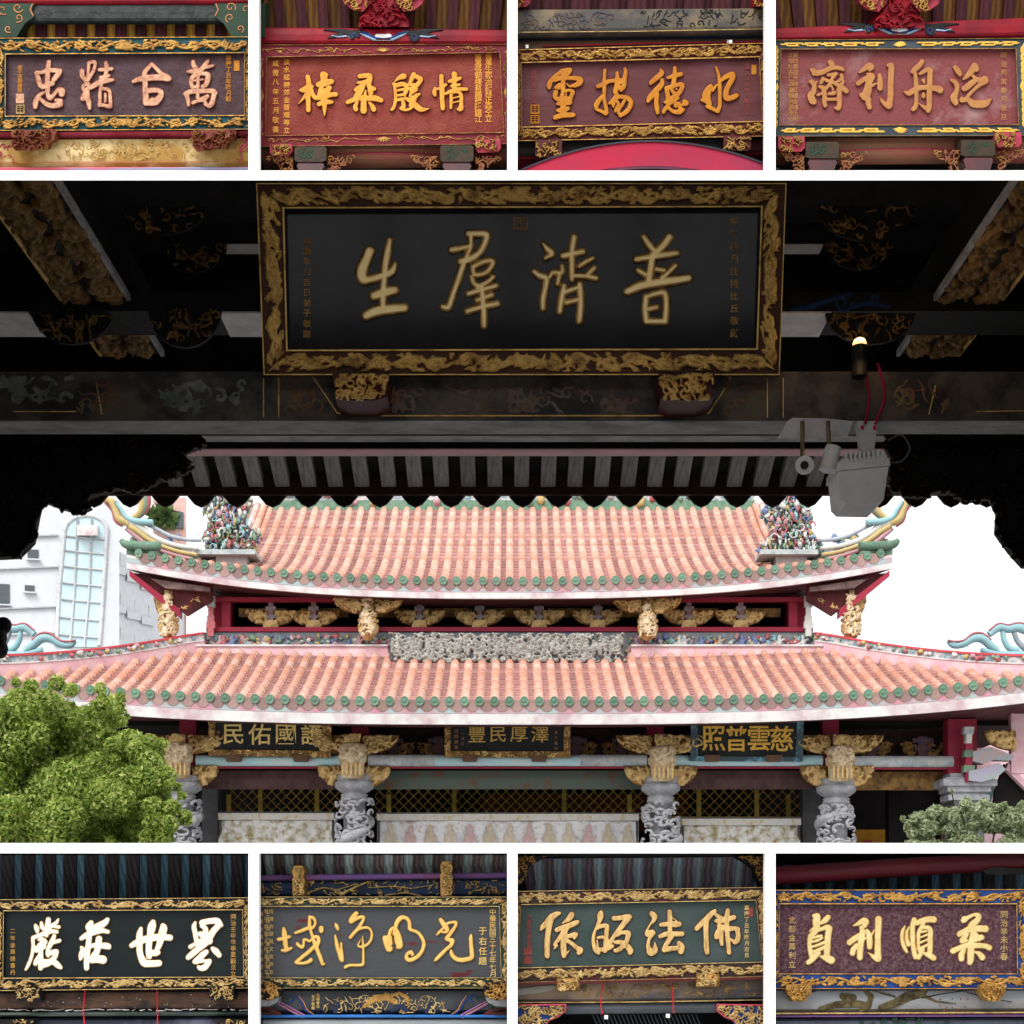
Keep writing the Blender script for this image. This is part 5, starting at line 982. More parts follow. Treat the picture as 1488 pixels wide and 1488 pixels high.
# black carved bracket masses left and right of the eave
for poly, sd, X0 in (([(-120, 560), (292, 632), (296, 644), (268, 655), (262, 664), (276, 672), (270, 684), (236, 694), (196, 712), (168, 708), (140, 716), (122, 722), (130, 736), (112, 744), (84, 736), (58, 726), (52, 752), (46, 786), (24, 808), (-120, 815)], 231, 0),
                     ([(1610, 560), (1292, 624), (1288, 648), (1300, 664), (1292, 690), (1300, 712), (1336, 720), (1372, 712), (1392, 716), (1404, 728), (1442, 722), (1452, 744), (1450, 772), (1470, 800), (1490, 822), (1610, 830)], 232, 1)):
    o = MB().prism_px(poly, 11.55, 11.65).build('eave_bracket', NEARBLACK, hall)
    rg = random.Random(sd); S = blob_strokes(poly, 120, sd, 1.6, 4.0, 12)
    for (ax, ay), (bx, by) in zip(poly[1:-2], poly[2:-1]):            # ragged carved edge
        L = math.dist((ax, ay), (bx, by))
        for q in range(max(1, int(L / 5))):
            f = rg.random(); x, y = ax + (bx - ax) * f, ay + (by - ay) * f
            if rg.random() < .45: S.append(curl(x, y + rg.uniform(-2, 2), rg.uniform(4, 8), rg.uniform(0, 6.3), rg.choice((-1, 1)) * .9, rg.uniform(1.6, 2.8), 1.2, 9))
            else: a = rg.uniform(.2, 2.9); S.append([(x, y, rg.uniform(2.5, 5)), (x + 7 * math.cos(a), y + 7 * math.sin(a), rg.uniform(1, 2.4))])
    relief('carving', S, flat_at(11.55), 1.5, .06, 3, mat('near_black_gilt', (0.030, 0.020, 0.012), .5, .1, col2=(0.010, 0.009, 0.009), scale=6), o, rough=.3)  # near-black gilt on the bracket masses

MB().tube([(-4.8, 11.9, P(0, 925, 11.6)[2]), P(-14, 930, 11.6)], .05, 8).build('boss_arm', NEARBLACK, hall)
mb = MB(); rg = random.Random(9)
for q in range(14): mb.blob(P(-4 + rg.uniform(-12, 12), 930 + rg.uniform(-24, 24), 11.6 + rg.uniform(-.1, .1)), rg.uniform(.05, .09), 8, 6)
mb.build('carved_boss', NEARBLACK, hall)

# the big plaque
t, fn = plaque('temple_plaque', 'large black lacquer plaque with gold characters 生羣濟普 in the dark front hall',
    [(372, 266), (1143, 266), (1133, 545), (383, 545)], [(413, 303), (1106, 301), (1099, 506), (418, 508)], 8.72, 8.93, BRD['m'],
    mat('umber_frame', (0.035, 0.014, 0.008), .5, col2=(0.06, 0.02, 0.008), scale=5), GOLDH, GOLDH, CHV['m'],
    [('sheng', 500, 325, 240 / 148.8), ('qun', 500, 325, 240 / 148.8), ('ji2', 765, 325, 240 / 148.8), ('pu', 765, 325, 240 / 148.8)], 'dense', fat=0.2, bev=1.6, rim=GOLDD, sc=3.4, seed=9, step=1.1, cstep=1.0, lipw=3.4, ch_h=0.010)
column_text(t, fn, '甲午桂月住持比丘敬獻', 1067, 322, 18, 13, GOLDD, .006, 0.02); column_text(t, fn, '佛曆年月吉日弟子敬謝', 446, 350, 15, 12, GOLDD, .006, 0.02)
seal(t, fn, 747, 317, 766, 333, GOLDD, .008)
for x, nm in ((483, 0), (957, 1)):
    poly = [(x, 543), (x + 82, 543), (x + 80, 556), (x + 76, 568), (x + 80, 577), (x + 60, 582), (x + 20, 582), (x + 4, 578), (x + 6, 566), (x + 2, 556)]
    b = MB().prism_px(poly, 8.74, 9.02).build('dragon_bracket', MAROON, t)
    relief('carving', blob_strokes(poly, 46, 241 + nm, 1.5, 3.4, 10), flat_at(8.74), 1.2, .06, 3, GOLDH, b, rough=.3)

# lamps and cables hanging by the plaque beam
GREYM = mat('grey_painted_metal', (0.55, 0.55, 0.55), .45, col2=(0.47, 0.47, 0.47), scale=6)
fl = thing('floodlight', P(1255, 733, 9.0), 'grey ribbed floodlight hanging below the plaque beam', 'light')
mb = MB()
mb.prism_px([(1224, 668), (1288, 660), (1292, 672), (1284, 726), (1276, 733), (1230, 732), (1222, 724), (1218, 682)], 8.86, 9.14); mb.build('housing', GREYM, fl)
for q in range(9):
    x = 1228 + q * 6.6
    MB().prism_px([(x, 658 - q * .5), (x + 3.4, 657.7 - q * .5), (x + 3.4, 672), (x, 672)], 8.84, 9.16).build('cooling_rib', GREYM, fl)
MB().prism_px([(1217, 672), (1292, 665), (1294, 676), (1216, 684)], 8.845, 9.155).build('rim', GREYM, fl)
MB().prism_px([(1246, 612), (1276, 612), (1272, 640), (1270, 662), (1252, 662), (1250, 640)], 8.93, 9.0).build('mounting_plate', mat('pale_plate', (0.42, 0.42, 0.41), .5), fl)
for x in (1253, 1271): MB().lathe(*P(x, 622, 8.925)[:2], [(0.010, P(0, 624, 8.925)[2]), (0.010, P(0, 619, 8.925)[2])], 8).build('bolt', THREAD, fl)
for i, (a, b, c, lb) in enumerate((((1258, 545), (1263, 580), (1257, 616), 'dark red cable looping to the floodlight beside the lit lamp'), ((1276, 528), (1286, 575), (1272, 616), 'outer dark red cable looping above the floodlight'))):
    MB().tube([P(x, y, 8.9) for x, y, r in smooth_pts([(*a, 1), (*b, 1), (*c, 1)], 6)], 0.010, 8).build('cable', mat('dark_red_cable', (0.22, 0.008, 0.03), .5), label=lb, category='cable')
MB().tube([P(x, y, 8.95) for x, y, r in smooth_pts([(1290, 640, 1), (1310, 632, 1), (1322, 652, 1), (1310, 670, 1), (1290, 672, 1)], 6)], 0.005, 6).build('cable', mat('grey_cable', (.10, .10, .10), .5), label='thin grey cable looping beside the floodlight housing', category='cable')
sp = thing('spotlight', P(1169, 690, 8.9), 'small round spotlight hanging on a stem beside the floodlight', 'light')
MB().tube([P(1166, 612, 8.9), P(1166, 668, 8.9)], .014, 8).build('stem', mat('brass_stem', (.16, .13, .06), .4, .5), sp)
MB().tube([P(1169, 676, 8.84), P(1169, 676, 9.0)], .058, 18).build('lamp_head', GREYM, sp)
MB().tube([P(1169, 676, 8.828), P(1169, 676, 8.845)], .026, 14).build('lens', BLACKP, sp)
cl = thing('spotlight', P(1207, 685, 8.9), 'tilted cylindrical lamp between the round spotlight and the floodlight', 'light')
MB().tube([P(1203, 612, 8.9), P(1205, 655, 8.9)], .014, 8).build('stem', mat('brass_stem', (.16, .13, .06), .4, .5), cl)
MB().tube([P(1211, 650, 8.9), P(1203, 684, 8.9)], [.05, .056], 18).build('lamp_head', GREYM, cl)
MB().prism_px([(1144, 612), (1152, 607), (1200, 608), (1240, 612), (1232, 634), (1130, 636)], 8.99, 9.01).build('junction_board', mat('pale_board', (.40, .40, .42), .6), label='pale board behind the hanging lamps', category='board')
up = thing('uplight', P(1249, 548, 8.9), 'dark cylindrical uplight with a warm glowing top above the floodlight', 'light')
MB().tube([P(1249, 548, 8.9), P(1249, 503, 8.9)], .047, 18).build('housing', NEARBLACK, up)
z = P(0, 499, 8.9)[2]
MB().lathe(*P(1249, 0, 8.9)[:2], [(0.040, z - .02), (0.043, z), (0.034, z + .022), (0.012, z + .034)], 18).build('bulb', mat('warm_bulb', (1, .7, .4), .5, emit=((1.0, 0.52, 0.17), 1.2)), up)
ul = bpy.data.lights.new('uplight_lamp', 'POINT'); ul.energy = 2.0; ul.color = (1.0, .62, .30); ul.shadow_soft_size = .05
ulo = bpy.data.objects.new('uplight_lamp', ul); ulo.location = (P(1249, 0, 8.9)[0], 8.84, z + .10); COL.objects.link(ulo)
# ------------------------------------------------------------------ the main hall across the courtyard
HX = -0.05                                               # its axis
TILE = mat('terracotta_cover_tile', (0.50, 0.235, 0.165), .6, col2=(0.57, 0.37, 0.30), scale=2.5, contrast=(.4, .6), rand=.12, bump=.2)
PAN = mat('terracotta_pan_tile', (0.24, 0.105, 0.095), .65, col2=(0.38, 0.22, 0.20), scale=3, rand=.15, bump=.2)  # darkened: shade between the cover rows is put into the colour
GREENT = mat('green_glazed_tile', (0.085, 0.175, 0.115), .4, col2=(0.17, 0.26, 0.19), scale=10, rand=.2)
DRIPT = mat('pinkish_drip_tile', (0.26, 0.155, 0.135), .6, col2=(0.34, 0.24, 0.22), scale=8, rand=.2)
PINKW = mat('pink_plaster', (0.62, 0.34, 0.38), .8, col2=(0.68, 0.50, 0.52), scale=2.5)
WHITEF = mat('white_fascia', (0.60, 0.59, 0.58), .7, col2=(0.46, 0.33, 0.35), scale=1.6, contrast=(.45, .66))
STONE = mat('grey_stone', (0.40, 0.40, 0.425), .75, col2=(0.23, 0.23, 0.245), scale=5, bump=.4)
STONED = mat('dark_stone', (0.10, 0.105, 0.11), .75, scale=5, bump=.3)
RELF = mat('weathered_stone_relief', (0.42, 0.41, 0.37), .8, col2=(0.24, 0.23, 0.21), scale=6, bump=.3)
CRIM = mat('crimson_paint', (0.34, 0.028, 0.060), .5, col2=(0.26, 0.03, 0.05), scale=4)
LBLUE = mat('pale_blue_beam', (0.42, 0.62, 0.66), .6, col2=(0.62, 0.62, 0.58), scale=4, contrast=(.5, .75))
LGREY = mat('pale_grey_beam2', (0.50, 0.52, 0.52), .6, col2=(0.28, 0.33, 0.38), scale=7, contrast=(.45, .7))
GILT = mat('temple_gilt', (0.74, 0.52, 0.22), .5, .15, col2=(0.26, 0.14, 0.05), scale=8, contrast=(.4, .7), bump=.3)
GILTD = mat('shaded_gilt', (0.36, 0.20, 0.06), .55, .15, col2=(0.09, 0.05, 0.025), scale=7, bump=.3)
CREAMG = mat('cream_gilt', (0.78, 0.66, 0.47), .55, .05, col2=(0.42, 0.28, 0.14), scale=8, bump=.3)
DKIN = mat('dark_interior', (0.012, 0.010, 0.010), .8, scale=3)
BRONZE = mat('brass_bar', (0.58, 0.42, 0.09), .45, .15, col2=(0.42, 0.29, 0.06), scale=9)
CC = [mat('ceramic_%s' % n, c, .35, col2=tuple(v * .7 + .1 for v in c), scale=14) for n, c in
      (('red', (0.42, 0.09, 0.10)), ('blue', (0.12, 0.17, 0.36)), ('yellow', (0.50, 0.37, 0.13)), ('green', (0.17, 0.27, 0.17)), ('white', (0.58, 0.58, 0.55)), ('aqua', (0.24, 0.44, 0.48)), ('pink', (0.48, 0.25, 0.27)))]
mh = thing('main_hall', (HX, 29, 0), 'temple main hall with two tiers of pink terracotta roofs, gilt brackets and dragon columns', 'building')

def tiled_roof(pname, label_mat, W, Y0, smax, zf, pitch, rad, seg):
    n = int(W / pitch); xs = [i * pitch for i in range(-n, n + 1)]
    # the deck under the tiles is the roof part itself
    deck = MB(); cols = []
    for x in np.linspace(-W, W, 61):
        D = max(smax(x), 0.02); cols.append([(HX + x, Y0 + D * j / 6, zf(x, D * j / 6) - .035) for j in range(7)])
    v = [p for c in cols for p in c]; dn = [(p[0], p[1], p[2] - .10) for p in v]; nn = len(v)
    fs = [(i * 7 + j, (i + 1) * 7 + j, (i + 1) * 7 + j + 1, i * 7 + j + 1) for i in range(60) for j in range(6)]
    deck.add(v + dn, fs + [tuple(nn + k for k in reversed(f)) for f in fs] + [(i * 7, nn + i * 7, nn + (i + 1) * 7, (i + 1) * 7) for i in range(60)])
    part = deck.build(pname, label_mat, mh)
    for i in range(len(xs) - 1):                          # pan tiles: overlapping steps between the rows
        a, b = xs[i], xs[i + 1]; m_ = (a + b) / 2; D = min(smax(a), smax(b))
        if D < 0.1: continue
        k = max(1, int(D / seg)); mb = MB(); e = pitch * .10
        for j in range(k):
            d0, d1 = D * j / k, D * (j + 1) / k
            q = [(HX + x, Y0 + d, zf(x, d) + l - (.02 if x == m_ else 0)) for d, l in ((d0, .036), (d1, .004)) for x in (a + e, m_, b - e)]
            fr = [(HX + x, Y0 + d0 - .002, zf(x, d0) - .02) for x in (a + e, m_, b - e)]
            mb.add(q + fr, [(0, 1, 4, 3), (1, 2, 5, 4), (6, 7, 1, 0), (7, 8, 2, 1)])
        mb.build('pan_tiles', PAN, part)
    for x in xs:
        D = smax(x)
        if D < 0.1: continue
        k = max(1, int(D / seg)); vs, fs = [], []; na = 6
        for j in range(k):
            for d, rr in ((D * j / k, rad * 1.16), (D * (j + 1) / k - .002, rad * .90)):
                for q in range(na + 1):
                    w = math.pi * q / na
                    vs.append((HX + x - rr * math.cos(w), Y0 + d, zf(x, d) + rr * 1.1 * math.sin(w)))
        m_ = na + 1
        fs = [(i * m_ + q, i * m_ + q + 1, (i + 1) * m_ + q + 1, (i + 1) * m_ + q) for i in range(2 * k - 1) for q in range(na)]
        MB().add(vs, fs, False).build('cover_tile_row', TILE, part)
    ge = None; de = None
    for i, x in enumerate(xs):
        z = zf(x, 0)
        if ge is None:
            nm = 14
            disc = [(rad * 1.02 * math.cos(2 * math.pi * q / nm), rad * 1.15 * math.sin(2 * math.pi * q / nm) + rad * .30) for q in range(nm)]
            mb = MB().prism([(HX + x + a, Y0 - .07, z + b) for a, b in disc], [(HX + x + a, Y0 + .05, z + b) for a, b in disc])
            mb.blob((HX + x, Y0 - .065, z + rad * .35), rad * .6, 8, 5, 1, .4, 1)
            ge = mb.build('tile_end', GREENT, part); gx, gz = x, z
        else: clone(ge, (x - gx, 0, z - gz), part)
        if i < len(xs) - 1:
            xm = x + pitch / 2; zm = zf(xm, 0); w = pitch * .44
            if de is None:
                pr = [(-w, .045), (w, .045)] + [(w * 1.04 * math.cos(t_), -.04 - .13 * math.sin(t_)) for t_ in np.linspace(0, math.pi, 11)]
                de = MB().prism([(HX + xm + a, Y0 - .035, zm + b) for a, b in pr], [(HX + xm + a, Y0 - .005, zm + b) for a, b in pr]).build('drip_tile', DRIPT, part); ex, ez = xm, zm
            else: clone(de, (xm - ex, 0, zm - ez), part)
    return part

# lower roof
LW = 11.4
def l_eave(x): return 5.78 + 0.70 * (abs(x) / 11.5) ** 3
def l_z(x, d): s = d / 3.0; return l_eave(x) + 1.45 * (0.86 * s + 0.14 * s * s)
def l_max(x): return 3.0 if abs(x) < 6.4 else 3.0 * max(0.0, 1 - (abs(x) - 6.4) / 4.2) ** 1.25
lower = tiled_roof('lower_roof', PAN, LW, 26.0, l_max, l_z, 0.276, 0.078, 0.17)
# upper roof
UW = 7.75
def u_eave(x): return 8.62 + 0.62 * (abs(x) / 7.8) ** 2.6
def u_z(x, d): s = d / 4.5; return u_eave(x) * (1 - s) + 8.66 * s + 2.78 * (0.56 * s + 0.44 * s * s)
def u_max(x): return 4.5 if abs(x) < 5.72 else max(0.0, 1.2 * (1 - (abs(x) - 5.72) / 2.05))
upper = tiled_roof('upper_roof', PAN, UW, 28.5, u_max, u_z, 0.268, 0.076, 0.19)

def ribbon(pts, h0, h1, th, name, m, parent):
    """a wall strip standing on a line of points: from h0 to h1 above it, th thick in Y"""
    mb = MB(); n = len(pts)
    for i in range(n - 1):
        a, b = pts[i], pts[i + 1]
        f = [(a[0], a[1], a[2] + h1), (b[0], b[1], b[2] + h1), (b[0], b[1], b[2] + h0), (a[0], a[1], a[2] + h0)]
        mb.hexa(f, [(p[0], p[1] + th, p[2]) for p in f])
    return mb.build(name, m, parent)
FLOR = mat('painted_floral_band', (0.55, 0.50, 0.48), .6, col2=(0.16, 0.26, 0.30), scale=9, contrast=(.42, .58))
REDL2 = mat('red_coping', (0.60, 0.08, 0.10), .5, scale=4)
for W_, Y0, zf, dn, nm in ((LW, 25.97, l_eave, .23, 'fascia'), (UW, 28.47, u_eave, .23, 'fascia')):
    par = lower if W_ == LW else upper
    pts = [(HX + x, Y0, zf(x)) for x in np.linspace(-W_, W_, 41)]
    ribbon([(p[0], p[1] + .01, p[2]) for p in pts], -.40 if W_ == LW else -.33, -.05, .06, nm, WHITEF, par)
    ribbon([(p[0], p[1] + .004, p[2]) for p in pts], -.20, -.10, .02, 'painted_fascia_band', mat('fascia_band', (0.50, 0.24, 0.28), .7, col2=(0.34, 0.42, 0.42), scale=2.2, contrast=(.42, .58)), par)
    # soffit running back to the wall
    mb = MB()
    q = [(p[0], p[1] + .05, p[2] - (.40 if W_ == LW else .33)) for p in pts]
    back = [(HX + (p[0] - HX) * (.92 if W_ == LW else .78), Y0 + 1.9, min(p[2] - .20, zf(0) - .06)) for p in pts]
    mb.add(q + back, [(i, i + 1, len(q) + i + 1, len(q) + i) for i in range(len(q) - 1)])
    mb.build('soffit', mat('dark_red_soffit', (0.10, 0.03, 0.035), .7, col2=(0.05, 0.02, 0.02), scale=3), par)  # dark red underside of the eave
# hip ridges of the lower roof and the ledge between the roofs
for s in (-1, 1):
    hp = []
    for i in range(15):
        x = 6.3 + 4.25 * i / 14; d = max(l_max(x), 0.0); hp.append((HX + s * x, 26.0 + d + .02, l_z(x, d)))
    if s < 0: hp = hp[::-1]
    ribbon(hp, -.12, .19, .16, 'hip_plaster', PINKW, lower)
    ribbon([(a, b - .02, c) for a, b, c in hp], .19, .22, .22, 'white_moulding', WHITEF, lower)
    ribbon([(a, b + .01, c) for a, b, c in hp], .22, .34, .14, 'floral_ridge', FLOR, lower)
    ribbon([(a, b - .02, c) for a, b, c in hp], .34, .38, .20, 'red_coping', REDL2, lower)
    rg = random.Random(5 + s)
    for i in range(40):
        j = rg.uniform(0, 12.9); k = int(j); f = j - k
        p = [hp[k][q] * (1 - f) + hp[k + 1][q] * f for q in range(3)]
        MB().blob((p[0], p[1] - .03, p[2] + .28 + rg.uniform(-.03, .04)), rg.uniform(.025, .05), 7, 5, 1.2, .5, .9, rg, .4).build('ceramic_flower', CC[rg.choice((0, 2, 3, 4, 6))], lower)
    for x0, x1 in ((2.5, 6.45),):
        a, b = sorted((HX + s * x0, HX + s * x1))
        MB().box(a, b, 28.94, 29.1, 7.15, 7.41).build('ridge_plaster', PINKW, lower)
        MB().box(a, b, 28.90, 29.12, 7.411, 7.45).build('white_moulding', WHITEF, lower)
# clerestory between the roofs
BEFORE = set(bpy.data.objects)
fz = MB().box(HX - 6.5, HX + 6.5, 29.25, 29.45, 7.5, 8.02); fz = fz.build('frieze', mat('slate_frieze', (0.16, 0.18, 0.20), .6, col2=(0.26, 0.27, 0.28), scale=6), mh)
rg = random.Random(77)
for c in range(7):                                       # tiny ceramic flowers along the frieze
    mb = MB()
    for i in range(70):
        x = rg.uniform(2.45, 6.4) * rg.choice((-1, 1))
        mb.blob((HX + x, 29.22, 7.58 + rg.uniform(0, .36)), rg.uniform(.025, .065), 7, 5, rg.uniform(.7, 1.5), .6, rg.uniform(.6, 1.3), rg, .4)
    mb.build('ceramic_flowers', CC[c], fz, kind='stuff')
for i in range(12):                                      # larger figures standing before it
    x = rg.uniform(2.6, 6.3) * rg.choice((-1, 1)); c = CC[rg.choice((0, 1, 2, 4, 4, 6))]
    mb = MB(); mb.lathe(HX + x, 29.18, [(.07, 7.57), (.085, 7.66), (.05, 7.76), (.07, 7.80), (.03, 7.86), (.045, 7.90), (.02, 7.95)], 8, 3, .15); mb.tube([(HX + x - .12, 29.15, 7.74), (HX + x, 29.15, 7.81), (HX + x + .11, 29.13, 7.86)], .025, 6)
    mb.build('ceramic_figure', c, fz)
MB().box(HX - 6.3, HX + 6.3, 29.20, 29.40, 8.03, 8.12).build('red_sill', CRIM, mh)
MB().box(HX - 6.3, HX + 6.3, 29.2, 29.35, 8.66, 8.74).build('red_lintel', CRIM, mh)
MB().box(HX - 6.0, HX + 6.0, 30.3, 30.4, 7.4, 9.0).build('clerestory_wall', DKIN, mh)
for s in (-1, 1):
    a, b = sorted((HX + s * 5.82, HX + s * 6.0)); MB().box(a, b, 29.3, 29.5, 8.0, 8.8).build('red_post', CRIM, mh)
    a, b = sorted((HX + s * 5.9, HX + s * 6.2)); MB().box(a, b, 29.5, 30.4, 7.5, 8.8).build('return_wall', CRIM, mh)
    MB().box(HX + s * 6.17 - .08, HX + s * 6.17 + .08, 29.0, 29.12, 8.50, 8.72).build('grey_cap', LGREY, mh)
    mb = MB()
    for q, (z0, z1, w) in enumerate(((8.32, 8.50, .05), (8.2, 8.32, .07), (8.06, 8.2, .09), (7.9, 8.06, .06))): mb.box(HX + s * 6.17 - w, HX + s * 6.17 + w, 29.02, 29.12, z0, z1)
    mb.build('figure_post', CC[(0, 4, 3)[(s + 1) // 2]], mh)
    # red corner rafter under the tilted eave corner
    X0, X1 = HX + s * 7.7, HX + s * 6.75
    tri = [(HX + s * 7.72, 28.62, 9.1), (HX + s * 6.62, 28.9, 8.28), (HX + s * 6.1, 28.9, 8.6), (HX + s * 6.1, 28.9, 9.0)]
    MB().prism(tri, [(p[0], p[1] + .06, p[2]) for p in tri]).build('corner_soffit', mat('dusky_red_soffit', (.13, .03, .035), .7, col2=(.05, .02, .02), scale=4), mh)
    f = [(X0, 28.5, 9.12), (X0, 28.5, 9.0), (X1, 28.8, 8.22), (X1, 28.8, 8.40)]
    MB().hexa(f, [(p[0], p[1] + .2, p[2]) for p in f]).build('corner_rafter', CRIM, mh)
    f = [(HX + s * 7.3, 28.6, 8.98), (HX + s * 6.1, 28.6, 8.80), (HX + s * 6.1, 28.6, 8.72), (HX + s * 7.0, 28.6, 8.78)]
    MB().hexa(f, [(p[0], p[1] + .1, p[2]) for p in f]).build('corner_board', mat('dusky_board', (0.22, 0.14, 0.13), .7, col2=(0.08, 0.05, 0.05), scale=6), mh)

def half_moon(X, Y, z, w, h, s, parent, m=GILT, sd=1, base=GILTD, nst=26):
    """carved quarter-moon bracket: straight side at X, reaching w towards s, h high, its top at z"""
    arc = [(0, 0)] + [(w * math.cos(t), -h * math.sin(t)) for t in np.linspace(0, math.pi / 2, 9)]
    f = [(X + s * a, Y, z + b) for a, b in arc]
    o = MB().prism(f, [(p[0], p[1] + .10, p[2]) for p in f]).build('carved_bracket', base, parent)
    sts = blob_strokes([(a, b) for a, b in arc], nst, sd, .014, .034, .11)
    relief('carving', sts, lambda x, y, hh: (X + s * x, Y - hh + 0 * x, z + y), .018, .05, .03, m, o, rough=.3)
    return o
def pendant(X, Y, z0, z1, r, parent, m=GILT):
    H = z1 - z0
    pr = [(.02, z0), (r * .5, z0 + .06 * H), (r * .95, z0 + .20 * H), (r, z0 + .34 * H), (r * .72, z0 + .37 * H), (r * 1.0, z0 + .40 * H), (r * .98, z0 + .46 * H), (r * .6, z0 + .48 * H), (r * .85, z0 + .51 * H), (r * .85, z0 + .56 * H), (r * .5, z0 + .58 * H), (r * .55, z0 + H)]
    o = MB().lathe(X, Y, pr, 36, 9, .15).build('lotus_pendant', m, parent)
    relief('carving', blob_strokes([(-r * .9, .06 * H), (r * .9, .06 * H), (r * .9, .56 * H), (-r * .9, .56 * H)], 34, int(X * 100) % 997, .012, .028, .08), lambda x, y, h: (X + x, Y - np.sqrt(np.maximum(r * r * 1.1 - x * x, .002)) - h, z0 + y), .014, .035, .025, CREAMG, o, rough=.4)
    return o
for px in (245, 535, 941, 1237):                         # upper pendants with brackets either side
    X = P(px, 0, 28.85)[0]; edge = px in (245, 1237)
    zt = 8.72 if not edge else 8.78
    pendant(X, 28.85, P(0, 914, 28.85)[2], zt, .19, mh)
    relief('carving', [(q) for q in blob_strokes([(-.12, .0), (.12, .0), (.12, .45), (-.12, .45)], 14, px, .015, .03, .08)], lambda x, y, h, X=X: (X + x, 28.74 - h + 0 * x, 8.26 + y), .016, .04, .03, CREAMG, mh)
    for s in (-1, 1):
        if edge and ((px < 700) == (s < 0)): half_moon(X + s * .08, 28.9, zt - .02, .24, .55, s, mh, sd=px)
        else: half_moon(X + s * .1, 28.9, zt - .05, .62, .34, s, mh, sd=px + s)
for i, px in enumerate((395, 457, 610, 697, 783, 868, 1000, 1075)):  # small bracket sets in the clerestory
    X = P(px, 0, 29.5)[0]
    mb = MB(); mb.box(X - .05, X + .05, 29.35, 29.5, 8.3, 8.66); mb.box(X - .10, X + .10, 29.33, 29.5, 8.5, 8.58); mb.box(X - .09, X + .09, 29.33, 29.5, 8.34, 8.40)
    mb.build('bracket_post', mat('mauve_bracket', (0.20, 0.11, 0.12), .6, col2=(0.34, 0.33, 0.33), scale=9), mh)
    MB().prism([(X - .17, 29.36, 8.12), (X + .17, 29.36, 8.12), (X + .12, 29.36, 8.30), (X - .12, 29.36, 8.30)], [(X - .17, 29.5, 8.12), (X + .17, 29.5, 8.12), (X + .12, 29.5, 8.30), (X - .12, 29.5, 8.30)]).build('gilt_foot', GILT, mh)
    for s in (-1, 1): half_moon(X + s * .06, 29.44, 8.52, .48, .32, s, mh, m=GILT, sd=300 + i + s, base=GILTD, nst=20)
for i in range(9):
    X = HX - 5.2 + i * 1.3; MB().box(X - .5, X + .5, 29.6, 29.7, 8.42, 8.60).build('gilt_rail', GILTD, mh)

for o in set(bpy.data.objects) - BEFORE:                 # the whole band sits a little lower on the ledge
    if o.parent == mh: o.location.z -= 0.25
# grey stone relief panel in the middle, figures crowding on a rock ledge
a, b = P(566, 0, 28.7)[0], P(905, 0, 28.7)[0]
sr = MB().box(a, b, 28.62, 28.95, 7.08, 7.58).build('stone_relief', mat('slate_ground', (0.13, 0.14, 0.15), .8, scale=5), mh)
rg = random.Random(8)
S = blob_strokes([(a, -7.62), (b, -7.60), (b, -7.06), (a, -7.06)], 300, 402, .018, .045, .13)
for i in range(40): S.append([(a + (b - a) * i / 39 + rg.uniform(-.04, .04), -7.06 + rg.uniform(-.02, .03), rg.uniform(.04, .08))])
for i in range(34):
    x = a + (b - a) * (i + .5) / 34 + rg.uniform(-.03, .03); z = -7.24 + rg.uniform(-.06, .06)
    S += [[(x, z, .05), (x + rg.uniform(-.03, .03), z - .18, .045)], [(x, z - .25, .04)], [(x - .1, z - .15, .022), (x + .1, z - rg.uniform(.05, .2), .022)]]
relief('figures', S, lambda x, y, h: (x, 28.62 - h + 0 * x, -y), .016, .09, .045, RELF, sr, rough=.4)

# ridge and verges of the upper roof, corner dragons, ceramic figure clusters
rz = u_z(0, 4.5)
MB().box(HX - 5.75, HX + 5.75, 33.0, 33.3, rz - .2, rz + .22).build('ridge_base', GREENT, upper)
MB().box(HX - 5.75, HX + 5.75, 33.02, 33.28, rz + .22, rz + .75).build('ridge_wall', FLOR, upper)
rg = random.Random(3)
for i in range(70):
    MB().blob((HX + rg.uniform(-5.5, 5.5), 33.0, rz + rg.uniform(.15, .6)), rg.uniform(.06, .14), 7, 5, 1, .7, 1, rg, .3).build('ceramic_flower', CC[rg.choice((0, 2, 3, 4, 5, 6))], upper)
for s in (-1, 1):
    vp = []
    for i in range(13):
        d = 1.15 + 3.35 * i / 12; vp.append((HX + s * 5.74, 28.5 + d, u_z(5.72, d)))
    for k, off in enumerate((.02, .18, .34)):
        MB().tube([(p[0] + s * off, p[1], p[2] + .10) for p in vp], .085, 8).build('verge_tile_row', mat('pale_verge', (0.60, 0.50, 0.46), .6, col2=(0.5, 0.3, 0.26), scale=3) if k else TILE, upper)
    hp = [(HX + s * (5.72 + 2.05 * i / 12), 28.5 + 1.2 * (1 - i / 12) + .02, u_z(5.72 + 2.05 * i / 12, 1.2 * (1 - i / 12))) for i in range(13)]
    if s < 0: hp = hp[::-1]
    ribbon(hp, -.05, .14, .12, 'hip_green', GREENT, upper)
    hq = hp[5:] if s < 0 else hp[:-5]
    ribbon([(a_, b_ + .01, c_) for a_, b_, c_ in hq], .14, .26, .10, 'floral_ridge', FLOR, upper)
    tp = hp[0] if s < 0 else hp[-1]; md = hp[4] if s < 0 else hp[-5]
    q_ = smooth_pts([(md[0], md[2] + .16, .09), ((md[0] + tp[0]) / 2, (md[2] + tp[2]) / 2 + .15, .10), (tp[0], tp[2] + .17, .09), (tp[0] + s * .12, tp[2] + .26, .05)], 4)
    MB().tube([(a_, 28.55, b_) for a_, b_, c_ in q_], [c_ for a_, b_, c_ in q_], 8).build('hip_end', GREENT, upper)
def mir(px, s): return px if s < 0 else 1480 - px
RB = [((152, 727, 2), (160, 728, 3), (168, 742, 4), (176, 756, 4), (192, 761, 5), (206, 762, 4), (222, 776, 4), (240, 792, 4), (262, 800, 4), (284, 802, 3))]
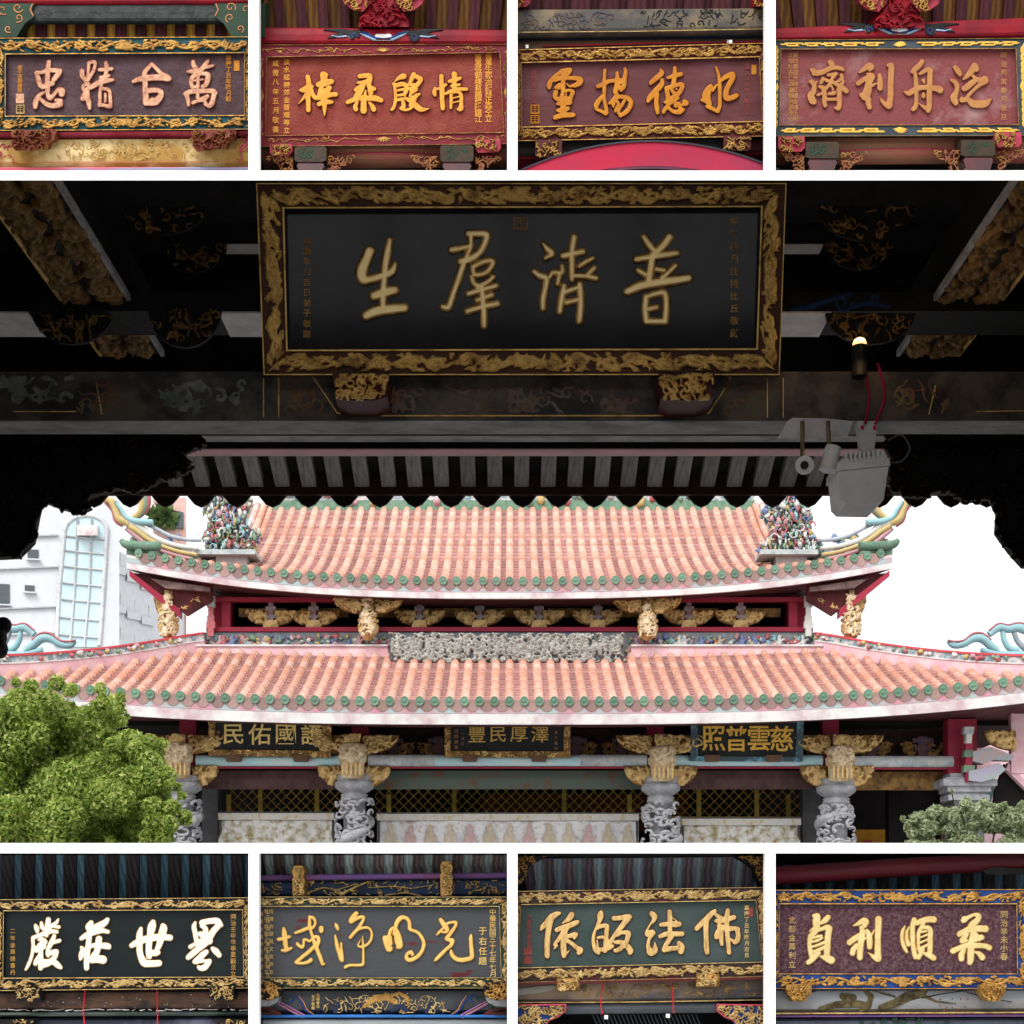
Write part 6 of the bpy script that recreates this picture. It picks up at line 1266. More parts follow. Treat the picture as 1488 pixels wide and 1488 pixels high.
for s in (-1, 1):
    YY = 28.9
    def tb(pts, m, nm='dragon_ribbon', dy=0.0):
        q = smooth_pts([(mir(a, s), b, c) for a, b, c in pts], 4)
        MB().tube([P(a, b, YY + dy) for a, b, c in q], [c * 1.45 * K * YY for a, b, c in q], 8).build(nm, m, upper)
    tb(((153, 727, 2.5), (161, 728, 3.5), (168, 740, 3.5), (174, 754, 4), (188, 760, 4.5)), CC[2], 'dragon_neck')
    tb(((150, 726, 1.5), (155, 731, 2), (164, 742, 2), (168, 756, 2), (178, 764, 2)), CC[0], 'dragon_mane', .08)
    tb(((168, 729, 1.5), (176, 740, 2), (184, 752, 2.5), (200, 758, 3.5), (222, 759, 3)), CC[5], 'dragon_wing', -.06)
    tb(((188, 760, 4.5), (200, 764, 4), (214, 774, 3.2), (234, 786, 3), (262, 794, 2.4), (288, 797, 2)), CC[4])
    tb(((186, 764, 3), (200, 772, 2.8), (216, 784, 2.5), (236, 794, 2.2), (262, 802, 2), (286, 806, 1.8)), CC[2], dy=-.05)
    tb(((184, 768, 2.6), (196, 778, 2.6), (212, 790, 2.4), (234, 800, 2.2), (260, 808, 2), (280, 812, 1.6)), CC[6], dy=-.03)
    tb(((200, 757, 2), (222, 766, 2), (246, 778, 2), (270, 784, 2), (292, 785, 1.8)), mat('ash_ribbon', (.42, .45, .5), .4), dy=.05)
    tb(((192, 770, 2.2), (204, 782, 2.2), (222, 796, 2), (244, 806, 1.8), (266, 813, 1.6)), CC[0], dy=.02)
    for k, (m, o) in enumerate(((CC[2], 0), (CC[3], 6), (CC[0], 11))):   # the upright tail
        tb(((204 + o * .9, 716, 3.2), (206 + o * .8, 732, 3.4), (203 + o * .5, 744, 3.2), (192 + o * .3, 754, 3)), m, 'dragon_tail', .03 * k)
    rg = random.Random(60 + s)
    for i in range(26):
        px, py = mir(rg.uniform(192, 270), s), rg.uniform(782, 812)
        p = P(px, py - (235 - mir(px, s)) * -.08, 29.0); MB().blob(p, rg.uniform(.05, .10), 7, 5, 1, .8, 1.2, rg, .3).build('ceramic_flower', CC[rg.choice((1, 1, 3, 4, 5, 2))], upper)
    # the figure cluster at the foot of the gable, on a grey tiled shelf
    cx = mir(333, s)
    ax, bx = sorted((P(cx - 44, 0, 29.1)[0], P(cx + 40, 0, 29.1)[0]))
    sh = MB().box(ax, bx, 28.95, 29.6, P(0, 808, 29.1)[2], P(0, 801, 29.1)[2]).build('figure_shelf', mat('grey_shelf', (0.46, 0.50, 0.50), .6, col2=(0.28, 0.32, 0.33), scale=8), upper)
    MB().box(ax + .35, bx - .2, 29.1, 29.6, P(0, 825, 29.1)[2], P(0, 808, 29.1)[2]).build('shelf_base', mat('carved_base', (0.42, 0.34, 0.32), .6, col2=(0.25, 0.25, 0.25), scale=12), upper)
    MB().box((ax + bx) / 2 - .35, (ax + bx) / 2 + .35, 29.3, 29.5, P(0, 805, 29.3)[2], P(0, 730, 29.3)[2]).build('figure_backing', mat('pale_backing', (0.42, 0.45, 0.44), .6, col2=(0.22, 0.28, 0.26), scale=7), sh)
    for ci, c in enumerate((0, 1, 2, 3, 3, 4, 4, 5, 6)):
        mb = MB()
        for i in range(95):
            t_ = rg.random(); px = cx + rg.uniform(-1, 1) * (40 - 14 * t_ + 7 * math.sin(11 * t_ + s)) + 5 * math.sin(7 * t_); py = 800 - 86 * t_
            mb.blob(P(px, py, 29.12 + rg.uniform(-.12, .14)), rg.uniform(.014, .05), 6, 4, rg.uniform(.5, 1.5), .8, rg.uniform(.5, 2.2), rg, .6)
        mb.build('ceramic_figures', CC[c], sh, kind='stuff')
    for i in range(16):
        a0 = rg.uniform(0, 6.28); px, py = cx + rg.uniform(-32, 32), rg.uniform(726, 796)
        st = curl(px, py, rg.uniform(5, 9), a0, rg.choice((-1, 1)) * .8, 1.3, .8, 8)
        MB().tube([P(x_, y_, 29.0) for x_, y_, r_ in st], [r_ * K * 29 for x_, y_, r_ in st], 6).build('ceramic_scroll', CC[rg.choice((1, 5, 4, 3, 0))], sh)

# ---------------- lower storey
MB().box(HX - 11, HX + 11, 26.6, 36, 0.001, 0.55).build('platform', STONE, mh)
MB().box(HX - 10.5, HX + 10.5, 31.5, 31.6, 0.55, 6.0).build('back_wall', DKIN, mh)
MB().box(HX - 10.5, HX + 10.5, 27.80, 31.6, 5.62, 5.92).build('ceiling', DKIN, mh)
CAPPROF = lambda r: [(r * 1.25, 4.10), (r * 1.25, 4.14), (r * 1.15, 4.17), (r * 1.25, 4.20), (r * 1.0, 4.23), (r * 1.35, 4.27), (r * 1.75, 4.34), (r * 1.8, 4.44), (r * 1.5, 4.455), (r * 1.6, 4.47), (r * 1.6, 4.58), (r * 1.4, 4.59)]
CY = 27.5
rg = random.Random(12)
for i, px in enumerate((265, 515, 960, 1215)):
    X = P(px, 0, CY)[0]; r = .215
    dz = (0.0, 0.02, -.03, -.06)[i]
    col = MB().lathe(X, CY, [(r * 1.5, .55), (r * 1.5, .75), (r, .85), (r * .98, 2.5), (r, 4.06 + dz), (r * 1.25, 4.10 + dz)], 20).build('dragon_column', STONE, mh)
    MB().lathe(X, CY, [(a_, b_ + dz) for a_, b_ in CAPPROF(r)], 20).build('capital', STONE, col)
    pts = []; rad = []
    for k in range(90):                                  # the dragon winding round the shaft
        t_ = k / 89; w = 2 * math.pi * (3.2 * t_) + i * 1.3; z = 1.0 + 3.0 * t_ + dz
        rr = r + .10 + .03 * math.sin(9 * t_ * 6.28); pts.append((X + rr * math.cos(w), CY + rr * math.sin(w), z)); rad.append(.085 + .02 * math.sin(50 * t_))
    MB().tube(pts, rad, 8).build('dragon_body', STONE, col)
    for k in range(70):
        w = rg.uniform(3.3, 6.1); z = rg.uniform(2.7, 4.05) + dz; R0 = rg.uniform(.05, .11); a0 = rg.uniform(0, 6.28); sg = rg.choice((-1, 1))
        st = []
        for q in range(8):
            t_ = q / 7; aa = a0 + sg * 4.2 * t_; rr = R0 * (1 - .7 * t_)
            st.append((X + (r + .13 + .02 * math.sin(3 * t_)) * math.cos(w + rr * math.cos(aa) / r), CY + (r + .13) * math.sin(w + rr * math.cos(aa) / r), z + rr * math.sin(aa)))
        MB().tube(st, [.038 * (1 - .6 * q / 7) for q in range(8)], 6).build('stone_curl', STONE, col)
X = P(1402, 0, CY)[0]                                    # the square pier at the end
pier = MB().box(X - .30, X + .30, CY - .25, CY + .3, .55, 4.1).build('stone_pier', STONED, mh)
for z0, z1, w in ((4.1, 4.2, .40), (4.2, 4.26, .34), (4.26, 4.37, .42), (4.37, 4.5, .52), (4.5, 4.54, .46), (4.54, 4.62, .36)):
    MB().box(X - w, X + w, CY - w * .65, CY + w * .7, z0, z1).build('pier_moulding', STONE, pier)
MB().box(X - .34, X + .22, CY - .05, CY + .3, 4.62, 5.7).build('red_pillar', CRIM, mh)
X = P(1475, 0, 27.3)[0]; MB().box(X - .09, X + .3, 27.25, 27.4, 4.62, 5.8).build('pink_pillar', PINKW, mh)
for i, px in enumerate((265, 515, 960, 1215)):           # crimson posts with gilt pendants in front
    X = P(px, 0, CY)[0]
    MB().box(X - .16 + (.1 if i in (0, 1) else -.1), X + .16 + (.1 if i in (0, 1) else -.1), CY + .02, CY + .25, 4.6, 5.7).build('crimson_post', CRIM, mh)
    z0 = 4.50 if i < 2 else 4.44
    b = MB().lathe(X, 27.2, [(.08, z0), (.20, z0 + .03), (.21, z0 + .30), (.25, z0 + .34), (.26, z0 + .46), (.22, z0 + .50), (.25, z0 + .56), (.24, z0 + .66), (.12, z0 + .70), (.13, 5.35)], 16, 4, .08).build('lotus_pendant', CREAMG, mh)
    for k in range(-2, 3): MB().box(X + k * .085 - .016, X + k * .085 + .016, 26.955, 27.0, z0 + .04, z0 + .30).build('gilt_rib', GILT, b)
    for (zz0, zz1, sd) in ((z0 + .34, z0 + .66, 1), (z0 + .70, 5.35, 2)):
        w = .23 if sd == 1 else .15
        relief('carving', blob_strokes([(-w, zz0), (w, zz0), (w, zz1), (-w, zz1)], 26, 500 + i * 3 + sd, .014, .032, .09), lambda x, y, h, X=X, sd=sd: (X + x, (26.96 if sd == 1 else 27.06) - h + 0 * x, y), .016, .05, .03, GILT if sd == 2 else CREAMG, b, rough=.3)
    for s in (-1, 1):
        half_moon(X + s * .16, 27.30, 5.36, .72, .36, s, mh, sd=510 + i * 2 + s, nst=34)
        if i > 0 or s > 0: half_moon(X + s * .20, 27.42, 4.78, .52, .42, s, mh, sd=530 + i * 2 + s, nst=34)
for k, (pa, pb_) in enumerate(((285, 495), (535, 940), (980, 1195), (1235, 1385))):
    a, b = P(pa, 0, 27.45)[0], P(pb_, 0, 27.45)[0]
    m = (LBLUE, LBLUE, LBLUE, LGREY)[k]
    z = 4.80 if k < 3 else 4.78
    bm = MB().tube([(a, 27.5, z + .09), (b, 27.5, z + .09)], .115, 14).build('painted_beam', m, mh)
    if k == 1:
        for u, v in ((a, a + 1.3), (b - 1.3, b)): MB().tube([(u, 27.5, z + .09), (v, 27.5, z + .09)], .119, 14).build('white_beam_end', LGREY, bm)
    MB().box(a, b, 27.46, 27.56, z - .06, z - .03).build('crimson_underside', CRIM, bm)
    bd = MB().box(a, b, 27.9, 28.0, z - .42, z - .06).build('painted_board', (mat('mauve_board', (0.12, 0.065, 0.06), .7, col2=(0.07, 0.04, 0.04), scale=4), mat('olive_board', (0.10, 0.13, 0.11), .7, col2=(0.16, 0.08, 0.05), scale=4, contrast=(.5, .7)), MATS.get('mauve_board', DKIN), GILTD)[k], mh)
    MB().box(a - .45, b + .45, 28.12 + .01 * k, 28.2 + .01 * k, 4.5, 5.6).build('shadow_board', mat('deep_brown_board', (0.05, 0.026, 0.02), .7, col2=(0.02, 0.014, 0.012), scale=4), mh)  # dark backing standing in for the shade behind the brackets
    nb = int((b - a) / .9)
    for q in range(nb):                                  # bracket sets half hidden behind the plaques
        X = a + (q + .5) * (b - a) / nb
        mb = MB(); mb.box(X - .09, X + .09, 27.75, 27.9, 4.96, 5.4); mb.box(X - .16, X + .16, 27.72, 27.88, 5.12, 5.2); mb.box(X - .2, X + .2, 27.72, 27.88, 5.28, 5.36); mb.build('bracket_set', mat('dusky_bracket', (0.16, 0.07, 0.06), .6, col2=(0.05, 0.06, 0.10), scale=6), mh)
        for s in (-1, 1): half_moon(X + s * .1, 27.82, 5.3, .34, .32, s, mh, sd=560 + k * 9 + q * 2 + s, nst=14, m=GILTD, base=DKIN)
# lattice screens with brass bars behind the banners
LY = 29.6
for k, (pa, pb_, bars) in enumerate(((332, 508, (332, 378, 460)), (545, 935, (565, 660, 820, 915)), (975, 1165, (1016, 1100, 1146)))):
    a, b = P(pa, 0, LY)[0], P(pb_, 0, LY)[0]; z0, z1 = P(0, 1186, LY)[2], P(0, 1128, LY)[2]
    mb = MB(); n = 0; st = .205
    y = 0
    x = a - (z1 - z0)
    while x < b + .01:                                   # crossing diagonals, clipped to the panel
        for s in (1, -1):
            xa, za, xb, zb = x, (z0 if s > 0 else z1), x + (z1 - z0), (z1 if s > 0 else z0)
            if xa < a: za += (a - xa) * s; xa = a
            if xb > b: zb -= (xb - b) * s; xb = b
            if xb - xa > .03: mb.tube([(xa, LY - (.012 if s > 0 else 0), za), (xb, LY - (.012 if s > 0 else 0), zb)], .011, 5)
        x += st
    fr = MB().box(a, b, LY - .03, LY + .03, z0 - .05, z0 - .01).build('lattice_screen', BRONZE, mh)
    mb.build('lattice', BRONZE, fr)
    for px in bars:
        X = P(px, 0, LY - .1)[0]; MB().box(X - .045, X + .045, LY - .08, LY - .02, z0 - 3.0, z1 if px not in (332, 565, 915, 1146) else z0 + .45).build('brass_bar', BRONZE, fr)
MB().box(P(700, 0, 31)[0], P(1000, 0, 31)[0], 31.2, 31.3, 3.8, 4.6).build('brown_shutter', mat('red_brown_shutter', (0.10, 0.030, 0.015), .6, scale=5), mh)
for k, (pa, pb_, m) in enumerate(((295, 318, STONED), (1165, 1192, STONED), (1290, 1312, DKIN))):
    a, b = P(pa, 0, 29)[0], P(pb_, 0, 29)[0]; MB().box(a, b, 28.9, 29.2, .55, 4.6).build('inner_post', m, mh)
MB().box(P(1240, 0, 30.5)[0], P(1290, 0, 30.5)[0], 30.4, 30.6, .55, 3.75).build('yellow_panel', mat('ochre_panel', (0.45, 0.22, 0.02), .6), mh)
for px, w, m in ((1232, 10, CRIM), (1262, 12, CRIM), (1302, 8, BLUEP)):
    X = P(px, 0, 30.2)[0]; MB().box(X - w * .014 / 2, X + w * .014 / 2, 30.2, 30.3, 2.6, 3.5).build('painted_panel', m, mh)
# right-hand corner: painted brackets, a pale cyan gap, dark gable
for i, (pts, m) in enumerate((([(1405, 1052), (1418, 1052), (1416, 1075), (1408, 1092), (1400, 1110), (1398, 1122), (1404, 1130), (1394, 1132), (1392, 1112), (1398, 1085)], LGREY),
        ([(1414, 1092), (1440, 1085), (1474, 1098), (1470, 1105), (1444, 1104), (1430, 1110), (1414, 1106)], mat('faded_polychrome', (.42, .30, .30), .6, col2=(.30, .34, .36), scale=7, contrast=(.45, .55))), ([(1408, 1120), (1430, 1116), (1452, 1108), (1462, 1118), (1448, 1130), (1428, 1136), (1408, 1134)], mat('lilac_bracket', (.42, .33, .50), .5, col2=(.30, .42, .34), scale=6)))):
    if i: MB().prism_px(pts, 27.05, 27.3).build('painted_bracket', m, mh)
for y0, y1, w, m in ((1056, 1066, 7, LGREY), (1066, 1080, 4, WHITEP), (1080, 1090, 5, CRIM), (1090, 1100, 7, GREENT), (1100, 1112, 5, CRIM), (1112, 1122, 8, CC[3]), (1122, 1136, 5, CRIM)):
    MB().prism_px([(1409 - w, y0), (1409 + w, y0), (1408 + w, y1), (1408 - w, y1)], 27.1, 27.25).build('figure_post', m, mh)
half_moon(P(1475, 0, 27.25)[0], 27.2, P(0, 1062, 27.2)[2], .62, .38, -1, mh, sd=571, nst=34)
MB().prism_px([(1426, 1136), (1448, 1134), (1438, 1174), (1424, 1174)], 27.9, 28.0).build('cyan_panel', mat('pale_cyan_panel', (.45, .68, .70), .6), mh)
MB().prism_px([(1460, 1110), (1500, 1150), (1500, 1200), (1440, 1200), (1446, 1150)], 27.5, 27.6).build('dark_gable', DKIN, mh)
MB().prism_px([(1466, 1108), (1500, 1146), (1500, 1156), (1462, 1118)], 27.3, 27.45).build('pink_barge_board', PINKW, mh)

# the three plaques under the eave
HLET = mat('yellow_gilt_letters', (.92, .68, .25), .5)
HB = mat('charcoal_plaque_board', (0.025, 0.027, 0.030), .45)
for nm, label, outer, inner, txt, cx0, pit, size, chm, fm, w in (
    ('民', 'charcoal plaque reading 民佑國護 in yellow gilt under the lower eave', [(303, 1046), (482, 1046), (481, 1101), (303, 1098)], [(313, 1050), (468, 1050), (466, 1091), (312, 1089)], '民佑國護', 339, 38.2, 34, HLET, GILT, .010),
    ('豐', 'grey plaque reading 豐民厚澤 in small dull gilt over the middle bay', [(646, 1046), (829, 1046), (829, 1101), (646, 1100)], [(655, 1050), (819, 1050), (819, 1092), (655, 1091)], '豐民厚澤', 693, 30.5, 27, CHV['b2'], GILT, .006),
    ('照', 'charcoal plaque reading 照普雲慈 in bold amber with a blue edge', [(1004, 1046), (1168, 1046), (1166, 1107), (1003, 1106)], [(1014, 1050), (1158, 1050), (1156, 1100), (1014, 1099)], '照普雲慈', 1037, 33, 36, mat('bold_amber', (.85, .50, .09), .5), mat('slate_blue_frame', (.06, .09, .11), .5, col2=(.15, .36, .48), scale=3, contrast=(.5, .6)), .012)):
    fn = flat_at(27.22, 27.36, 1046, 1106)
    t = thing('hanging_plaque', pt(fn, (outer[2][0] + outer[3][0]) / 2, 1100, 0), label, 'plaque')
    MB().hexa([pt(fn, x, y, 0) for x, y in inner], [pt(fn, x, y, -.05) for x, y in inner]).build('board', HB, t)
    for i in range(4):
        c = (outer[i], outer[(i + 1) % 4], inner[(i + 1) % 4], inner[i])
        r = MB().hexa([pt(fn, *q, .03) for q in c], [pt(fn, *q, -.06) for q in c]).build('frame_rail', GILTD if fm is GILT else fm, t)
        if fm is GILT and i > 0: relief('carved_scrolls', blob_strokes(list(c), 60 if i == 2 else 20, 580 + i, .5, 1.2, 4), lambda x, y, h, fn=fn: fn(x, y, h + .03), .7, .03, 1, GILT, r, rough=.3)
    for q, chh in enumerate(txt):
        text_mesh('character', [chh], cx0 + q * pit, 1067 if nm != '照' else 1073, size, 0, fn, .012, chm, t, w, sx=1.0, sy=.95 if nm != '照' else 1.1)
    if nm == '豐':
        column_text(t, fn, '光緒庚寅', 663, 1062, 8, 6, CHV['t4'], .01); column_text(t, fn, '一月立', 672, 1066, 7, 5, CHV['t4'], .01); column_text(t, fn, '弟子敬叩', 808, 1064, 8, 5, CHV['t4'], .01)
    elif nm == '民':
        column_text(t, fn, '弟子立', 317, 1064, 9, 6, CHV['t4'], .01); column_text(t, fn, '道光年', 462, 1060, 10, 5, CHV['t4'], .01)
    for q in (.2, .75):
        x = outer[3][0] + (outer[2][0] - outer[3][0]) * q
        MB().prism_px([(x - 12, 1097), (x + 12, 1097), (x + 10, 1106), (x - 10, 1106)], 27.24, 27.5).build('wood_block', mat('brown_block', (.16, .09, .055), .6), t)

# printed banners under clear film, hung across the bays
BAN = mat('banner_print', (0.70, 0.69, 0.66), .3, col2=(0.32, 0.26, 0.12), scale=6.5, contrast=(.44, .62), detail=6, bump=.5, bscale=9)
BANB = mat('banner_border', (0.60, 0.58, 0.55), .35, col2=(0.50, 0.38, 0.12), scale=8, contrast=(.5, .7))
FIG = [mat('banner_figure_%s' % n, c, .5) for n, c in (('buff', (.62, .54, .42)), ('rose', (.60, .42, .40)), ('tan', (.56, .48, .36)))]
for k, (pa, pb_, top, lb) in enumerate(((318, 486, 1182, 'pale patterned banner under rippled clear film beside the leafy tree'), (548, 928, 1183, 'long pale banner printed with a row of robed figures in the middle bay'), (990, 1163, 1190, 'pale patterned banner under creased clear film below the blue-edged plaque'))):
    Yb = 28.4; a, b = P(pa, 0, Yb)[0], P(pb_, 0, Yb)[0]; zt = P(0, top, Yb)[2]
    t = thing('banner', ((a + b) / 2, Yb, 1.2), lb, 'banner')
    n = 60; vs = []; rows = 18
    rg = random.Random(k)
    for j in range(rows + 1):
        z = zt - (zt - 1.2) * j / rows
        for i in range(n + 1):
            x = a + (b - a) * i / n
            rip = .018 * math.sin(i * .9 + 3 * math.sin(j * .5)) + .02 * math.sin(i * .23 + j * .8)
            if k != 1: rip += .05 * math.sin((i if k == 0 else n - i) * .5 + j * 1.1) * math.exp(-(i if k == 0 else n - i) / 14)
            vs.append((x, Yb + rip, z))
    fs = [(j * (n + 1) + i, j * (n + 1) + i + 1, (j + 1) * (n + 1) + i + 1, (j + 1) * (n + 1) + i) for j in range(rows) for i in range(n)]
    MB().add(vs, fs, True).build('cloth', BAN if k != 1 else mat('banner_white', (0.72, 0.72, 0.73), .35, col2=(0.46, 0.36, 0.32), scale=10, contrast=(.5, .68), bump=.2), t)
    bz = .13
    MB().box(a, b, Yb - .06, Yb - .05, zt - bz, zt).build('border', BANB, t)
    MB().box(a - .02, b + .02, Yb - .05, Yb + .05, zt, zt + .03).build('rod', STONED, t)
    for q in (a + .03, b - .03): MB().tube([(q, Yb, 0.551), (q, Yb, zt + .02)], .025, 8).build('pole', STONED, t)
    if k == 1:
        for q in range(13):
            X = a + .28 + q * (b - a - .5) / 12; hz = zt - .20 - rg.uniform(0, .05)
            mp = [(-.05, 0), (-.06, -.08), (-.03, -.13), (-.10, -.18), (-.14, -.45), (-.16, -2), (.16, -2), (.14, -.45), (.10, -.18), (.03, -.13), (.06, -.08), (.05, 0), (0, .03)]
            MB().prism([(X + u, Yb - .062, max(hz + v, 1.25)) for u, v in mp], [(X + u, Yb - .055, max(hz + v, 1.25)) for u, v in mp]).build('printed_figure', FIG[q % 3], t)
# ------------------------------------------------------------------ side galleries with blue dragons on their ridges
def gallery(s):
    lab = 'low side gallery roof with a blue dragon ridge ornament %s' % ('behind the leafy tree' if s < 0 else 'beyond the open sky side')
    X0 = s * 11.2; t = thing('side_gallery', (s * 13.5, 31, 0), lab, 'building')
    a, b = sorted((s * 9.6, s * 16))
    MB().box(a, b, 31.2, 31.5, .001, 6.9).build('wall', PINKW, t)
    MB().box(a, b, 30.9, 31.3, 6.9, 7.15).build('ridge_base', WHITEF, t)
    f = MB().box(a, b, 30.95, 31.2, 7.15, 7.42).build('floral_ridge', FLOR, t)
    rg = random.Random(9 + s)
    for i in range(26): MB().blob((rg.uniform(a, b), 30.93, rg.uniform(7.2, 7.4)), rg.uniform(.06, .1), 7, 5, 1, .6, 1, rg, .3).build('ceramic_flower', CC[rg.choice((0, 2, 1, 4, 6, 5))], f)
    M = (lambda px: px) if s < 0 else (lambda px: 1487 - px)
    Y = 31.0
    def tb(pts, m, nm, dy=0):
        q = smooth_pts([(M(x), y, r) for x, y, r in pts], 4); MB().tube([P(x, y, Y + dy) for x, y, r in q], [r * 1.25 * K * Y for x, y, r in q], 8).build(nm, m, t)
    tb(((110, 932, 2), (102, 938, 3.5), (88, 936, 4.5), (74, 928, 5), (60, 928, 5.5), (48, 938, 5), (36, 946, 4)), CC[5], 'dragon_tail')
    tb(((110, 930, 1), (100, 932, 1.2), (86, 930, 1.2), (74, 921, 1.4), (60, 920, 1.4), (46, 930, 1.2)), CC[0], 'dragon_spine', -.06)
    tb(((50, 922, 4), (36, 912, 5), (22, 914, 5), (8, 912, 5.5), (-14, 918, 6), (-40, 915, 6)), CC[5], 'dragon_body')
    tb(((50, 916, 1), (36, 906, 1.2), (22, 908, 1.2), (6, 905, 1.3), (-16, 910, 1.3)), CC[0], 'dragon_spine', -.06)
    tb(((30, 916, 3), (28, 930, 3.5), (20, 942, 4), (6, 946, 4)), CC[5], 'dragon_leg')
    tb(((14, 918, 3), (8, 932, 3.5), (-4, 944, 4)), mat('slate_dragon_belly', (.30, .34, .38), .5), 'dragon_leg')
    tb(((62, 944, 3), (40, 950, 4), (10, 952, 5), (-20, 952, 5)), CC[5], 'wave_crest')
gallery(-1); gallery(1)

# ------------------------------------------------------------------ town buildings beyond
WT = mat('white_wall_tile', (0.56, 0.58, 0.60), .5, col2=(0.50, 0.52, 0.55), scale=3, bump=.15, bscale=8)
GLZ = mat('pale_glass', (0.40, 0.55, 0.60), .12, col2=(0.50, 0.62, 0.66), scale=.5, spec=.6)
DKG = mat('dark_window_glass', (0.05, 0.065, 0.075), .15, spec=.6)
JOINT = mat('grey_joint', (0.46, 0.48, 0.50), .7)
AL = mat('aluminium_frame', (0.55, 0.57, 0.58), .4)
tw = thing('apartment_block', (P(60, 0, 60)[0], 62, 0), 'white tiled block with a tall arched glass stairwell window', 'building')
Yb = 60.0
xl, xr = P(-120, 0, Yb)[0], P(159, 0, Yb)[0]
sh = .10                                                  # the front runs back slightly to the right
MB().hexa([(xl, Yb, .001), (xr, Yb + 1.5, .001), (xr, Yb + 1.5, 24), (xl, Yb, 24)], [(xl, Yb + 14, .001), (xr - 4, Yb + 14, .001), (xr - 4, Yb + 14, 24), (xl, Yb + 14, 24)]).build('wall', WT, tw)
def on(px, py, d=0.0):
    """point on that front wall, d metres proud"""
    k = 1.5 / (xr - xl)
    Y = Yb
    for _ in range(6): Y = Yb + k * (((px - CX) * K * Y) - xl)
    return P(px, py, Y - d)
def pan(name, pts, d0, d1, m, parent):
    return MB().hexa([on(*p, d1) for p in pts], [on(*p, d0) for p in pts]).build(name, m, parent)
arc = [(84, 940), (88, 860), (96, 775)] + [(96 + 29 - 29 * math.cos(t_), 775 - 24 * math.sin(t_)) for t_ in np.linspace(.15, math.pi - .15, 9)] + [(153, 778), (148, 860), (142, 940)]
gw = MB().prism([on(x, y, .06) for x, y in arc], [on(x, y, -.06) for x, y in arc]).build('window', GLZ, tw)
MB().tube([on(x - (2 if x < 125 else -2), y - 2, .05) for x, y in arc], .10, 6).build('window_surround', AL, gw)
for f in (.30, .66): MB().tube([on(84 + 58 * f, 940, .10), on(90 + 60 * f, 860, .10), on(96 + 57 * f, 755, .10)], .05, 5).build('mullion', AL, gw)
for y in (782, 803, 826, 850, 874, 900, 925): MB().tube([on(97 - (y - 775) * .078, y - 3, .10), on(153 - (y - 778) * .068, y + 2, .10)], .045, 5).build('transom', AL, gw)
pan('air_conditioner', [(112, 763), (142, 763), (142, 778), (112, 778)], .05, .5, WHITEF, tw)
for x0, y0, x1, y1 in ((-10, 848, 14, 876), (36, 850, 50, 858), (40, 798, 56, 810)):
    w_ = pan('window', [(x0, y0), (x1, y0 + 1), (x1, y1 + 1), (x0, y1)], -.02, .04, DKG, tw); pan('sill', [(x0 - 2, y1 + 1), (x1 + 2, y1 + 2), (x1 + 2, y1 + 4), (x0 - 2, y1 + 3)], 0, .2, WT, w_)
for y in (776, 822, 880, 918): pan('string_course', [(-60, y + 6), (84, y), (84, y + 2), (-60, y + 8)], 0, .12, JOINT, tw)
# its lower wing to the right
wg = thing('apartment_wing', (P(196, 0, 64)[0], 65, 0), 'lower white wing with balconies and windows behind the roof corner', 'building')
Yw = 63.0
MB().hexa([P(157, 790, Yw), P(234, 838, Yw + 7), P(234, 1400, Yw + 7)[:2] + (.001,), P(157, 1400, Yw)[:2] + (.001,)], [P(157, 790, Yw)[:1] + (75, P(157, 790, Yw)[2]), P(234, 838, Yw + 7)[:1] + (75, P(234, 838, Yw + 7)[2]), (P(234, 0, Yw + 7)[0], 75, .001), (P(157, 0, Yw)[0], 75, .001)]).build('wall', WT, wg)
def onw(px, py, d):
    t_ = (px - 157) / 77; return P(px, py, Yw + 7 * t_ - d)
for (x0, x1, ys) in ((166, 182, (806, 862, 912)), (186, 204, (818, 872, 922)), (207, 224, (830, 880, 928))):
    for y in ys:
        y2 = y + 24
        w_ = MB().hexa([onw(x0, y, .06), onw(x1, y + 5, .06), onw(x1, y2 + 4, .06), onw(x0, y2, .06)], [onw(x0, y, -.05), onw(x1, y + 5, -.05), onw(x1, y2 + 4, -.05), onw(x0, y2, -.05)]).build('window', DKG if (x0 + y) % 3 else mat('grey_blind', (.36, .38, .40), .5), wg)
        MB().hexa([onw(x0 - 1, y2 - 9, .5), onw(x1 + 1, y2 - 5, .5), onw(x1 + 1, y2 + 6, .5), onw(x0 - 1, y2 + 2, .5)], [onw(x0 - 1, y2 - 9, .3), onw(x1 + 1, y2 - 5, .3), onw(x1 + 1, y2 + 6, .3), onw(x0 - 1, y2 + 2, .3)]).build('balcony', WT, wg)
        MB().tube([onw((x0 + x1) / 2, y, .09), onw((x0 + x1) / 2, y2, .09)], .05, 5).build('mullion', AL, w_)
pk = thing('brick_block', (P(246, 0, 75)[0], 77, 0), 'pinkish brick block with a roof plant showing behind the upper roof corner', 'building')
MB().hexa([P(222, 716, 75)[:2] + (24.6,), P(271, 716, 75)[:2] + (24.6,), P(271, 0, 75)[:2] + (.001,), P(222, 0, 75)[:2] + (.001,)], [P(222, 0, 82)[:2] + (24.6,), P(271, 0, 82)[:2] + (24.6,), P(271, 0, 82)[:2] + (.001,), P(222, 0, 82)[:2] + (.001,)]).build('wall', mat('pale_brick', (.52, .30, .25), .7, col2=(.58, .40, .35), scale=1.5), pk)
MB().prism_px([(246, 740), (266, 744), (266, 768), (246, 766)], 74.9, 75.1).build('window', DKG, pk)
rg = random.Random(2)
mb = MB()
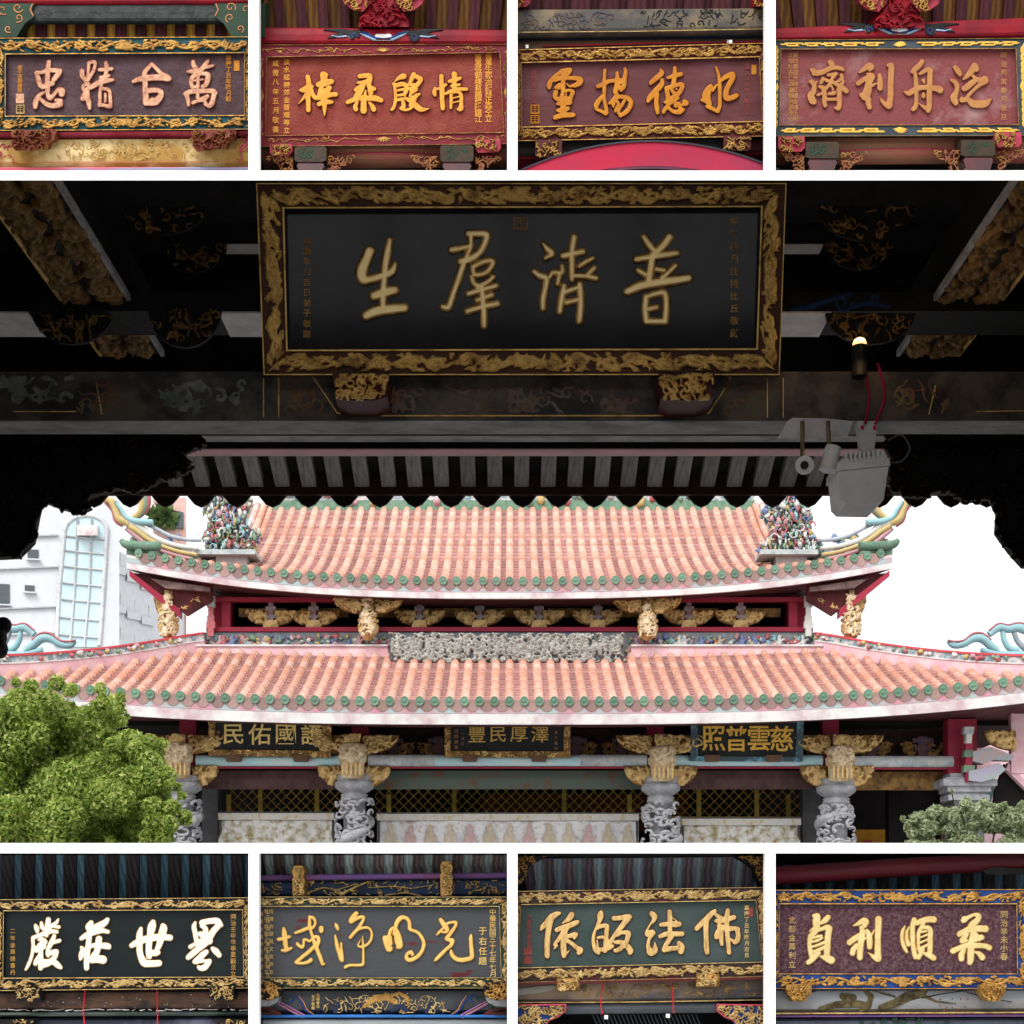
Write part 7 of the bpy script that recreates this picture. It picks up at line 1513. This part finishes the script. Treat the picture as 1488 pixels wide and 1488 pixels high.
for i in range(260):
    p = Vector(P(rg.gauss(236, 7), rg.gauss(751, 4), 74.6)); d = Vector((rg.uniform(-1, 1), rg.uniform(-1, 1), rg.uniform(-1, 1))).normalized() * .28; e = d.cross(Vector((rg.uniform(-1, 1), 1, .3))).normalized() * .16
    mb.add([p, p + d + e, p + d * 2, p + d - e], [(0, 1, 2, 3)])
mb.build('roof_plant', mat('roof_plant_leaf', (.10, .16, .05), .6), pk)

# ------------------------------------------------------------------ tree and shrub in the courtyard
def leaf_mat(name, c1, c2, c3):
    m = bpy.data.materials.new(name); m.use_nodes = True; N, L = m.node_tree.nodes, m.node_tree.links
    b = N['Principled BSDF']; b.inputs['Roughness'].default_value = .5
    ge = N.new('ShaderNodeNewGeometry'); rp = N.new('ShaderNodeValToRGB')
    rp.color_ramp.elements[0].color = (*c1, 1); rp.color_ramp.elements[1].color = (*c3, 1); e = rp.color_ramp.elements.new(.5); e.color = (*c2, 1)
    L.new(ge.outputs['Random Per Island'], rp.inputs[0]); L.new(rp.outputs[0], b.inputs['Base Color'])
    tr = N.new('ShaderNodeBsdfTranslucent'); L.new(rp.outputs[0], tr.inputs[0]); mx = N.new('ShaderNodeMixShader'); mx.inputs[0].default_value = .45
    L.new(b.outputs[0], mx.inputs[1]); L.new(tr.outputs[0], mx.inputs[2]); L.new(mx.outputs[0], N['Material Output'].inputs[0])
    return m
def foliage(name, t, lobes, n, size, m, seed):
    rg = np.random.RandomState(seed)
    C = []
    wts = np.array([r[3] ** 2 for r in lobes]); wts = wts / wts.sum()
    pick = rg.choice(len(lobes), n, p=wts)
    cen = np.array([l[:3] for l in lobes])[pick]; rad = np.array([l[3] for l in lobes])[pick]
    d = rg.normal(size=(n, 3)); d /= np.linalg.norm(d, axis=1)[:, None]
    pos = cen + d * (rad * (0.55 + .5 * rg.rand(n) ** .6))[:, None]
    nrm = d + rg.normal(size=(n, 3)) * .7; nrm /= np.linalg.norm(nrm, axis=1)[:, None]
    up = np.cross(nrm, rg.normal(size=(n, 3))); up /= np.linalg.norm(up, axis=1)[:, None]; sd = np.cross(nrm, up)
    s = size * (.6 + .8 * rg.rand(n))[:, None]
    A = pos - up * s; B = pos + sd * s * .42 + nrm * s * .12; Cc = pos + up * s; Dd = pos - sd * s * .42 + nrm * s * .12
    V = np.stack([A, B, Cc, Dd], 1).reshape(-1, 3)
    F = np.arange(4 * n).reshape(n, 4)
    return link_mesh(name, V, F, False, m, t, kind='stuff')
Yt = 20.0
tr = thing('leafy_tree', (*P(110, 0, Yt)[:2], 0), 'round bright green leafy tree before the dragon columns', 'tree')
rg = random.Random(14); lobes = []
SHAPE = [(20, 1050, 60), (70, 1040, 50), (145, 1045, 45), (120, 1085, 70), (40, 1100, 80), (190, 1085, 40), (215, 1120, 45), (180, 1150, 70), (100, 1160, 90), (225, 1165, 40), (232, 1195, 38), (190, 1215, 60), (60, 1210, 90), (-20, 1130, 90), (130, 1260, 80), (30, 1270, 90), (200, 1265, 60), (-60, 1200, 90), (150, 1022, 16), (20, 1018, 20)]
for px, py, r in SHAPE:
    c = P(px, py, Yt + rg.uniform(-.5, .6)); R = r * K * Yt
    lobes.append((*c, R * .62))
    for q in range(7):
        a, b = rg.uniform(0, 6.28), rg.uniform(-1, 1); lobes.append((c[0] + R * .72 * math.cos(a) * math.sqrt(1 - b * b), c[1] + R * .72 * math.sin(a) * math.sqrt(1 - b * b), c[2] + R * .72 * b, R * .32))
for q in range(60):                                     # sprigs breaking the outline
    px, py, r = SHAPE[rg.randrange(len(SHAPE) - 2)]; a = rg.uniform(0, 6.28); c = P(px + r * .98 * math.cos(a), py - r * .98 * abs(math.sin(a)), Yt + rg.uniform(-.6, .3)); lobes.append((*c, rg.uniform(.05, .12)))
foliage('crown', tr, lobes, 150000, .040, leaf_mat('spring_leaf', (.13, .22, .03), (.31, .42, .06), (.55, .60, .18)), 5)
c0 = Vector(P(90, 0, Yt)); BK = mat('bark', (.10, .075, .055), .8, scale=8, bump=.5)
MB().tube([(c0.x, Yt, 0), (c0.x + .05, Yt, 1.0), (c0.x - .05, Yt + .05, 2.0), (c0.x + .1, Yt, 3.2)], [.20, .16, .14, .08], 12).build('trunk', BK, tr)
for q in range(6):
    a = 1 + q * .9; MB().tube([(c0.x, Yt, 1.5 + .18 * q), (c0.x + .5 * math.cos(a), Yt + .3 * abs(math.sin(a)), 2.3 + .2 * q), (c0.x + .8 * math.cos(a), Yt + .3 + .7 * abs(math.sin(a)), 2.8 + .18 * q)], [.07, .05, .02], 8).build('limb', BK, tr)
Ys = 21.0
sb = thing('shrub', (*P(1420, 0, Ys)[:2], 0), 'small pale grey green shrub with loose twigs below the square pier', 'shrub')
lobes = []
for px, py, r in ((1345, 1202, 28), (1385, 1188, 26), (1412, 1180, 22), (1440, 1192, 32), (1470, 1190, 28), (1362, 1190, 20), (1400, 1235, 50), (1350, 1240, 36), (1470, 1245, 50), (1336, 1185, 7), (1312, 1190, 4), (1365, 1172, 4), (1383, 1150, 3), (1452, 1174, 10), (1500, 1215, 36)):
    c = P(px, py, Ys + rg.uniform(-.3, .3)); R = r * K * Ys; lobes.append((*c, R * .6))
    for q in range(6): a = rg.uniform(0, 6.28); lobes.append((c[0] + R * .75 * math.cos(a), c[1] + R * .4 * rg.uniform(-1, 1), c[2] + R * .75 * math.sin(a), R * .30))
foliage('crown', sb, lobes, 26000, .036, leaf_mat('olive_leaf', (.16, .22, .10), (.36, .42, .23), (.58, .62, .42)), 6)
for q in range(9):
    x1, y1 = [(1312, 1190), (1336, 1184), (1365, 1170), (1383, 1150), (1420, 1176), (1452, 1172), (1345, 1205), (1470, 1195), (1400, 1190)][q]
    a = P(1420, 1350, Ys); MB().tube([(a[0], Ys, .5), P((x1 + 1420) / 2, 1260, Ys), P(x1, y1, Ys)], [.03, .02, .008], 6).build('twig', BK, sb)
pot = P(1420, 0, Ys)
MB().lathe(pot[0], Ys, [(.30, .001), (.42, .10), (.50, .5), (.56, .66), (.56, .74), (.46, .74), (.44, .60)], 24).build('pot', STONED, sb)
